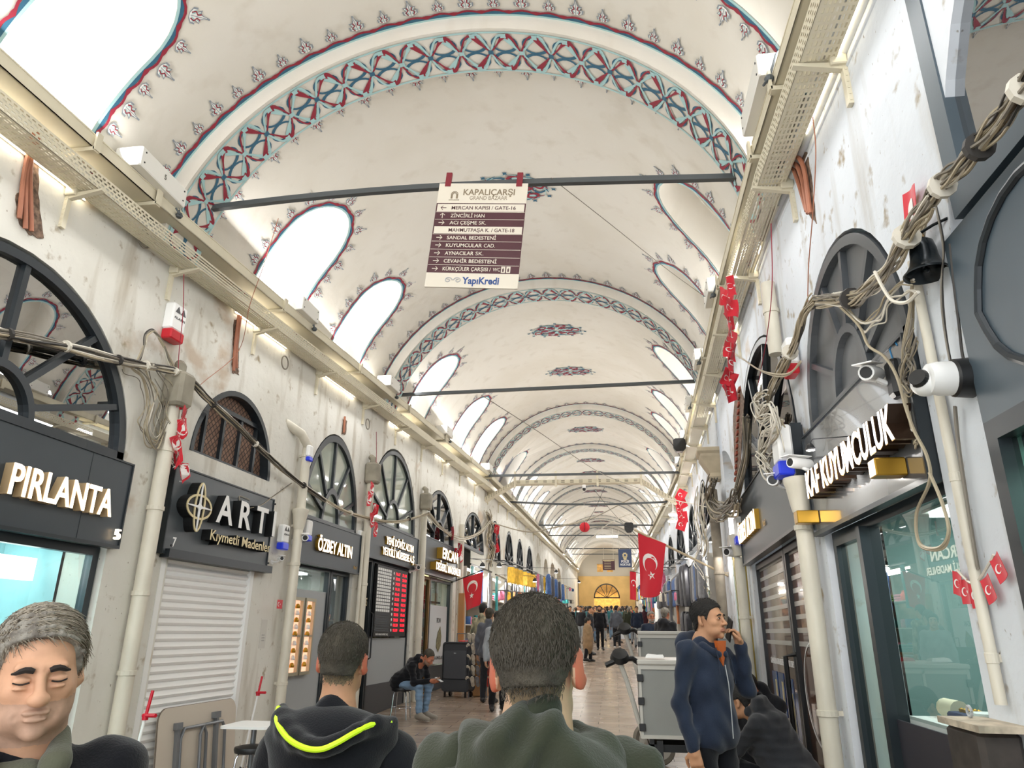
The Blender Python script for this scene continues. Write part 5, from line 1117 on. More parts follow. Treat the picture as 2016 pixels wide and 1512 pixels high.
# fractions of height from photograph
rows = [(.205, .288, 0), (.288, .36, 1), (.36, .425, 1), (.425, .502, 0), (.502, .572, 1), (.572, .648, 1), (.648, .722, 1), (.722, .795, 1), (.795, .868, 1)]
mb = MB(); mb.box(0, Wd, -.0095, -.008, rowz(.868), rowz(.20)); mb.build('maroon_field', M_mar, T)
mb = MB()
for a, b, k in rows:
    if k == 0: mb.box(.012, Wd-.012, -.0105, -.0095, rowz(b)+.006, rowz(a)-.004)
    else: mb.box(.006, Wd-.006, -.0105, -.0095, rowz(a)-.002, rowz(a)+.002)
mb.build('white_rows', M_sg, T)
def arrow(z, d, m, x=.075, s=.028):
    mb = MB(); t = .0035; P = [(-s, -t), (s*.75, -t), (s*.1, -s*.72), (s*.28, -s*.85), (s*1.05, 0), (s*.28, s*.85), (s*.1, s*.72), (s*.75, t), (-s, t)]
    c, q = {'r': (1, 0), 'l': (-1, 0), 'u': (0, 1)}[d]; P = [(x+a*c-b*q, z+a*q+b*c) for a, b in P]; mb.prism(P, -.0125, -.0105); mb.build('arrow', m, T)
L_ = [('MERCAN KAPISI / GATE-16', '', 'l', .155, .73), ('ZİNCİRLİ HAN', '', 'u', .155, .535), ('ACI ÇEŞME', 'SK.', 'r', .155, .475), ('MAHMUTPAŞA K. / GATE-18', '', None, .155, .92), ('SANDAL BEDESTENİ', '', 'r', .15, .72), ('KUYUMCULAR', 'CAD.', 'r', .15, .56), ('AYNACILAR', 'SK.', 'r', .15, .475), ('CEVAHİR BEDESTENİ', '', 'r', .15, .74), ('KÜRKÇÜLER ÇARŞISI /', 'WC', 'r', .15, .69)]
tot = [.62, .33, .265, .63, .47, .345, .275, .50, .455]; ext = [0, 0, .07, 0, 0, .105, .075, 0, .07]
for (a, b, k), (s1, s2, ar, x0, _), w_, e_ in zip(rows, L_, tot, ext):
    z = rowz((a+b)/2)-.014; m = M_mar if k == 0 else M_sg; text('lettering', s1, w_, .037, m, T, x0, -.0105, z-.004, ex=.0012, bold=.014, align='LEFT')
    if s2: text('lettering_thin', s2, e_, .037, m, T, x0+w_+.018, -.0105, z-.004, ex=.0012, bold=.004, align='LEFT')
    if ar: arrow(z+.014, ar, m)
for x in (.70, .748): mb = MB(); mb.box(x, x+.038, -.0115, -.0105, rowz(.86), rowz(.803)); o = mb.build('pictogram_field', M_sg, T); mb = MB(); cz = rowz(.832); mb.prism([(x+.013, cz-.022), (x+.025, cz-.022), (x+.027, cz+.008), (x+.011, cz+.008)], -.0125, -.0115); mb.prism([(x+.019+.005*math.cos(t), cz+.016+.005*math.sin(t)) for t in [2*PI*j/8 for j in range(8)]], -.0125, -.0115); mb.build('figure', M_mar, o)
text('heading', 'KAPALIÇARŞI', .50, .066, M_tan, T, .50, -.008, rowz(.118), ex=.0015, bold=.02); text('subheading', 'GRAND BAZAAR', .365, .042, M_tan, T, .50, -.008, rowz(.165), ex=.0015)
mb = MB(); cx, cz = .165, rowz(.135)
for r_ in (.036, .027, .018): mb.loft([[(cx+q*math.cos(t), y, cz+.025+q*math.sin(t)) for q, y in ((r_, -.0105), (r_-.005, -.0105), (r_-.005, -.008), (r_, -.008))] for t in [PI*i/12 for i in range(13)]])
for sx in (-1, 1): mb.box(cx+sx*.026-.009, cx+sx*.026+.009, -.0105, -.008, cz-.02, cz+.026)
mb.build('arch_logo', M_tan, T); text('logo_caption', 'KAPALIÇARŞI', .10, .012, M_tan, T, .165, -.008, rowz(.172))
text('sponsor', 'YapıKredi', .345, .068, M_ybl, T, .52, -.008, rowz(.965), ex=.0015, bold=.03)
mb = MB()
for sg in (-1, 1):
    pts = [Vector((.26+sg*(.0+.045+.04*math.exp(-.16*t)*math.cos(t+ (PI))), -.010, rowz(.935)+.034*math.exp(-.16*t)*math.sin(t+PI)*-1)) for t in [i*.35 for i in range(26)]]
    mb.tube(pts, .0055, 5)
mb.build('ram_horn_logo', M_sil, T)
for x in (.085, Wd-.085):
    mb = MB(); mb.box(x-.028, x+.028, -.013, .013, -.035, .12); mb.build('strap', mat('strap_red', '#7e2330', .4), T)
# police board, brown board, paper ball, cable bridge, hanging camera
def board(name, label, c, w, h, m, y):
    o = thing(name, label, 'sign', Matrix.Translation(c)); mb = MB(); mb.box(-w/2, w/2, -.02, .02, -h/2, h/2); mb.build('board', m, o)
    for x in (-w*.4, w*.4): mb = MB(); mb.cyl((x, 0, h/2), (x, 0, at_y(1200, 1034, 33).z-c.z), .008, 6); mb.build('hanger', M_cabw, o)
    return o
c = at_y(1230.5, 1099, 33.0); o = board('police_sign', 'hanging navy POLİS NOKTASI board with a crest', c, .58, .79, mat('police_navy', '#39496b', .5), 30)
text('lettering', 'POLİS', .34, .10, M_letw, o, 0, -.02, -.19, bold=.03); text('lettering', 'NOKTASI', .44, .09, M_letw, o, 0, -.02, -.32, bold=.03)
mb = MB(); mb.prism([((.13 if k % 2 else .10)*math.cos(k*PI/8), .13+(.13 if k % 2 else .10)*math.sin(k*PI/8)) for k in range(16)], -.03, -.02); mb.prism([(-.09, .05), (.09, .05), (.06, -.06), (0, -.09), (-.06, -.06)], -.03, -.02); mb.build('crest', M_pale, o); mb = MB(); mb.lathe([(.05, .0), (.05, .01)], 12, Matrix.Translation((0, -.031, .13)) @ Matrix.Rotation(PI/2, 4, 'X')); mb.build('crest_centre', mat('police_navy', '#39496b', .5), o)
c = at_y(1198.5, 1112, 33.0); o = board('information_sign', 'small maroon board hanging beside the navy police board', c, .54, .46, M_mar, 32)
mb = MB()
for k in range(5): mb.box(-.2, .1, -.024, -.02, .12-.07*k, .135-.07*k)
mb.box(-.25, .25, -.024, -.02, .17, .21); mb.build('print_lines', M_pale, o)
c = at_y(1151, 1038, 20); T = thing('paper_ball', 'red honeycomb paper ball hanging over the street', 'decoration', Matrix.Translation(c)); mb = MB()
for k in range(24):
    t = 2*PI*k/24; rr = .14; mb.sphere((0, 0, 0), 0.001, 4)
    P = [(rr*math.cos(a)*math.cos(t)*(1), rr*math.cos(a)*math.sin(t), rr*math.sin(a)) for a in [-PI/2+PI*i/12 for i in range(13)]]
    P2 = [(rr*.93*math.cos(a)*math.cos(t+.13), rr*.93*math.cos(a)*math.sin(t+.13), rr*math.sin(a)) for a in [-PI/2+PI*i/12 for i in range(13)]]
    P3 = [(rr*math.cos(a)*math.cos(t+2*PI/24), rr*math.cos(a)*math.sin(t+2*PI/24), rr*math.sin(a)) for a in [-PI/2+PI*i/12 for i in range(13)]]
    mb.loft([P, P2, P3], False, False)
mb.build('ball', M_flag, T); mb = MB(); mb.box(-.008, .008, -.145, -.14, -.12, .12); mb.build('seam', mat('seam_dark', '#5a0c16', .6), T); mb = MB(); mb.cyl((0, 0, .14), (0, 0, .95), .003, 5); mb.build('thread', M_cabw, T)
T = thing('cable_bridge', 'ivory perforated cable bridge crossing the street under the third tie rod', 'cable tray')
P = [at_y(948, 993, 20.3), at_y(1015, 955, 20.3), at_y(1262, 951, 20.3), at_y(1342, 1000, 20.3)]
mb = MB(); mb.loft([[(p.x, p.y-.15, p.z), (p.x, p.y+.15, p.z), (p.x, p.y+.15, p.z+.11), (p.x, p.y-.15, p.z+.11)] for p in P]); mb.build('tray', M_ivory, T)
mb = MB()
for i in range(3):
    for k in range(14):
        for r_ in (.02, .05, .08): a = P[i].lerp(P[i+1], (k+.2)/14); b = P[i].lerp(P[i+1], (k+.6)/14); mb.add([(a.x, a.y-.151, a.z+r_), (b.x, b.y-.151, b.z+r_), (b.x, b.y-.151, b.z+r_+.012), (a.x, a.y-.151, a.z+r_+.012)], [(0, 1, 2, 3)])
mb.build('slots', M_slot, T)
for k in (.0, .33, .66, 1): a = P[1].lerp(P[2], k); mb = MB(); mb.box(a.x-.03, a.x+.03, 20.12, 20.16, a.z-.1, a.z+.36); mb.build('hanger', M_ivory, T)
c = at_y(1150, 963, 20); T = thing('hanging_camera', 'small dark dome camera hanging under the cable bridge', 'camera', Matrix.Translation(c)); mb = MB(); mb.sphere((0, 0, 0), .05, 12); mb.build('dome', M_black, T, True); mb = MB(); mb.cyl((0, 0, .03), (0, 0, .12), .05, 12); mb.build('collar', M_letw, T)
T = thing('tube_lamp', 'bright tube lamp hanging across the street on a thin rod', 'lamp', Matrix.Translation(at_y(1195, 1056.5, 37.7))); mb = MB(); mb.box(-.55, .55, -.04, .04, -.05, .05); mb.build('tube', M_lamp, T); mb = MB(); mb.box(-.57, .57, -.05, .05, .05, .09); mb.build('holder', M_wbox, T)
for i, (a, b) in enumerate(((1326, 1014), (1324, 1027))):
    c = at_y(a, b, 19+2*i); T = thing('pendant_lamp', ['glowing round lamp beside the far pennants, nearer of two', 'glowing round lamp beside the far pennants, farther of two'][i], 'lamp', Matrix.Translation(c)); mb = MB(); mb.lathe([(.001, -.02), (.12, -.01), (.13, .02), (.001, .03)], 16); mb.build('glowing_disc', M_lamp, T); mb = MB(); mb.lathe([(.13, .02), (.14, .05), (.03, .09), (.01, .3)], 16); mb.build('shade', M_wbox, T); point('pendant_light', c-Vector((0, 0, .15)), 25)
for i, (a, b, lb) in enumerate(((284, 470, 'grey wire ring hanging under the cable tray beyond the big dark fanlight'), (561, 714, 'grey wire ring hanging under the cable tray past the narrow conduit gash'), (724, 835, 'small grey wire ring under the cable tray above the exchange office'))):
    c = atw(a, b, -1, .05); mb = MB(); Mr = WL(-1, c.y, c.z, .05); mb.tube([(.085*math.cos(t), 0, .085*math.sin(t)) for t in [2*PI*k/28 for k in range(29)]], .009, 6); o = mb.build('wire_ring', M_cab2, None, True, Mr); tag(o, lb, 'wire ring')
# ================================================================ people: smooth blended volumes meshed with surface nets
class P_:
    def __init__(s, f, lo, hi, k=.02, op=1): s.f, s.lo, s.hi, s.k, s.op = f, np.array(lo), np.array(hi), k, op
def cap(a, b, r1, r2=None, k=.02, op=1):
    a, b = np.array(a, float), np.array(b, float); r2 = r1 if r2 is None else r2; d = b-a; L2 = max(1e-9, d@d)
    def f(P):
        t = np.clip(((P-a)@d)/L2, 0, 1); return np.linalg.norm(P-a-t[:, None]*d, axis=1)-(r1+(r2-r1)*t)
    R_ = max(r1, r2); return P_(f, np.minimum(a, b)-R_, np.maximum(a, b)+R_, k, op)
def ell(c, r, k=.02, op=1, Q=None):
    c, r = np.array(c, float), np.array(r, float); Q = np.eye(3) if Q is None else np.array(Q)
    def f(P):
        q = (P-c)@Q; n = np.linalg.norm(q/r, axis=1); m = np.linalg.norm(q/r**2, axis=1); return n*(n-1)/np.maximum(m, 1e-9)
    m = float(r.max()); return P_(f, c-m, c+m, k, op)
def field(prims, P):
    D = np.full(len(P), 9.0)
    for p in prims:
        sel = np.all((P > p.lo-.09) & (P < p.hi+.09), axis=1)
        if not sel.any(): continue
        d = p.f(P[sel]); D0 = D[sel]
        if p.op > 0: h = np.clip(.5+.5*(D0-d)/p.k, 0, 1); D[sel] = D0*(1-h)+d*h-p.k*h*(1-h)
        elif p.op == -1: h = np.clip(.5-.5*(D0+d)/p.k, 0, 1); D[sel] = D0*(1-h)-d*h+p.k*h*(1-h)
    return D
def nets(prims, h, post=None, flt=None):
    pos = [p for p in prims if p.op > 0]; lo = np.min([p.lo for p in pos], 0)-2.5*h-.01; hi = np.max([p.hi for p in pos], 0)+2.5*h+.01
    n = np.ceil((hi-lo)/h).astype(int)+1; ax = [lo[i]+h*np.arange(n[i]) for i in range(3)]
    G = np.stack(np.meshgrid(*ax, indexing='ij'), -1).reshape(-1, 3); V = field(prims, G)
    if post is not None: V = post(G, V)
    V = V.reshape(n); I = V < 0
    cnt = np.zeros(n-1); acc = np.zeros((*(n-1), 3)); S_ = [slice(0, -1), slice(1, None)]
    def cn(a, i, j, k): return a[S_[i], S_[j], S_[k]]
    for axn in range(3):
        for u in (0, 1):
            for v in (0, 1):
                o = [0, 0, 0]; oth = [q for q in range(3) if q != axn]; o[oth[0]] = u; o[oth[1]] = v; o2 = list(o); o2[axn] = 1
                A, B = cn(V, *o), cn(V, *o2); X = cn(I, *o) != cn(I, *o2); t = np.where(X, A/np.where(A == B, 1, A-B), 0); cnt += X
                for q in range(3): acc[..., q] += np.where(X, o[q]+(t if q == axn else 0), 0)
    act = cnt > 0; idx = -np.ones(act.shape, int); idx[act] = np.arange(act.sum())
    base = np.stack(np.nonzero(act), -1); verts = lo+h*(base+acc[act]/cnt[act][:, None]); F = []
    for axn in range(3):
        oth = [q for q in range(3) if q != axn]; sl0 = [slice(1, -1)]*3; sl0[axn] = slice(0, -1); sl1 = list(sl0); sl1[axn] = slice(1, None)
        a = I[tuple(sl0)]; b = I[tuple(sl1)]; X = a != b; c = np.stack(np.nonzero(X), -1); c0 = c.copy(); c0[:, oth[0]] += 1; c0[:, oth[1]] += 1
        def g(du, dv): q = c0.copy(); q[:, oth[0]] -= du; q[:, oth[1]] -= dv; return idx[q[:, 0], q[:, 1], q[:, 2]]
        quad = np.stack([g(1, 1), g(0, 1), g(0, 0), g(1, 0)], -1); s = a[X]
        if axn == 1: s = ~s
        quad[~s] = quad[~s][:, ::-1]; F.append(quad)
    return verts, np.concatenate(F)
def blobmesh(name, prims, h, mats, parent=None, M=None, matfn=None, post=None, smooth=1):
    if isinstance(prims[0], tuple):
        vs, fs, n0 = [], [], 0
        for pr, hh_ in prims: a_, b_ = nets(pr, hh_, post); vs.append(a_); fs.append(b_+n0); n0 += len(a_)
        v, f = np.concatenate(vs), np.concatenate(fs)
    else: v, f = nets(prims, h, post)
    me = bpy.data.meshes.new(name); me.vertices.add(len(v)); me.vertices.foreach_set('co', v.ravel()); me.loops.add(len(f)*4); me.loops.foreach_set('vertex_index', f.ravel()); me.polygons.add(len(f)); me.polygons.foreach_set('loop_start', np.arange(len(f))*4)
    for m in (mats if isinstance(mats, (list, tuple)) else [mats]): me.materials.append(m)
    if matfn is not None: me.polygons.foreach_set('material_index', matfn(v[f].mean(1)).astype(np.int32))
    me.polygons.foreach_set('use_smooth', np.ones(len(f), bool)); me.update(calc_edges=True); me.validate()
    o = bpy.data.objects.new(name, me); COL.objects.link(o)
    if parent is not None: o.parent = parent
    if M is not None: o.matrix_world = M
    return o
def rotm(yaw=0, pitch=0, roll=0): return np.array(Matrix.Rotation(yaw, 3, 'Z') @ Matrix.Rotation(pitch, 3, 'X') @ Matrix.Rotation(roll, 3, 'Y'))
def xf(prims, Q, c, s=1.0):
    """rigid copy of primitives"""
    out = []
    for p in prims:
        cs = np.array([[x, y, z] for x in (p.lo[0], p.hi[0]) for y in (p.lo[1], p.hi[1]) for z in (p.lo[2], p.hi[2])])*s@Q.T+c
        out.append(P_(lambda P, f=p.f: f(((P-c)@Q)/s)*s, cs.min(0), cs.max(0), p.k*s, p.op))
    return out
def head_prims(o):
    old = o.get('old', 0); L = []
    L += [ell((0, .018, .036), (.074, .095, .082)), ell((0, -.026, -.025), (.058, .066, .080), .03), ell((0, -.030, -.070), (.048, .050, .036), .03), ell((0, -.075, -.098), (.019, .016, .015), .02)]
    for s in (-1, 1):
        L += [ell((s*.040, -.058, -.022), (.020, .022, .020), .02), ell((s*.036, -.052, -.070), (.016, .03, .022), .02)]
    L += [cap((-.036, -.082, .024), (.036, -.082, .024), .0095, k=.018)]
    for s in (-1, 1): L += [ell((s*.031, -.098, .005), (.017, .017, .012), .014, -1)]
    for s in (-1, 1): L += [ell((s*.031, -.080, .003), (.0150, .0125, .0105), .006)]
    if o.get('lids', 1):
        for s in (-1, 1): L += [cap((s*.019, -.089, .003), (s*.043, -.086, .002), .0035, k=.004)]
    L += [cap((0, -.085, .018), (0, -.110, -.024), .0075, .0105, .010), ell((0, -.113, -.028), (.012, .0115, .0105), .008)]
    for s in (-1, 1): L += [ell((s*.0125, -.101, -.031), (.0085, .010, .008), .006), ell((s*.007, -.108, -.039), (.0035, .005, .003), .003, -1)]
    L += [ell((0, -.0935, -.056), (.025, .011, .0062), .006), ell((0, -.0925, -.0675), (.021, .011, .0072), .006), cap((-.023, -.1015, -.0615), (.023, -.1015, -.0615), .0016, k=.004, op=-1)][:2 if old else 3]
    if old: L += [cap((0, -.1025, -.0605), (sx_*.025, -.0935, -.0675), .0020, k=.004, op=-1) for sx_ in (-1, 1)]
    if old:
        for s in (-1, 1): L += [cap((s*.020, -.103, -.030), (s*.034, -.085, -.066), .0022, k=.006, op=-1), ell((s*.031, -.087, -.011), (.014, .007, .004), .006), cap((s*.012, -.094, .034), (s*.006, -.095, .020), .0015, k=.005, op=-1)]
        for z in (.05, .062): L += [cap((-.03, -.093, z), (.03, -.093, z), .0012, k=.005, op=-1)]
    for s in (-1, 1):
        Qe = np.array(Matrix.Rotation(s*R(28), 3, 'Z') @ Matrix.Rotation(R(-12), 3, 'X')); es = o.get('ear', 1)
        L += [ell((s*.079, .018, -.005), (.0075*es, .019*es, .032*es), .006, 1, Qe), ell((s*.088, .006, -.004), (.006, .009, .017), .004, -1, Qe), ell((s*.074, .008, -.03), (.007, .009, .011), .008)]
        if old: L += [ell((0, -.014, -.068), (.062, .058, .046), .02), ell((0, -.010, -.03), (.067, .058, .075), .02), ell((.0, -.108, -.030), (.0155, .0125, .011), .008)]
    L += [cap((0, .020, -.05), (0, .040, -.20), .053*o.get('neck', 1), .060*o.get('neck', 1), .03)]
    return L
def hairline(o):
    fr, sd, nb = o.get('front', .066), o.get('side', -.012), o.get('nape', -.07)
    ys = [-.13, -.07, -.045, -.02, -.01, .03, .045, .07, .12]; zs = [fr, fr, fr*.7, sd, .022, .024, -.02, nb, nb]
    return lambda y: np.interp(y, ys, zs)
def hair_mesh(o, Q, c, h, m, parent, s=1.0, thick=.010, tuft=.003):
    hl = hairline(o)
    pr = [ell((0, .020, .040), (.074+thick, .095+thick, .082+thick)), ell((0, -.02, .02), (.058+thick*.9, .064+thick*.8, .055+thick), .03), ell((0, .05, -.04), (.056+thick*.5, .05+thick*.6, .06), .03)]
    pr2 = xf(pr, Q, c, s)
    def post(G, V):
        q = ((G-c)@Q)/s; lim = (hl(q[:, 1])-q[:, 2])*s
        n = tuft*(np.sin(q[:, 0]*260+4*np.sin(q[:, 2]*90))*np.sin(q[:, 1]*210+3*np.sin(q[:, 0]*70))+.6*np.sin(q[:, 2]*300+q[:, 1]*200))*s
        skin = np.minimum((np.linalg.norm((q-[0, .018, .036])/[.074, .095, .082], axis=1)-1)*.075, (np.linalg.norm((q-[0, -.026, -.025])/[.058, .066, .080], axis=1)-1)*.06)*s
        return np.maximum(np.maximum(V+n, lim), -(skin+.012*s))
    return blobmesh('hair', pr2, h, m, parent, None, None, post)
def strands(o, Q, c, n, ln, r, m, parent, s=1.0, comb=(0, .5, -.4), seed=1, name='hair_strands', jit=.35, off=.004, seg=3, lift=.30):
    rg = np.random.default_rng(seed); hl = hairline(o); mb = MB(); k = 0; comb = np.array(comb)
    while k < n:
        d = rg.normal(size=3); d /= np.linalg.norm(d); q = np.array([0, .020, .040])+d*np.array([.077+off, .098+off, .085+off])
        if q[2] < -.01: an_ = d[0]*1.5; q = np.array([math.sin(an_)*.064, .03+math.cos(an_)*.070, -.01-rg.random()*.09])
        lim = hl(q[1]); fade = o.get('fade', 0)
        if q[2] < lim+.004 and not (fade and q[1] > .0 and q[2] > lim-fade and abs(q[0]) > -1 and rg.random() < (1-(lim-q[2])/fade)*.8): continue
        if q[2] < lim: q = np.array([q[0]*.97, q[1]*.985, q[2]])
        g = comb+rg.normal(size=3)*jit; t = g-d*(g@d)*.8+d*lift; t /= np.linalg.norm(t); P = []; l_ = ln*rg.uniform(.6, 1.2)
        for i in range(seg+1): f = i/seg; P.append(((q+t*l_*f-d*(f*f)*l_*.18)*s)@Q.T+c)
        mb.tube(P, [r*s*(1-.75*i/seg) for i in range(seg+1)], 3, caps=False); k += 1
    return mb.build(name, m, parent)
def hand_prims(w, dirv, palmn, curl=(.5, .5, .5, .5), thumb=1, side=1, s=1.0, spread=.12):
    """w wrist point, dirv fingers direction, palmn palm normal"""
    w = np.array(w, float); d = np.array(dirv, float); d /= np.linalg.norm(d); n = np.array(palmn, float); n -= d*(n@d); n /= np.linalg.norm(n); a = np.cross(d, n)*side
    L = [cap(w, w+d*.03*s, .026*s, .028*s, .015)]
    for i, x in enumerate((-.028, -.010, .010, .028)): L.append(cap(w+d*.02*s+a*x*.7*s, w+d*.085*s+a*x*s, .015*s, .013*s, .012))
    for i, (x, l_, cu) in enumerate(zip((-.030, -.0105, .0095, .029), (.062, .078, .083, .074), curl)):
        p = w+d*(.088-.004*abs(i-2))*s+a*x*s; an = 0; dd = d+a*x*spread*10*.12
        for j, f in enumerate((.45, .32, .23)):
            an += cu*(1.0 if j == 0 else 1.15); v = dd*math.cos(an)+n*math.sin(an); q = p+v*l_*f*s; L.append(cap(p, q, (.0095-.0008*j)*s, (.0088-.0008*j)*s, .004)); p = q
    p = w+d*.028*s+a*.026*s; v = d*.55+a*.7+n*.45*thumb; v /= np.linalg.norm(v); q = p+v*.042*s; L.append(cap(p, q, .0145*s, .0115*s, .010)); v = d*.8+a*.15+n*.55*thumb; v /= np.linalg.norm(v); q2 = q+v*.032*s; L.append(cap(q, q2, .0110*s, .0095*s, .005)); v = d*.95-a*.1+n*.4*thumb; v /= np.linalg.norm(v); L.append(cap(q2, q2+v*.024*s, .0095*s, .008*s, .004))
    return L
SK = {k: mat('skin_'+k, c, .55, spec=.3, vary=.06, vscale=30) for k, c in dict(olive='#b98a6a', fair='#c99a7c', tan='#a8795c', ruddy='#b5755a', pale='#c7a184').items()}
M_lip = mat('lips', '#a8705a', .5); M_ear = mat('ear_warm', '#b9644c', .5); M_stub = mat('stubble_skin', '#8e7260', .7); M_eyew = mat('eye_white', '#ddd8d2', .25); M_iris = mat('iris_dark', '#20140e', .15); M_brow = mat('eyebrow_dark', '#241c18', .9); M_nape = mat('shaved_nape', '#7d6a50', .8)
H_dark = mat('hair_dark', '#2a231d', .75, col2='#3a332a', vscale=40, bump=.5, bscale=160); H_blk = mat('hair_black', '#15120f', .7, bump=.5, bscale=160); H_grey = mat('hair_grey', '#8f8a80', .7, col2='#5f5850', vscale=30, bump=.5, bscale=150); H_buzz = mat('hair_buzz', '#4a4438', .8, col2='#2f2a22', vscale=14, bump=.4, bscale=300); H_gs = mat('hair_grey_strand', '#988f80', .6); H_gd = mat('hair_grey_dark_strand', '#5c5142', .6); H_bl = mat('beard_grey', '#9c978e', .9, bump=.6, bscale=200)
def head_matfn(Q, c, s, o):
    def f(C):
        q = ((C-c)@Q)/s; m = np.zeros(len(q), int)
        if o.get('beard'): m[(q[:, 2] < -.040) & (q[:, 1] < .0) & (q[:, 2] > -.13) & ~((np.abs(q[:, 0]) < .012) & (q[:, 1] < -.1) & (q[:, 2] > -.05))] = 3
        if not o.get('old'): m[(np.abs(q[:, 0]) < .024) & (q[:, 2] < -.0505) & (q[:, 2] > -.0755) & (q[:, 1] < -.085)] = 1
        if o.get('warm_ear'): m[(np.abs(q[:, 0]) > .0735) & (q[:, 2] < .04) & (q[:, 2] > -.05)] = 2
        hl = hairline(o)
        if o.get('shaved'): m[(q[:, 2] < hl(q[:, 1])+.012) & (q[:, 2] > hl(q[:, 1])-.028+.004*np.sin(q[:, 0]*300)) & (q[:, 1] > .0) & (np.abs(q[:, 0]) < .073)] = 4
        return m
    return f
def face_bits(T, Q, c, s, brow=M_brow, openeye=True, bw=1.0):
    X = lambda p: tuple((np.array(p)*s)@Q.T+c)
    for sd in (-1, 1):
        mb = MB(); pts = [X((sd*(.013+.036*k/5), -.0955+.010*(k/5)**2, .0245-.004*(bw > 1.3)+.0045*math.sin(PI*min(1, k/4))*.9-.004*(k/5)**2)) for k in range(6)]; mb.tube(pts, [s*r*bw for r in (.0034, .0044, .0042, .0036, .0026, .0012)], 6); mb.build('eyebrow', brow, T, True)
        if openeye:
            mb = MB(); mb.sphere((0, 0, 0), .0122*s, 12, Matrix.Translation(X((sd*.031, -.0823, .0030))) @ Matrix([list(r_)+[0] for r_ in Q]+[[0, 0, 0, 1]]), .42, .92); e = mb.build('eye', M_eyew, T, True)
            mb = MB(); mb.sphere((0, 0, 0), .0056*s, 10, Matrix.Translation(X((sd*.031, -.0905, .0030))) @ Matrix([list(r_)+[0] for r_ in Q]+[[0, 0, 0, 1]]), .82); mb.build('iris', M_iris, e, True)
            mb = MB(); mb.tube([X((sd*(.018+.027*k/5), -.0925+.006*(k/5)**2, .0035+.0065*math.sin(PI*k/5))) for k in range(6)], .0014*s, 5); mb.build('upper_lid', M_brow, e, True)
def person(name_lbl, M, J, col, o={}, h=.012, group=None, hh=None, detail=1, extra=None):
    """J: joints in metres, person faces local -y. col: dict of materials"""
    A = lambda k: np.array(J[k], float); s = o.get('hs', 1.0); Q = rotm(*[R(a) for a in o.get('hrot', (0, 0, 0))]); c = A('head')
    headp = xf(head_prims(o)[:-1], Q, c, s)+[cap(c+Q@np.array([0, .02, -.05])*s, A('neck'), .053*s, .058*s, .03), cap(A('neck'), A('neck')*.55+A('chest')*.45, .06, .08, .05)]
    body = [cap(A('neck')*.8+A('chest')*.2, A('chest'), .055, .08, .05), ell(A('chest'), (.11, .07, .13), .05), cap(A('chest'), A('pelvis'), .08, .08, .05)]; sets = []
    for sd in 'LR':
        body += [cap(A('chest')+[0, 0, .08], A('sh'+sd), .06, .045, .04), cap(A('sh'+sd), A('el'+sd), .042, .034, .02), cap(A('el'+sd), A('wr'+sd), .034, .024, .015), cap(A('pelvis'), A('hip'+sd), .06, .06, .04), cap(A('hip'+sd), A('kn'+sd), .058, .046, .03), cap(A('kn'+sd), A('an'+sd), .046, .034, .02), cap(A('an'+sd), A('toe'+sd), .03, .022, .02)]
        if detail: sets.append(([cap(A('el'+sd)*.25+A('wr'+sd)*.75, A('wr'+sd), .03, .026, .015)]+hand_prims(A('wr'+sd), J.get('hd'+sd, (0, -.1, -1)), J.get('hn'+sd, (-1 if sd == 'L' else 1, 0, 0)), J.get('cu'+sd, (.45, .45, .5, .5)), 1, J.get('hs'+sd, 1 if sd == 'L' else -1)), o.get('handh', max(.005, hh or h))))
        else: body += [ell(A('wr'+sd)+np.array(J.get('hd'+sd, (0, 0, -1)))*.06, (.03, .03, .06), .02)]
    root = blobmesh('person', [(headp, hh or h), (body, max(h, .016))]+sets, h, [col['skin'], M_lip, M_ear, col.get('beard', M_stub), M_nape], None, M, head_matfn(Q, c, s, o)); tag(root, name_lbl, 'person', group)
    if not o.get('bald'): hair_mesh(o, Q, c, min(h, .012) if not detail else (hh or h), col['hair'], root, s, o.get('thick', .010), o.get('tuft', .0025) if detail else 0)
    f = o.get('fat', 1.0); jr = o.get('jr', 1.0)
    jk = [ell(A('chest')+[0, .0, .02], (.175*f, .125*f, .18), .05), cap(A('chest'), A('waist') if 'waist' in J else A('pelvis'), .135*f, .14*f, .06)]+([ell(A('pelvis')+[0, 0, -o['hem']*.5], (.19*f, .16*f, .12+o['hem']), .05)] if o.get('hem') else [])
    for sd in 'LR': jk += [cap(A('chest')+[0, .01, .09], A('sh'+sd)+[0, 0, -.012], .080*f, .058, .07), cap(A('sh'+sd)+[0, 0, -.008], A('el'+sd), .060*jr, .052*jr, .045), cap(A('el'+sd), A('wr'+sd), .056*jr, .042*jr, .015)]
    hz = o.get('hemz', 0.0); jk += [cap(A('pelvis')+[-.07*f, 0, hz], A('pelvis')+[.07*f, 0, hz], .132*f, .132*f, .05), cap(A('pelvis')+[-.06*f, 0, hz], A('chest')+[-.05*f, 0, -.05], .125*f, .12*f, .06), cap(A('pelvis')+[.06*f, 0, hz], A('chest')+[.05*f, 0, -.05], .125*f, .12*f, .06)]
    if 'hood' in o: hc = A('neck')+np.array(o['hood']); jk += [ell(hc, (.13, .07, .09), .05), cap(A('neck')+[-.07, -.03, .0], A('neck')+[.07, -.03, .0], .03, k=.04)]
    else: jk += [cap(A('neck')+[0, .01, -.03], A('neck')+[0, .02, .02], .078, .066, .04)]
    amp = o.get('wr', .004)
    def folds(G, V):
        if not detail: return V
        return V+amp*(np.sin(G[:, 2]*38+3*np.sin(G[:, 0]*17)+2*np.sin(G[:, 1]*21))+.6*np.sin(G[:, 0]*45+G[:, 2]*30+2*np.sin(G[:, 1]*30)))+o.get('puff', 0)*np.abs(np.sin(G[:, 2]*52+.6*np.sin(G[:, 0]*9)))
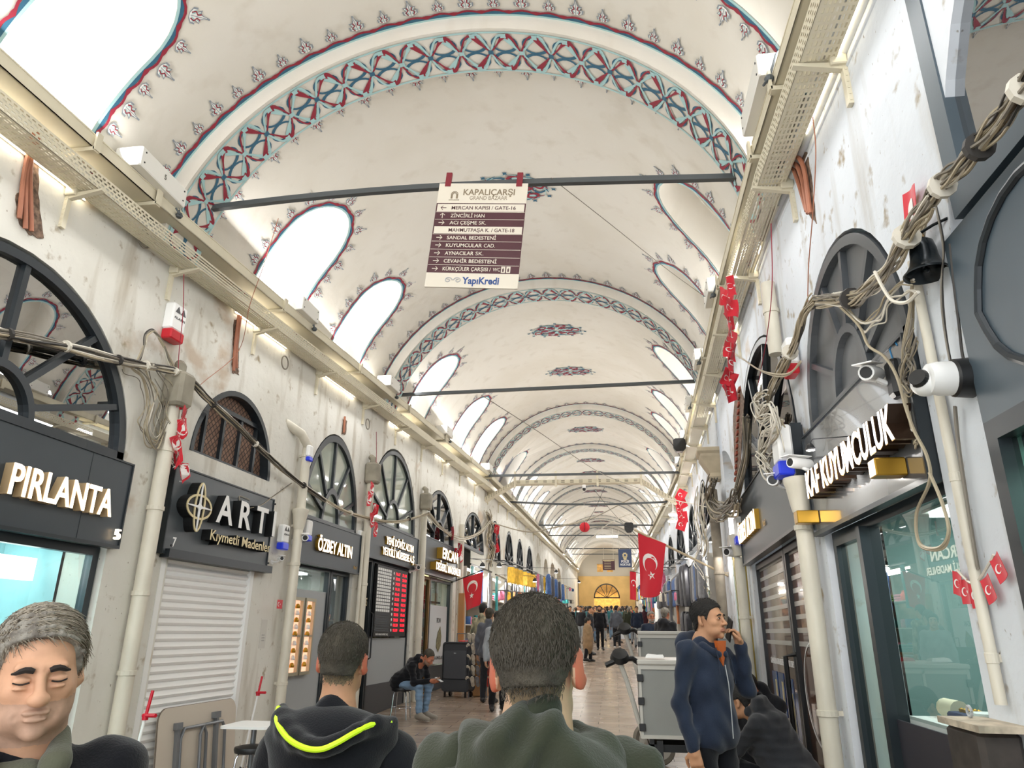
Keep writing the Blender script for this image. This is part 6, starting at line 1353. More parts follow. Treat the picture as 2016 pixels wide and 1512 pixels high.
    jo = blobmesh('jacket', jk, h, col['jacket'], root, None, None, folds)
    tr = [cap(A('pelvis')+[-.04, 0, .03], A('pelvis')+[.04, 0, .03], .105*f, .105*f, .05)]
    for sd in 'LR': tr += [cap(A('hip'+sd), A('kn'+sd), .086*min(1, f+.05), .066, .03), cap(A('kn'+sd), A('an'+sd)+[0, 0, .03], .070, .056, .02)]
    blobmesh('trousers', tr, h, col['trousers'], root, None, None, folds)
    for sd in 'LR':
        a, t = A('an'+sd), A('toe'+sd); d = t-a; d[2] = 0; d /= np.linalg.norm(d)+1e-9; z0 = min(a[2], t[2])
        sh = [cap(a-[0, 0, .02], a+d*.02, .045, .045, .02), cap(a-d*.04-[0, 0, .035], a+d*.07-[0, 0, .03], .040, .043, .02), cap(a+d*.06-[0, 0, .035], t+d*.03-[0, 0, .005], .043, .034, .02)]
        blobmesh('shoe', sh, min(h, .012), [col['shoe'], col.get('sole', col['shoe'])], root, None, lambda C, z=t[2]-.022: (C[:, 2] < z).astype(int))
    if detail: face_bits(root, Q, c, s, col.get('brow', M_brow), o.get('openeye', True), o.get('bw', 1))
    if extra: extra(root, J, Q, c, s)
    return root
def fabric(n, c, **k): return mat('cloth_'+n, c, .85, sheen=.2, vary=k.get('vary', .12), vscale=k.get('vs', 6), bump=.25, bscale=k.get('bs', 200), spec=.15)
F_navy = fabric('navy', '#232c3d'); F_blk = fabric('black', '#14151a'); F_jean = fabric('jeans', '#7590ab', vary=.2); F_olive = fabric('olive', '#33372a'); F_grey = fabric('grey', '#5c6068'); F_char = fabric('charcoal', '#2b2c30'); F_lg = fabric('lightgrey', '#9da3a8'); F_mar = fabric('maroon', '#4a2a33'); F_tan = fabric('tan', '#8c7458'); F_white = fabric('white', '#cfd0d0'); F_teal = fabric('teal', '#2b5a60'); F_red = fabric('red', '#a02a36'); F_sage = fabric('sage_shirt', '#5b5c4c'); F_or = fabric('orange', '#b4571c')
S_blk = mat('shoe_black', '#1c1c1e', .5); S_wh = mat('shoe_white', '#d8d8d6', .5); S_gr = mat('shoe_grey', '#8c857a', .6); S_br = mat('shoe_brown', '#5a4030', .5)
def stand(hgt=1.75, dx=0, arms=(0, 0), step=0, lean=0):
    k = hgt/1.75; g = lambda x, y, z: (x*k, y*k, z*k)
    J = dict(head=g(dx, -.02-lean, 1.62), neck=g(0, .02-lean*.7, 1.47), chest=g(0, 0-lean*.5, 1.25), pelvis=g(0, .0, .93), waist=g(0, 0, 1.02))
    for sd, q in (('L', 1), ('R', -1)):
        st = step*q; J.update({'sh'+sd: g(q*.175, .01, 1.41), 'el'+sd: g(q*.235, .03+arms[0 if q > 0 else 1]*.3, 1.12), 'wr'+sd: g(q*.245, -.04-arms[0 if q > 0 else 1]*.25, .88), 'hip'+sd: g(q*.085, 0, .88), 'kn'+sd: g(q*.10, -.02-st*.35, .49), 'an'+sd: g(q*.10, .02-st*.5, .09+max(0, -st)*.12), 'toe'+sd: g(q*.12, -.12-st*.5, .035+max(0, -st)*.04)})
    return J
# ---------------- man on the phone
def at_zrot(x, y, z, rz): return Matrix.Translation((x, y, z)) @ Matrix.Rotation(rz, 4, 'Z')
px_, py_ = .57, 4.95
J = stand(1.80); J.update(head=(.01, -.03, 1.625), neck=(0, .02, 1.49), shL=(.170, .0, 1.405), elL=(.262, -.09, 1.20), wrL=(.195, -.115, 1.465), hdL=(-.30, .12, .95), hnL=(-.8, .35, -.1), cuL=(.50, .6, .65, .6), hsL=1,
    elR=(-.235, .04, 1.13), wrR=(-.22, -.03, .90), hdR=(.05, -.12, -1), hnR=(.7, .4, 0), cuR=(.5, .55, .6, .6))
def phone_extra(root, J, Q, c, s):
    mb = MB(); mb.bbox(-.036, .036, -.004, .004, -.075, .075, .004); M = Matrix.Translation((.138, -.082, 1.568)) @ Matrix.Rotation(R(62), 4, 'Z') @ Matrix.Rotation(R(-28), 4, 'Y')
    ph = mb.build('phone', M_black, root); ph.matrix_local = M
    mb = MB(); mb.prism([(-.045, 1.50), (.045, 1.50), (.034, 1.44), (0, 1.35), (-.034, 1.44)], -.122, -.10); mb.build('shirt_front', F_or, root)
    mb = MB(); mb.tube([(0, -.135, 1.36), (.0, -.150, 1.25), (0, -.152, 1.1), (0, -.150, .95)], .0035, 5); mb.build('zipper', M_lg, root)
    for q in (-1, 1): mb = MB(); mb.tube([(q*.05, -.115, 1.46), (q*.062, -.140, 1.38), (q*.07, -.148, 1.25)], .0035, 5); mb.build('hood_cord', F_navy, root)
    blobmesh('collar', [cap((-.075, -.03, 1.46), (-.03, -.115, 1.42), .026, .022, .03), cap((.075, -.03, 1.46), (.03, -.115, 1.42), .026, .022, .03), cap((-.075, -.03, 1.46), (0, .09, 1.48), .03, .045, .03), cap((.075, -.03, 1.46), (0, .09, 1.48), .03, .045, .03)], .009, F_navy, root)
    strands(dict(nape=-.055, front=.072, fade=.03), Q, c, 2600, .012, .0009, H_blk, root, s, comb=(0, -.4, -.8), seed=31, jit=.3, off=.008, seg=2)
person('man in a navy hoodie and orange shirt on the phone by the grey cart', at_zrot(px_, py_, fz(py_), R(44)), J, dict(skin=SK['olive'], hair=H_blk, jacket=F_navy, trousers=F_blk, shoe=S_blk, beard=M_stub), dict(hrot=(8, -2, 0), nape=-.055, front=.074, thick=.006, hs=1.02, fat=.86, jr=.92, hood=(0, .11, -.02), warm_ear=0, hemz=.02, fade=.02), h=.011, hh=.0055, extra=phone_extra)
# ---------------- seated man with phone
J = dict(head=(0, -.42, .92), neck=(0, -.30, .87), chest=(0, -.14, .72), pelvis=(0, .10, .54), waist=(0, .05, .60))
for sd, q in (('L', 1), ('R', -1)): J.update({'sh'+sd: (q*.16, -.22, .80), 'el'+sd: (q*.20, -.30, .55), 'wr'+sd: (q*.07, -.52, .58), 'hd'+sd: (-q*.3, -1, .05), 'hn'+sd: (-q*.8, .1, .6), 'hip'+sd: (q*.09, .06, .52), 'kn'+sd: (q*.13, -.36, .50), 'an'+sd: (q*.13, -.33+(.03 if q > 0 else -.05), .10), 'toe'+sd: (q*.15, -.50+(.03 if q > 0 else -.05), .045)})
def seat_extra(root, J, Q, c, s): mb = MB(); mb.bbox(-.035, .035, -.07, .07, -.004, .004, .003); o = mb.build('phone', M_lg, root); o.matrix_local = Matrix.Translation((0, -.64, .60)) @ Matrix.Rotation(R(25), 4, 'X')
ps = at_y(795, 1360, 12.0); sy = 12.0; sx = -3.36
person('seated man in a black puffer jacket and light jeans bent over his phone', at_zrot(sx, sy, fz(sy), R(68)), J, dict(skin=SK['ruddy'], hair=H_buzz, jacket=F_blk, trousers=F_jean, shoe=S_gr, sole=S_wh, beard=M_stub), dict(hrot=(0, 38, 0), beard=1, nape=-.05, thick=.004, tuft=.001, fat=1.02, hood=(0, .06, .02), puff=.008, front=.08), h=.012, hh=.008, extra=seat_extra)
# ---------------- foreground: man with green jacket seen from behind
pa = at_y(1058, 1312, 1.55); J = dict(head=(0, 0, 0), neck=(0, .03, -.13), chest=(0, .0, -.34), pelvis=(0, 0, -.75), waist=(0, 0, -.60))
for sd, q in (('L', 1), ('R', -1)): J.update({'sh'+sd: (q*.175, .0, -.19), 'el'+sd: (q*.24, .02, -.50), 'wr'+sd: (q*.26, -.06, -.78), 'hip'+sd: (q*.09, 0, -.80), 'kn'+sd: (q*.10, -.02, -1.19), 'an'+sd: (q*.10, .02, -pa.z+.09), 'toe'+sd: (q*.12, -.12, -pa.z+.04)})
def A_extra(root, J, Q, c, s):
    def folds(G, V): return V+.008*(np.sin(G[:, 2]*55+5*G[:, 0]*6+3*np.sin(G[:, 0]*22))+.8*np.sin(G[:, 0]*48-G[:, 2]*35+2*np.sin(G[:, 1]*30)))
    pr = [ell((0, .09, -.185), (.150, .085, .075), .05), cap((-.12, .03, -.165), (0, .11, -.115), .045, .040, .05), cap((.12, .03, -.165), (0, .11, -.115), .045, .040, .05), cap((-.075, -.05, -.13), (-.12, .03, -.155), .03, .04, .04), cap((.075, -.05, -.13), (.12, .03, -.155), .03, .04, .04), ell((-.02, .125, -.27), (.13, .06, .12), .06), cap((-.06, .14, -.14), (-.17, .05, -.28), .035, .04, .04), cap((.05, .14, -.14), (.16, .05, -.26), .035, .04, .04), cap((-.10, .13, -.20), (.08, .17, -.235), .022, .02, .03)]
    blobmesh('hood', pr, .006, F_olive, root, None, None, folds)
    strands(oA, Q, c, 6500, .011, .0009, H_buzzs, root, s, comb=(.05, .35, -.9), seed=5, jit=.25, off=.006, seg=2)
H_buzzs = mat('hair_buzz_strand', '#3d372c', .7)
oA = dict(hrot=(180-4, 0, 3), nape=-.040, fade=.022, thick=.005, tuft=.0012, hs=1.08, warm_ear=1, ear=1.25, neck=1.05, fat=1.15, jr=1.1, openeye=False, shaved=1, wr=.008)
def flipJ(J):
    return {k: ((-v[0], -v[1], v[2]) if isinstance(v, tuple) and len(v) == 3 else v) for k, v in J.items()}
oA['hrot'] = (-4, 6, 3)
person('man with cropped hair in an olive green jacket seen from behind', at_zrot(pa.x, pa.y, pa.z, R(180)), J, dict(skin=SK['pale'], hair=H_buzz, jacket=F_olive, trousers=F_char, shoe=S_blk), oA, h=.009, hh=.0042, extra=A_extra)
# ---------------- foreground: man with neon piping seen from behind
pb2 = at_y(676, 1302, 2.5); J = dict(head=(0, 0, 0), neck=(0, .03, -.18), chest=(0, .0, -.42), pelvis=(0, 0, -.77), waist=(0, 0, -.67))
for sd, q in (('L', 1), ('R', -1)): J.update({'sh'+sd: (q*.195, .0, -.27), 'el'+sd: (q*.26, .02, -.55), 'wr'+sd: (q*.26, -.08, -.80), 'hip'+sd: (q*.09, 0, -.82), 'kn'+sd: (q*.10, -.02, -1.2), 'an'+sd: (q*.10, .02, -pb2.z+.09+.08), 'toe'+sd: (q*.12, -.12, -pb2.z+.12)})
M_neon = mat('neon_piping', '#c8f01e', .5, emis=.12); oB = dict(hrot=(6, 3, -2), nape=-.045, fade=.03, thick=.004, tuft=.0012, hs=1.0, warm_ear=1, ear=1.05, fat=1.12, jr=1.1, openeye=False, shaved=1, wr=.003)
def B_extra(root, J, Q, c, s):
    pr = [cap((-.17, .05, -.235), (-.06, .13, -.30), .03, .045, .05), cap((.17, .05, -.235), (.06, .13, -.30), .03, .045, .05), cap((-.06, .13, -.30), (.06, .13, -.30), .05, .05, .05), ell((0, .085, -.215), (.14, .07, .075), .05)]
    Mi_ = root.matrix_world.inverted(); P = [Mi_ @ at_y(a, b, y_) for a, b, y_ in ((556, 1392, 2.44), (553, 1412, 2.38), (560, 1432, 2.33), (580, 1455, 2.29), (610, 1470, 2.265), (640, 1472, 2.26), (670, 1460, 2.27), (705, 1440, 2.30), (740, 1424, 2.36), (774, 1420, 2.44))]
    pr += [ell((0, .06, -.225), (.215, .13, .085), .05), ell((0, .10, -.30), (.17, .10, .10), .05)]+[cap(P[i], P[i+1], .012, .012, .05) for i in range(len(P)-1)]; ho_ = [tuple(p+Vector((0, .030, .0))) for p in P]
    ho = blobmesh('hood', pr, .008, F_blk, root); mb = MB(); mb.tube(spl(ho_, 6), .0085, 8); mb.build('neon_piping', M_neon, ho, True)
    mb = MB(); mb.box(.07, .11, .125, .14, -.56, -.50); mb.build('back_print', M_neon, root)
    strands(oB, Q, c, 4200, .008, .0009, H_buzzs, root, s, comb=(.05, .35, -.9), seed=6, jit=.25, off=.005, seg=2)
person('man in a black hoodie with neon yellow piping seen from behind', at_zrot(pb2.x, pb2.y, pb2.z, R(180)), J, dict(skin=SK['olive'], hair=H_buzz, jacket=F_blk, trousers=F_char, shoe=S_blk), oB, h=.010, hh=.005, extra=B_extra)
# ---------------- foreground: grey-haired man looking down
po = at_y(72, 1322, 1.50); J = dict(head=(0, 0, 0), neck=(.01, .05, -.13), chest=(0, .06, -.37), pelvis=(0, .06, -.78), waist=(0, .06, -.68))
for sd, q in (('L', 1), ('R', -1)): J.update({'sh'+sd: (q*.19, .06, -.205), 'el'+sd: (q*.26, .06, -.52), 'wr'+sd: (q*.24, -.04, -.76), 'hip'+sd: (q*.09, .06, -.82), 'kn'+sd: (q*.10, .04, -1.2), 'an'+sd: (q*.10, .06, -po.z+.09), 'toe'+sd: (q*.12, -.08, -po.z+.04)})
oO = dict(hrot=(4, 9, -4), hs=1.06, old=1, nape=-.10, side=-.045, front=.078, fade=0, thick=.010, tuft=.003, openeye=False, fat=1.12, jr=1.1, bw=1.55, warm_ear=0, wr=.003, beard=1)
def O_extra(root, J, Q, c, s):
    X = lambda p: tuple((np.array(p)*s)@Q.T+c)
    strands(oO, Q, c, 3400, .034, .0010, H_gs, root, s, comb=(.6, .35, -.5), seed=8, jit=.16, off=.008, lift=.10)
    strands(oO, Q, c, 3000, .032, .0010, H_gd, root, s, comb=(.55, .4, -.5), seed=9, jit=.16, off=.007, lift=.12)
    for sd in (-1, 1): mb = MB(); mb.tube([X((sd*(.018+.027*k/5), -.0950+.007*(k/5)**2, .0005-.003*math.sin(PI*k/5))) for k in range(6)], .0016*s, 5); mb.build('eyelash_line', M_brow, root)
    def fl(G, V): return V+.002*np.sin(G[:, 2]*60+3*np.sin(G[:, 0]*30))
    for sd in (-1, 1): blobmesh('shirt_collar', [cap((sd*.072, .03, -.125), (sd*.066, -.055, -.175), .018, .026, .02), cap((sd*.066, -.055, -.175), (sd*.04, -.09, -.24), .024, .014, .02)], .006, F_sage, root, None, None, fl)
    blobmesh('shirt', [ell((0, -.015, -.285), (.10, .090, .12), .03)], .008, F_sage, root, None, None, fl)
person('grey-haired man in a dark coat and olive shirt looking down', at_zrot(po.x, po.y, po.z, R(42)), J, dict(skin=SK['fair'], hair=H_grey, jacket=F_blk, trousers=F_char, shoe=S_blk, beard=mat('grey_stubble_skin', '#b38f79', .7, vary=.08, vscale=60)), oO, h=.009, hh=.0038, extra=O_extra)
# ---------------- two men crouching by the brown window
def crouch(): 
    J = dict(head=(0, -.24, .86), neck=(0, -.13, .80), chest=(0, -.02, .62), pelvis=(0, .16, .34), waist=(0, .12, .42))
    for sd, q in (('L', 1), ('R', -1)): J.update({'sh'+sd: (q*.18, -.06, .74), 'el'+sd: (q*.22, -.26, .50), 'wr'+sd: (q*.10, -.42, .42), 'hd'+sd: (-q*.3, -.9, -.3), 'hip'+sd: (q*.09, .14, .30), 'kn'+sd: (q*.17, -.28, .46), 'an'+sd: (q*.13, -.02, .10), 'toe'+sd: (q*.14, -.18, .045)})
    return J
c1 = at_y(1484, 1402, 5.6)
person('crouching man in a dark puffer jacket with a hood below the striped window', at_zrot(1.12, 5.95, fz(5.95)+.16, R(-118)), crouch(), dict(skin=SK['olive'], hair=H_blk, jacket=F_char, trousers=F_blk, shoe=S_blk), dict(hrot=(0, 12, 0), fat=1.2, jr=1.1, nape=-.09, hood=(0, .05, .035), puff=.007, thick=.014), h=.012, hh=.008)
person('crouching man in black jacket half hidden behind the phone caller', at_zrot(1.22, 6.95, fz(6.95)+.18, R(-35)), crouch(), dict(skin=SK['ruddy'], hair=H_blk, jacket=F_blk, trousers=F_blk, shoe=S_blk, beard=M_stub), dict(hrot=(0, 5, 0), fat=1.1, nape=-.09, hood=(0, .06, .03), beard=1), h=.014, hh=.010)
# ---------------- middle distance
def place(lbl, x, y, rz, J, col, o={}, **k): return person(lbl, at_zrot(x, y, fz(y), R(rz)), J, col, o, **k)
C_ = lambda j, t='black', sk='olive', hr=H_blk, sh=S_blk: dict(skin=SK[sk], hair=hr, jacket=j, trousers={'black': F_blk, 'jean': F_jean, 'grey': F_lg, 'char': F_char, 'tan': F_tan}[t], shoe=sh)
def bag_extra(root, J, Q, c, s):
    w = np.array(J['wrR']); mb = MB(); mb.loft([[(w[0]+a*x, w[1]+b*y, w[2]-.10-z) for x, y in ((-1, -1), (1, -1), (1, 1), (-1, 1))] for a, b, z in ((.01, .01, 0), (.05, .03, .10), (.17, .06, .28), (.19, .07, .40), (.17, .05, .42))]); mb.build('white_bag', mat('plastic_bag', '#e3e7ea', .35), root)
F_plaid = mat('plaid_shirt', '#b9ad8e', .85, col2='#5f6152', vscale=18, stretch=(1, 1, .4))
mid = dict(h=.016, hh=.012)
xm = lambda px, y: at_y(px, 1240, y).x
place('man in a beige plaid shirt at the market stall with his back turned', xm(950, 15.4), 15.4, 160, stand(1.78), C_(F_plaid, 'char'), {}, **mid)
place('man in a grey-green shirt before the market stall', xm(963, 14.2), 14.2, 172, stand(1.68), C_(F_grey, 'char', 'olive', H_buzz), {}, **mid)
place('woman in a pale grey coat with long dark hair beside the slipper stand', xm(981, 13.2), 13.2, 20, stand(1.62), C_(F_lg, 'black', 'fair'), dict(nape=-.17, side=-.1, thick=.014, fat=.85), **mid)
place('man in a grey sweater seen from behind carrying a white bag', xm(1214, 33), 33, 180, stand(1.78, step=.12), C_(F_grey, 'char', sh=S_wh), {}, h=.02, hh=.016, extra=bag_extra)
place('bearded man in black walking toward the camera', xm(1181, 31.5), 31.5, 5, stand(1.78, step=-.1), dict(C_(F_blk), beard=H_blk), dict(beard=1), h=.02, hh=.016)
place('man in a dark jacket turned sideways next to the bearded man', xm(1162, 28.5), 28.5, 80, stand(1.75), C_(F_char), {}, h=.02, hh=.016)
place('person in a patterned coat and dark boots stepping past', xm(1159, 26), 25.0, 110, stand(1.35, step=.3), dict(C_(F_tan), trousers=F_blk), dict(hem=.25, fat=1.1), h=.02, hh=.016)
place('man in a navy jacket and pale grey trousers with folded hands', xm(1255, 34), 34, 0, stand(1.76), dict(C_(F_navy, 'grey')), {}, h=.02, hh=.016)
place('man in a maroon coat seen from behind beyond the navy jacket', xm(1270, 36), 36, 175, stand(1.8), C_(F_mar), {}, h=.02, hh=.016)
place('white-bearded man in a navy quilted jacket behind the carts', xm(1283, 16.5), 16.5, 12, stand(1.62), dict(C_(F_navy, 'char', 'ruddy', H_grey), beard=H_bl), dict(beard=1, fat=1.1), **mid)
place('grey-haired man in dark quilted jacket turned away behind the carts', xm(1311, 15.6), 15.6, 150, stand(1.70), C_(F_char, 'char', 'ruddy', H_grey), dict(fat=1.15, hood=(0, .09, -.02)), **mid)
# ---------------- far crowd: a few built figures, each copy with its own clothes colours
protos = []
for i, (hg, st_, rz) in enumerate(((1.76, .15, 0), (1.70, 0, 0), (1.65, -.15, 0), (1.80, .1, 0))):
    protos.append((person('x', Matrix.Identity(4), stand(hg, step=st_), C_(F_blk), dict(fat=[1, 1.1, .9, 1.05][i]), h=.028, hh=.026, detail=0), hg))
JK = [(F_blk, 'black'), (F_char, 'charcoal'), (F_navy, 'navy'), (F_grey, 'grey'), (F_mar, 'maroon'), (F_tan, 'tan'), (F_white, 'white'), (F_teal, 'teal'), (F_red, 'red'), (F_olive, 'olive')]
TRS = [F_blk, F_char, F_jean, F_lg, F_tan]; rc = random.Random(12); n_c = 0
spots = []
for k in range(900):
    q = (rc.uniform(-2.6, 1.3), 36.5+rc.uniform(0, 1)**1.0*34)
    if len(spots) < 84 and all(abs(q[0]-p[0]) > .56 or abs(q[1]-p[1]) > .6 for p in spots): spots.append(q)
spots.sort(key=lambda p: p[1])
SPOT = {}
for i, (x, y) in enumerate(spots):
    p, hg = protos[i % 4]; c = p if i < 4 else copy_tree(p); c.matrix_world = at_zrot(x+ (xc(y)+.73), y, fz(y), R(rc.choice([0, 180, 10, 190, 170, -15, 90, 200])))
    j, jn = JK[(i*7+rc.randrange(3)) % 10]; t = TRS[rc.randrange(5)]; hr = [H_blk, H_dark, H_blk, H_grey][rc.randrange(4)]; side = 'bag stalls side' if x < -1.5 else 'bright stalls side' if x > .3 else 'mid street'
    ks = KIDS(c)
    for q in [c]+ks:
        nm = q.name.split('.')[0]; m = {'jacket': j, 'trousers': t, 'hair': hr}.get(nm)
        if m is not None and q.data.materials: q.material_slots[0].link = 'OBJECT'; q.material_slots[0].material = m
    far = 'front rows of the distant crowd' if y < 48 else 'middle of the distant crowd' if y < 58 else 'back of the distant crowd'
    tag(c, 'person in a %s jacket, %s, %s' % (jn, far, side), 'person', 'far crowd, %s jackets, %s, %s' % (jn, far, side))
# ================================================================ props by the shops
M_chrome = mat('chrome', '#c9ccd0', .15, metal=.95); M_purple = mat('purple_vinyl', '#5c2f55', .4); M_tab = mat('table_laminate', '#c8bdae', .5); M_tleg = mat('grey_table_leg', '#7c7f83', .35, metal=.4); M_redp = mat('red_plastic', '#c3122a', .4)
def stool(label, x, y, m, hgt=.46, ring=True, sr=.165):
    T = thing('stool', label, 'stool', loc=(x, y, fz(y))); mb = MB(); mb.lathe([(.05, hgt-.05), (sr*.95, hgt-.045), (sr, hgt-.02), (sr*.97, hgt), (sr*.6, hgt+.012), (.001, hgt+.014)], 28); mb.build('seat', m, T, 50)
    for k in range(4):
        a = PI/4+k*PI/2; c, s = math.cos(a), math.sin(a); mb = MB(); mb.tube([(c*.02, s*.02, hgt-.055), (c*sr*.75, s*sr*.75, hgt-.055), (c*sr*.86, s*sr*.86, hgt-.09), (c*sr*1.1, s*sr*1.1, 0)], .011, 8); mb.build('leg', M_chrome, T, True)
    mb = MB(); mb.tube([(sr*.98*math.cos(t), sr*.98*math.sin(t), .17) for t in [2*PI*i/24 for i in range(25)]], .006, 6); mb.build('foot_ring', M_chrome, T, True); return T
p = at_y(386, 1482, 5.75); stool('purple round-seat stool in front of the white shutter', p.x, 5.75, M_purple)
stool('black-topped chrome stool under the seated man', -3.42, 11.98, M_black)
p = at_y(500, 1452, 6.9); stool('black round-seat stool beside the small white table', p.x, 6.9, M_black)
# folded table leaning on the shutter
T = thing('folding_table', 'folded beige table with grey legs leaning against the white shutter', 'table', WL(-1, 6.62, fz(6.7)+.01, .10) @ Matrix.Rotation(R(-6), 4, 'X'))
def rrect(x0, x1, z0, z1, r, n=6):
    P = []
    for cx, cz, a0 in ((x1-r, z1-r, 0), (x0+r, z1-r, 90), (x0+r, z0+r, 180), (x1-r, z0+r, 270)): P += [(cx+r*math.cos(R(a0+90*i/n)), cz+r*math.sin(R(a0+90*i/n))) for i in range(n+1)]
    return P
mb = MB(); mb.prism(rrect(0, 1.3, 0, .78, .12), -.012, .012); mb.build('table_top', M_tab, T)
mb = MB(); mb.prism(rrect(-.004, 1.304, -.004, .784, .12), -.006, .006); mb.build('edge_band', mat('edge_brown', '#6d6258', .5), T)
for x0, x1 in ((.30, .72), (.62, 1.05)): mb = MB(); mb.tube([(x0, -.04, .05), (x0, -.04, .5), (x0+.05, -.04, .58), (x1-.05, -.04, .58), (x1, -.04, .5), (x1, -.04, .05)], .016, 8); mb.build('leg', M_tleg, T, True)
mb = MB(); mb.box(.24, .28, -.05, -.01, .06, .62); mb.box(.22, .30, -.06, -.01, .58, .64); mb.build('hinge_rail', M_tleg, T); mb = MB(); mb.box(.88, .92, -.05, -.01, .10, .66); mb.box(.84, .94, -.06, -.01, .62, .68); mb.build('hinge_rail', M_tleg, T)
p = at_y(502, 1425, 7.1); T = thing('table', 'small white-topped square table in front of the leaning folded table', 'table', loc=(p.x, 7.1, fz(7.1))); h = p.z-fz(7.1)
mb = MB(); mb.prism(rrect(-.24, .24, -.24, .24, .05), 0, .022, Matrix.Rotation(PI/2, 4, 'X') @ Matrix.Translation((0, h-.0, 0)) if False else Matrix(((1, 0, 0, 0), (0, 0, 1, 0), (0, 1, 0, h-.022), (0, 0, 0, 1)))); 
mb.v = [(x, z, h-.022+y) if False else (x, y, z) for x, y, z in mb.v]; mb.build('table_top', M_letw, T)
mb = MB(); mb.cyl((0, 0, .02), (0, 0, h-.02), .025, 12); mb.build('leg', M_tleg, T); mb = MB(); mb.lathe([(.2, 0), (.2, .015), (.03, .03)], 20); mb.build('base', M_tleg, T)
for (a, b, y, lb) in ((288, 1400, 5.35, 'red-handled white crutch leaning in front of the white shutter'), (509, 1358, 8.1, 'red-handled white crutch by the pillar with the paper notice')):
    p = at_y(a, b, y); z0 = fz(y); T = thing('crutch', lb, 'crutch', loc=(p.x, y, z0)); hh = p.z-z0
    mb = MB(); mb.tube([(-.10, 0, .012), (0, 0, hh-.03)], .011, 8); mb.build('shaft', M_letw, T, True); mb = MB(); mb.tube([(-.02, -.0, hh-.03), (.10, -.03, hh-.025)], .014, 8); mb.build('handle', M_redp, T, True); mb = MB(); mb.tube([(0, 0, hh-.05), (.02, .01, hh+.14)], .012, 8); mb.lathe([(.022, hh-.06), (.022, hh-.02)], 10); mb.build('forearm_support', M_redp, T, True)
    mb = MB(); mb.lathe([(.018, 0), (.016, .03), (.012, .05)], 10, Matrix.Translation((-.10, 0, 0))); mb.build('rubber_tip', M_black, T)
p = atw(518, 1248, -1, .003); T = thing('paper_notice', 'small printed paper notice on the pillar beyond the ARTI shutter', 'notice', WL(-1, p.y, p.z)); pl(T, -.07, .07, -.16, .16, mat('notice_paper', '#d3d0c8', .6), -.006, 'sheet', .004)
for k in range(3): text('print', ['DİKKAT', 'KAMERA', 'VARDIR'][k], .07, .014, M_dsk, T, 0, -.0065, -.02-.03*k, ex=.001)
p = atw(556, 1190, -1, .17); T = thing('flag_sticker', 'little red crescent flag sticker on the white pipe', 'sticker', WL(-1, p.y-.06, p.z, .165)); o, F_ = cloth('sheet', .13, .10, lambda u, v: (u-.06, 0, v+.05), None, T, nx=4, ny=3, thick=.001); emblem(o, F_, .04, -.05, .1, 0, .0025)
# suitcase
p = at_y(902, 1352, 15.0); T = thing('suitcase', 'large dark grey upright suitcase on wheels beside the ERCAN window', 'suitcase', loc=(p.x, 15.0, fz(15)), rz=R(-12)); M_sc = mat('suitcase_fabric', '#3f4247', .7, bump=.2)
mb = MB(); mb.prism([(x, z) for x, z in rrect(-.29, .29, .10, 1.02, .07)], -.17, .17); mb.build('shell', M_sc, T); mb = MB(); mb.prism(rrect(-.24, .24, .34, .86, .05), -.20, -.17); mb.build('front_pocket', mat('suitcase_pocket', '#4b4e54', .7), T); mb = MB(); mb.prism(rrect(-.27, .27, .12, .32, .03), -.19, -.17); mb.build('lower_pocket', M_sc, T)
mb = MB(); mb.tube([(x, -.175, z) for x, z in rrect(-.265, .265, .125, .99, .06)+[rrect(-.265, .265, .125, .99, .06)[0]]], .008, 5); mb.build('zip_piping', M_black, T)
for x in (-.22, .22):
    mb = MB(); mb.cyl((x-.02, .12, .05), (x+.02, .12, .05), .05, 14); mb.build('wheel', M_black, T); mb = MB(); mb.box(x-.015, x+.015, -.16, -.12, 0, .10); mb.build('foot', M_black, T)
mb = MB(); mb.tube([(-.10, .1, 1.02), (-.10, .1, 1.18), (.10, .1, 1.18), (.10, .1, 1.02)], .012, 8); mb.build('pull_handle', M_tleg, T); mb = MB(); mb.box(-.025, .025, -.206, -.2, .80, .82); mb.build('badge', M_chrome, T)
T = thing('cabinet', 'oak board cabinet side behind the suitcase', 'cabinet', loc=(p.x+.42, 15.35, fz(15.3))); mb = MB(); mb.bbox(-.15, .15, -.25, .25, 0, 1.05, .01); mb.build('body', M_wood, T); mb = MB(); mb.box(-.155, -.15, -.2, .2, .1, .95); mb.build('door', M_wood, T)
T = thing('wood_post', 'tall wooden board standing beside the pipe past the ERCAN shop', 'board', loc=(-3.52, 16.95, fz(17))); mb = MB(); mb.bbox(-.07, .07, -.04, .04, 0, 2.0, .01); mb.build('board', M_wood, T)
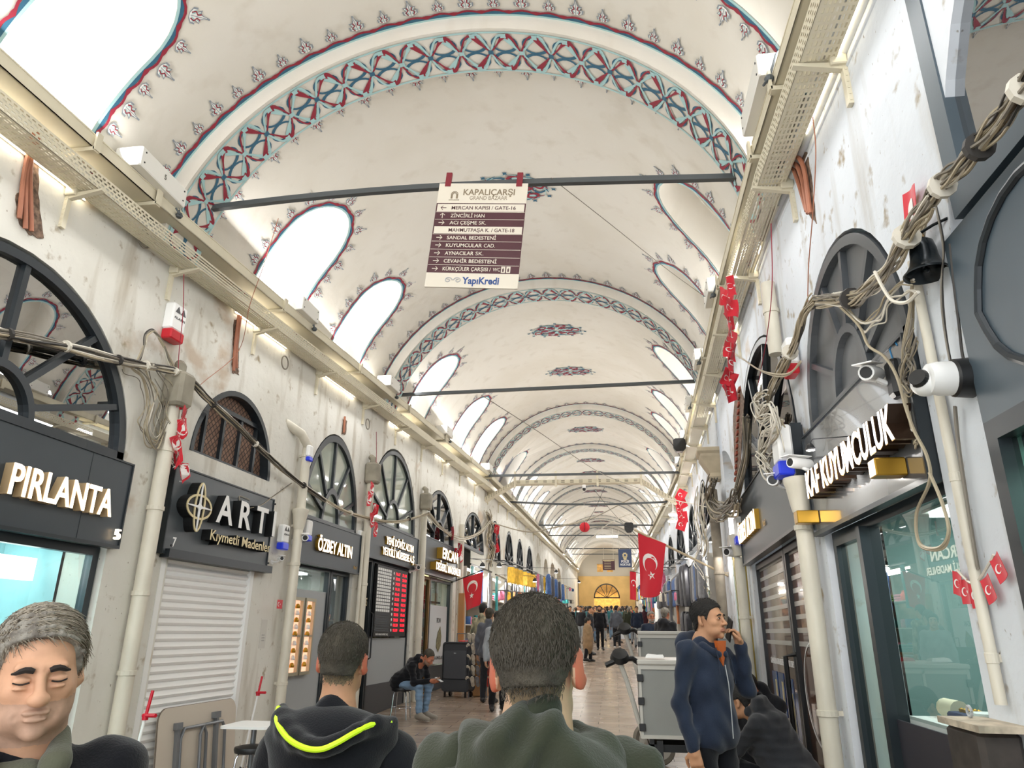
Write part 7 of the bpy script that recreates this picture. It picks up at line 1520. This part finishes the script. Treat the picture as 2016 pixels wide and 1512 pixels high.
# carts
M_cart = mat('cart_grey', '#8f918d', .5, vary=.04); M_cartt = mat('cart_trim', '#c4c2ba', .4)
def cart(label, x, y, w, d, z0, z1, wheels=True, hb=True):
    f = fz(y); T = thing('cargo_cart', label, 'cart', loc=(x, y, f)); mb = MB(); mb.bbox(0, w, 0, d, z0, z1, .012); mb.build('box_body', M_cart, T)
    mb = MB()
    for a in ((-.01, w+.01, -.012, .0, z1-.03, z1+.01), (-.01, w+.01, -.012, 0, z0-.01, z0+.02), (-.012, .012, -.014, .0, z0, z1), (w*.48, w*.48+.02, -.012, 0, z0, z1), (-.014, 0, 0, d, z1-.03, z1+.01), (-.014, 0, 0, d, z0-.01, z0+.02)): mb.box(*a)
    mb.build('edge_trim', M_cartt, T); mb = MB(); mb.bbox(-.02, w+.02, -.03, d+.02, z1+.01, z1+.05, .008); mb.build('lid', M_cartt, T)
    for z in (z0+.08, (z0+z1)/2, z1-.10): mb = MB(); mb.bbox(-.025, .03, -.03, -.010, z-.03, z+.03, .004); mb.build('hinge', M_black, T)
    mb = MB(); mb.box(.05, w-.05, .05, d-.05, z0-.12, z0-.06); mb.box(.06, .10, .05, d-.05, z0-.08, z0); mb.box(w-.1, w-.06, .05, d-.05, z0-.08, z0); mb.box(.12, .17, -.04, .0, .16, z0-.02); mb.box(.14, .2, -.06, -.02, .16, .2); mb.box(w-.18, w-.14, .0, .05, .16, z0-.02); mb.build('chassis', M_black, T)
    for (wx_, wy_) in ((.17, -.10), (.06, .60), (w-.15, -.05)):
        Mw = Matrix.Translation((wx_, wy_, .18)) @ Matrix.Rotation(PI/2+(.3 if wy_ < 0 else 0), 4, 'Z') @ Matrix.Rotation(PI/2, 4, 'X') @ Matrix.Rotation(PI/2, 4, 'Z')
        Mw = Matrix.Translation((wx_, wy_, .18)) @ Matrix.Rotation(R(18), 4, 'Z') @ Matrix.Rotation(PI/2, 4, 'X')
        mb = MB(); mb.lathe([(.118, -.04), (.165, -.045), (.18, -.025), (.18, .025), (.165, .045), (.118, .04)], 28, Mw); wh = mb.build('wheel', mat('tyre', '#7d776c', .8, bump=.4, bscale=60), T, 40)
        mb = MB(); ringm_ = []
        for k in range(5): a = 2*PI*k/5; mb.add([Mw @ Vector(v) for v in ((.02*math.cos(a+1.57), .02*math.sin(a+1.57), .042), (.118*math.cos(a-.16), .118*math.sin(a-.16), .04), (.118*math.cos(a+.16), .118*math.sin(a+.16), .04), (.02*math.cos(a-1.57), .02*math.sin(a-1.57), .042))], [(0, 1, 2, 3), (3, 2, 1, 0)])
        mb.lathe([(.001, .05), (.035, .048), (.035, -.048), (.001, -.05)], 14, Mw); mb.lathe([(.108, .042), (.120, .042), (.120, .036), (.108, .036)], 28, Mw); mb.build('rim', M_cartt, wh)
    if hb:
        mb = MB(); mb.tube([(-.02, .10, z0+.10), (-.12, .05, z1-.12), (-.17, .0, z1+.02)], .022, 8); mb.build('steering_column', M_cartt, T, True)
        mb = MB(); mb.tube([(-.30, -.02, z1-.0), (-.18, .0, z1+.05), (-.06, .03, z1+.06), (.0, .05, z1+.02)], .024, 8); mb.build('handlebar', M_black, T, True); mb = MB(); mb.lathe([(.06, 0), (.09, .03), (.07, .08), (.001, .09)], 14, Matrix.Translation((-.17, .05, z1+.04)) @ Matrix.Rotation(R(40), 4, 'X')); mb.build('display_pod', M_black, T, True)
    return T
cart('grey metal cargo scooter box with a spoked wheel behind the phone caller', .20, 6.95, .72, .9, .62, 1.20)
cart('second grey cargo box farther back with black hinges', .28, 9.2, 1.15, .8, .78, 1.38)
T = thing('scooter_seat', 'black bag hanging by the rear cart wheel', 'bag', loc=(.62, 6.7, fz(6.7))); mb = MB(); mb.lathe([(.02, 0), (.15, .02), (.17, .15), (.12, .30), (.05, .36), (.02, .38)], 16); mb.build('body', M_black, T, True); mb = MB(); mb.tube([(-.05, 0, .34), (-.04, 0, .46), (.04, 0, .46), (.05, 0, .34)], .008, 6); mb.build('strap', M_black, T)
T.name = 'bag'
pk = [('crumpled white plastic wrapper on the front grey cart', M_letw), ('red and white packet on the front grey cart', M_redp)]
for k, (lb, m) in enumerate(pk): T = thing('packet', lb, 'packet', loc=(.35+.3*k, 7.1, fz(7)+1.262)); mb = MB(); mb.loft([[(-.09, -.05, 0), (.08, -.06, 0), (.09, .05, 0), (-.07, .06, 0)], [(-.08, -.03, .025), (.07, -.05, .03), (.08, .04, .02), (-.06, .05, .035)]]); mb.build('wrap', m, T)
# ================================================================ market stalls further along
M_shelf = mat('shelf_white', '#b9b6ae', .5)
def gm_bag():
    mb = MB(); mb.loft([[(-a, -b, z), (a, -b, z), (a, b, z), (-a, b, z)] for a, b, z in ((.14, .06, 0), (.16, .08, .03), (.15, .07, .24), (.13, .04, .27))]); return mb
def gm_box(): mb = MB(); mb.bbox(-.13, .13, -.09, .09, 0, .20, .012); return mb
def gm_jar(): mb = MB(); mb.lathe([(.06, 0), (.09, .04), (.09, .15), (.05, .20), (.06, .24), (.001, .25)], 12); return mb
def gm_fold():
    mb = MB()
    for k in range(3): mb.bbox(-.15, .15, -.10, .10, .06*k, .06*k+.055, .015)
    return mb
def gm_scarf():
    mb = MB(); n = 9; rings = []
    for j in range(7):
        z = -.95*j/6; w_ = .10+.05*math.sin(j*1.1); rings.append([(w_*math.cos(2*PI*i/n)*(1+.25*math.sin(3*i)), .04*math.sin(2*PI*i/n), z) for i in range(n)])
    mb.loft(rings); return mb
def gm_coat():
    mb = MB(); n = 12; rings = []
    for w_, d, z in ((.05, .04, 0), (.20, .07, -.05), (.24, .09, -.15), (.21, .09, -.4), (.23, .10, -.75), (.22, .08, -.82)): rings.append([(w_*math.cos(2*PI*i/n), d*math.sin(2*PI*i/n), z) for i in range(n)])
    mb.loft(rings); return mb
GOOD = {'handbag': gm_bag(), 'gift_box': gm_box(), 'ceramic_jar': gm_jar(), 'folded_textiles': gm_fold(), 'scarf': gm_scarf(), 'coat': gm_coat()}
GP = {}
PAL = [('#c2403a', 'red'), ('#e0b23a', 'yellow'), ('#2f8f93', 'turquoise'), ('#34588f', 'blue'), ('#e4dccb', 'cream'), ('#9a5c34', 'brown'), ('#cf6f8f', 'pink'), ('#5f8a4a', 'green'), ('#3a3a40', 'black'), ('#8d8f94', 'grey')]
PM = [mat('goods_'+n, c, .55, vary=.2, vscale=14) for c, n in PAL]
def good(kind, M, ci, where, label=None, group=None):
    if kind not in GP: o = GOOD[kind].build(kind, PM[0], None, 50); GP[kind] = o.data
    else: o = bpy.data.objects.new(kind, GP[kind]); COL.objects.link(o)
    o.matrix_world = M; o.material_slots[0].link = 'OBJECT'; o.material_slots[0].material = PM[ci]; kn = kind.replace('_', ' ')
    tag(o, label or '%s %s %s' % (PAL[ci][1], kn, where), kn, group or '%s %s %s' % (PAL[ci][1], kn, where)); return o
rs = random.Random(5)
def stall(side, y0, y1, zt, where, lightp=40, kinds=('handbag', 'gift_box', 'ceramic_jar', 'folded_textiles'), levels=(.7, 1.3, 1.9), n=6, hang='scarf', nh=4, backm=None):
    yl = y0 if side < 0 else y1; M = room(side, y0, y1, zt, backm or mat('stall_back', '#a9987f', .8, vary=.25, vscale=5), 1.3); w = y1-y0
    T = thing('display_shelves', 'white display shelves %s' % where, 'shelves', M)
    for z in levels: mb = MB(); mb.box(.06, w-.06, -.12, .42, z-.02, z); mb.build('shelf', M_shelf, T)
    for x in (.04, w-.07): mb = MB(); mb.box(x, x+.03, -.12, .42, 0, zt-fz(y0)-.1); mb.build('upright', M_shelf, T)
    for li, z in enumerate(levels):
        for i in range(n): good(kinds[(li+rs.randrange(2)) % len(kinds)], M @ Matrix.Translation((.2+(w-.4)*i/(n-1), .05+rs.uniform(0, .12), z)) @ Matrix.Rotation(rs.uniform(-.3, .3), 4, 'Z'), rs.randrange(8), 'on the shelves '+where)
    for i in range(nh): good(hang, M @ Matrix.Translation((.25+(w-.5)*i/max(1, nh-1), -.22, zt-fz(y0)-.1)), rs.choice([2, 3, 8, 9, 4]) if hang == 'scarf' else rs.choice([8, 8, 3, 9]), 'hanging '+where)
    T = thing('awning_rail', 'hanging rail with a lit strip lamp %s' % where, 'rail', M); mb = MB(); mb.box(0, w, -.24, -.2, zt-fz(y0)-.08, zt-fz(y0)-.04); mb.build('rail', M_black, T)
    mb = MB(); mb.box(.2, w-.2, -.04, .04, zt-fz(y0)-.16, zt-fz(y0)-.12); mb.build('strip_lamp', M_lamp, T)
    c = M @ Vector((w/2, -.1, zt-fz(y0)-.2)); area('stall_lamp', c, (0, R(-35)*side*-1, 0), .15, w*.8, lightp, (1, .97, .9)); return M
ws = ['past the ERCAN shop', 'below the yellow bags', 'two arches past the ERCAN shop', 'three arches past the ERCAN shop', 'by the far dark coats', 'in the distance on the bag side']
for k, (a, b, zs, za) in enumerate([(17.7, 20.2, 3.7, 0), (21, 23.4, 3.7, 0), (24.2, 26.4, 3.8, 0), (27.2, 29.4, 3.9, 0), (30.4, 33, 4.0, 0), (34, 37, 4.1, 0)]):
    stall(-1, a, b, zs-.35, ws[k], 45, n=6, nh=[3, 2, 4, 3, 4, 4][k], hang='scarf' if k != 4 else 'coat')
ws = ['beyond the gilded doors', 'behind the large flag', 'under the far pennants', 'one arch past the far pennants', 'in the distance on the flag side']
for k, (a, b, zs, za) in enumerate([(14, 17, 3.6, 0), (18, 21, 3.7, 0), (22, 25, 3.8, 0), (26, 29, 3.9, 0), (30.4, 33, 4, 0)]):
    stall(1, a, b, zs-.35, ws[k], 60, n=5, nh=5, hang='coat', backm=mat('stall_back_cool', '#9fb0b4', .7, vary=.2))
# farther lit stalls, simple
for side in (-1, 1):
    for a, b, zs in ((38, 41, 4.3), (42, 46, 4.45), (47, 51, 4.65)):
        M = room(side, a, b, zs, mat('stall_back', '#a9987f', .8), 1.2); w = b-a
        c = M @ Vector((w/2, -.1, zs-fz(a)-.4)); area('stall_lamp', c, (0, R(35)*side, 0), .15, w, 90, (1, .93, .8))
        for i in range(5): good('coat' if i % 2 else 'scarf', M @ Matrix.Translation((.3+(w-.6)*i/4, -.2, zs-fz(a)-.4-.5*(i % 2))), rs.randrange(10), 'hanging in the far distance %s' % ('on the bag side' if side < 0 else 'on the flag side'))
# yellow bags, dark coats hung out over the street, stall tables
for i in range(6):
    p = at_y(1006+i*8.5, 1126+i*2.6, 20.5+i*1.1); good('handbag', Matrix.Translation((p.x, p.y, p.z-.3)) @ Matrix.Rotation(R(20), 4, 'Z') @ Matrix.Scale(.85, 4) @ Matrix.Diagonal((.75, 1, 1.9, 1)), 1, 'hanging over the lit stall', 'yellow handbag in the row hanging above the lit stall', 'row of yellow handbags hanging over the lit stall')
for i in range(5):
    p = at_y(1080+i*7, 1130+i*5, 26+i*2.2); good('coat', Matrix.Translation(p) @ Matrix.Rotation(R(80), 4, 'Z') @ Matrix.Scale(.9, 4), 8 if i % 2 else 3, 'hanging out', 'dark garment hung out over the street past the yellow bags', 'dark garments hung past the yellow bags')
for i in range(8):
    yy = 20.5-.55*(i % 4); q = good('coat', Matrix.Translation((wx(1, yy)-.28-.03*(i % 3), yy, fz(yy)+2.75-1.15*(i//4))) @ Matrix.Rotation(R(75), 4, 'Z') @ Matrix.Diagonal((1, 1, 1.25, 1)), 8, 'hanging out', 'dark coat on the rail behind the large flag', 'dark coats on the rail behind the large flag')
T = thing('stall_table', 'wooden stall table heaped with colourful folded scarves', 'table', loc=(-3.1, 17.0, fz(17))); mb = MB(); mb.box(-.45, .45, -.5, .9, .78, .82); mb.build('table_top', M_wood, T)
for x, y in ((-.42, -.46), (.42, -.46), (-.42, .86), (.42, .86)): mb = MB(); mb.box(x-.02, x+.02, y-.02, y+.02, 0, .78); mb.build('leg', M_wood, T)
for i in range(12): good('folded_textiles', Matrix.Translation((-3.35+.28*(i % 3), 16.6+.32*(i//3), fz(17)+.83+.0*(i % 2))) @ Matrix.Scale(.8, 4), i % 8, 'on the wooden stall table')
T = thing('slipper_rack', 'wire rack of beige slippers beside the stall table', 'rack', loc=(-2.72, 14.9, fz(14.9)))
for x in (-.18, .18): mb = MB(); mb.cyl((x, 0, 0), (x, 0, 1.15), .012, 6); mb.build('upright', M_tleg, T)
for k in range(5): mb = MB(); mb.cyl((-.22, -.02, .25+.2*k), (.22, -.02, .25+.2*k), .008, 6); mb.build('rail', M_tleg, T)
sl = None
for i in range(25):
    mb_ = MB()
    if sl is None:
        mb_.loft([[(w_*c, y, z+h_*s) for c, s in [(math.cos(2*PI*j/10), math.sin(2*PI*j/10)) for j in range(10)]] for w_, y, z, h_ in ((.02, -.12, 0, .01), (.042, -.08, .01, .025), (.045, -.02, .02, .035), (.035, .05, .0, .015), (.038, .10, 0, .012), (.02, .13, 0, .008))]); o = mb_.build('slipper', PM[4], None, True); sl = o.data
    else: o = bpy.data.objects.new('slipper', sl); COL.objects.link(o)
    ci = [4, 4, 9, 5, 0][i % 5]; o.material_slots[0].link = 'OBJECT'; o.material_slots[0].material = PM[ci]
    o.matrix_world = Matrix.Translation((-2.72-.19+.095*(i % 5), 14.83, fz(14.9)+.30+.2*(i//5))) @ Matrix.Rotation(R(-50), 4, 'X') @ Matrix.Rotation(rs.uniform(-.5, .5), 4, 'Y')
    rn = ['bottom', 'second', 'middle', 'fourth', 'top'][i//5]; tag(o, '%s slipper on the %s rail of the wire rack' % (PAL[ci][1], rn), 'slipper', '%s slippers on the %s rail' % (PAL[ci][1], rn))
# clip-on spot lamps glowing along the stalls
for i, (a, b, y, pw) in enumerate(((950, 1112, 18.5, 20), (983, 1112, 18.8, 12), (1053, 1142, 23, 20), (1095, 1125, 27, 12), (1140, 1145, 34, 10), (1402, 1062, 14.2, 45), (1420, 1030, 12.9, 45), (1595, 880, 0, 14), (1388, 1105, 15.5, 30), (1352, 1095, 20, 20))):
    c = at_y(a, b, y) if y else atw(a, b, 1, .30); T = thing('spot_lamp', ['bright clip lamp over the small red flag', 'flat clip lamp beyond the small red flag', 'clip lamp by the yellow bags', 'clip lamp by the dark garments', 'small clip lamp far along the bag side', 'dazzling lamp above the gilded door, lower of two', 'dazzling lamp above the gilded door, upper of two', 'dazzling lamp beside the KAF letters', 'glaring lamp over the stall beyond the gilded doors', 'lamp over the dark coats'][i], 'lamp', Matrix.Translation(c) @ Matrix.Scale(.4 if i == 7 else 1, 4))
    mb = MB(); mb.lathe([(.001, -.06), (.06, -.055), (.065, -.04), (.001, -.035)], 14); mb.build('glowing_face', M_lamp, T); mb = MB(); mb.lathe([(.066, -.05), (.075, -.03), (.05, .03), (.02, .06), (.001, .065)], 14); mb.build('shade', M_black, T); sd_ = -1 if c.x < -1 else 1; ex_ = (wx(sd_, c.y)-c.x)/(.4 if i == 7 else 1); mb = MB(); mb.tube([(0, 0, .05), (sd_*.05, 0, .12), (ex_, 0, .16)], .008, 6); mb.build('arm', M_black, T)
    point('spot_light', c-Vector((0, 0, .14)), pw, .06)
for i, (px, y) in enumerate(((1188, 72), (1200, 73))): pass
area('gate_lamp', (xc(70), 72, 6.2), (R(-40), 0, 0), 4, .4, 90, (1, .75, .4))
Gt = thing('gate_fanlight', 'dark barred fanlight over the far golden gate', 'window', Matrix.Translation((xc(75), 74.9, fz(75)+2.6))); mb = MB()
mb.loft([[(1.32*k*math.cos(PI*i/20), y, 1.42*k*math.sin(PI*i/20)) for k, y in ((1, 0), (.9, 0), (.9, .1), (1, .1))] for i in range(21)]); mb.box(-1.3, 1.3, 0, .1, -.05, .08); mb.build('frame', M_black, Gt)
for k in range(1, 6): a = PI*k/6; mb = MB(); mb.tube([(0, .05, 0), (1.2*math.cos(a), .05, 1.3*math.sin(a))], .035, 6); mb.build('bar', M_black, Gt)
mb = MB(); mb.add([(-7, 78, 2), (6, 78, 2), (6, 78, 12), (-7, 78, 12)], [(0, 1, 2, 3)]); tag(mb.build('wall_back', mat('gate_hall', '#d9a85c', .8, vary=.2), None), kind='structure')
area('gate_hall_lamp', (xc(75), 76.5, 5.8), (0, 0, 0), 4, 1, 140, (1, .8, .5))

# yellow portal round the gate, small windows above it
Pt = thing('gate_portal', 'glowing yellow arched portal wall at the far end of the street', 'portal', Matrix.Translation((xc(75), 74.86, fz(75)))); mb = MB(); pts = [(-2.8, 0), (-1.3, 0)]+[(-1.3*math.cos(PI*i/16), 2.6+1.4*math.sin(PI*i/16)) for i in range(17)]+[(1.3, 0), (2.8, 0), (2.8, 4.7), (-2.8, 4.7)]
mb.prism(pts, 0, .08); mb.build('facing', mat('portal_yellow', '#c9aa72', .8, vary=.12, vscale=.8), Pt)
area('portal_lamp', (xc(70), 71.5, fz(70)+4.6), (R(60), 0, 0), 4, .3, 45, (1, .8, .5))
# goods hung out from the fronts all along the far street
rk = random.Random(21)
for i in range(96):
    sd = -1 if i % 2 else 1; y = 22+(i//2)*.72+rk.random()*.3; kd = rk.choice(['scarf', 'handbag', 'coat', 'scarf', 'handbag']); z = fz(y)+0; off = rk.choice([.215, .515]); sc_ = rk.uniform(.7, 1.05)
    a_ = 21.5 if y < 30 else 30.5 if y < 42 else 42.5; lv = 2.15 if rk.random() < .5 or (sd < 0 and y < 27) else 3.0; z = fz(a_)+lv-rise(a_)+rise(y)-(.27*sc_ if kd == 'handbag' else 0)
    seg_ = 'near the yellow bags' if y < 30 else 'halfway down the far street' if y < 42 else 'at the far end of the street'
    good(kd, Matrix.Translation((wx(sd, y)-sd*off, y, z)) @ Matrix.Rotation(R(90)+rk.uniform(-.5, .5), 4, 'Z') @ Matrix.Scale(sc_, 4), rk.choice([0, 1, 2, 3, 4, 5, 6, 8, 8, 9, 4]), 'hung out on the %s, %s' % ('bag side' if sd < 0 else 'flag side', seg_))
for sd in (-1, 1):
    for (a, b) in ((21.5, 30), (30.5, 42), (42.5, 57)):
        T = thing('goods_rail', 'long dark rail carrying hung goods on the %s, %s' % ('bag side' if sd < 0 else 'flag side', 'nearest stretch' if a < 22 else 'middle stretch' if a < 31 else 'farthest stretch'), 'rail'); mb = MB()
        for o_ in (.2, .5): along(sd, a, b, o_, o_+.03, fz(a)+3.0-rise(a), fz(a)+3.03-rise(a), mb)
        mb.build('rail', M_black, T); mb = MB()
        for o_ in (.2, .5): along(sd, a, b, o_, o_+.03, fz(a)+2.15-rise(a), fz(a)+2.18-rise(a), mb)
        for k in range(5): along(sd, a+k*(b-a)/4, a+k*(b-a)/4+.03, 0, .53, fz(a)+2.15-rise(a), fz(a)+2.18-rise(a), mb, 9)
        mb.build('lower_rail', M_black, T)
        for k in range(5): mb = MB(); along(sd, a+k*(b-a)/4, a+k*(b-a)/4+.03, 0, .52, fz(a)+3.0-rise(a), fz(a)+3.03-rise(a), mb, 9); mb.build('cross_bar', M_black, T)
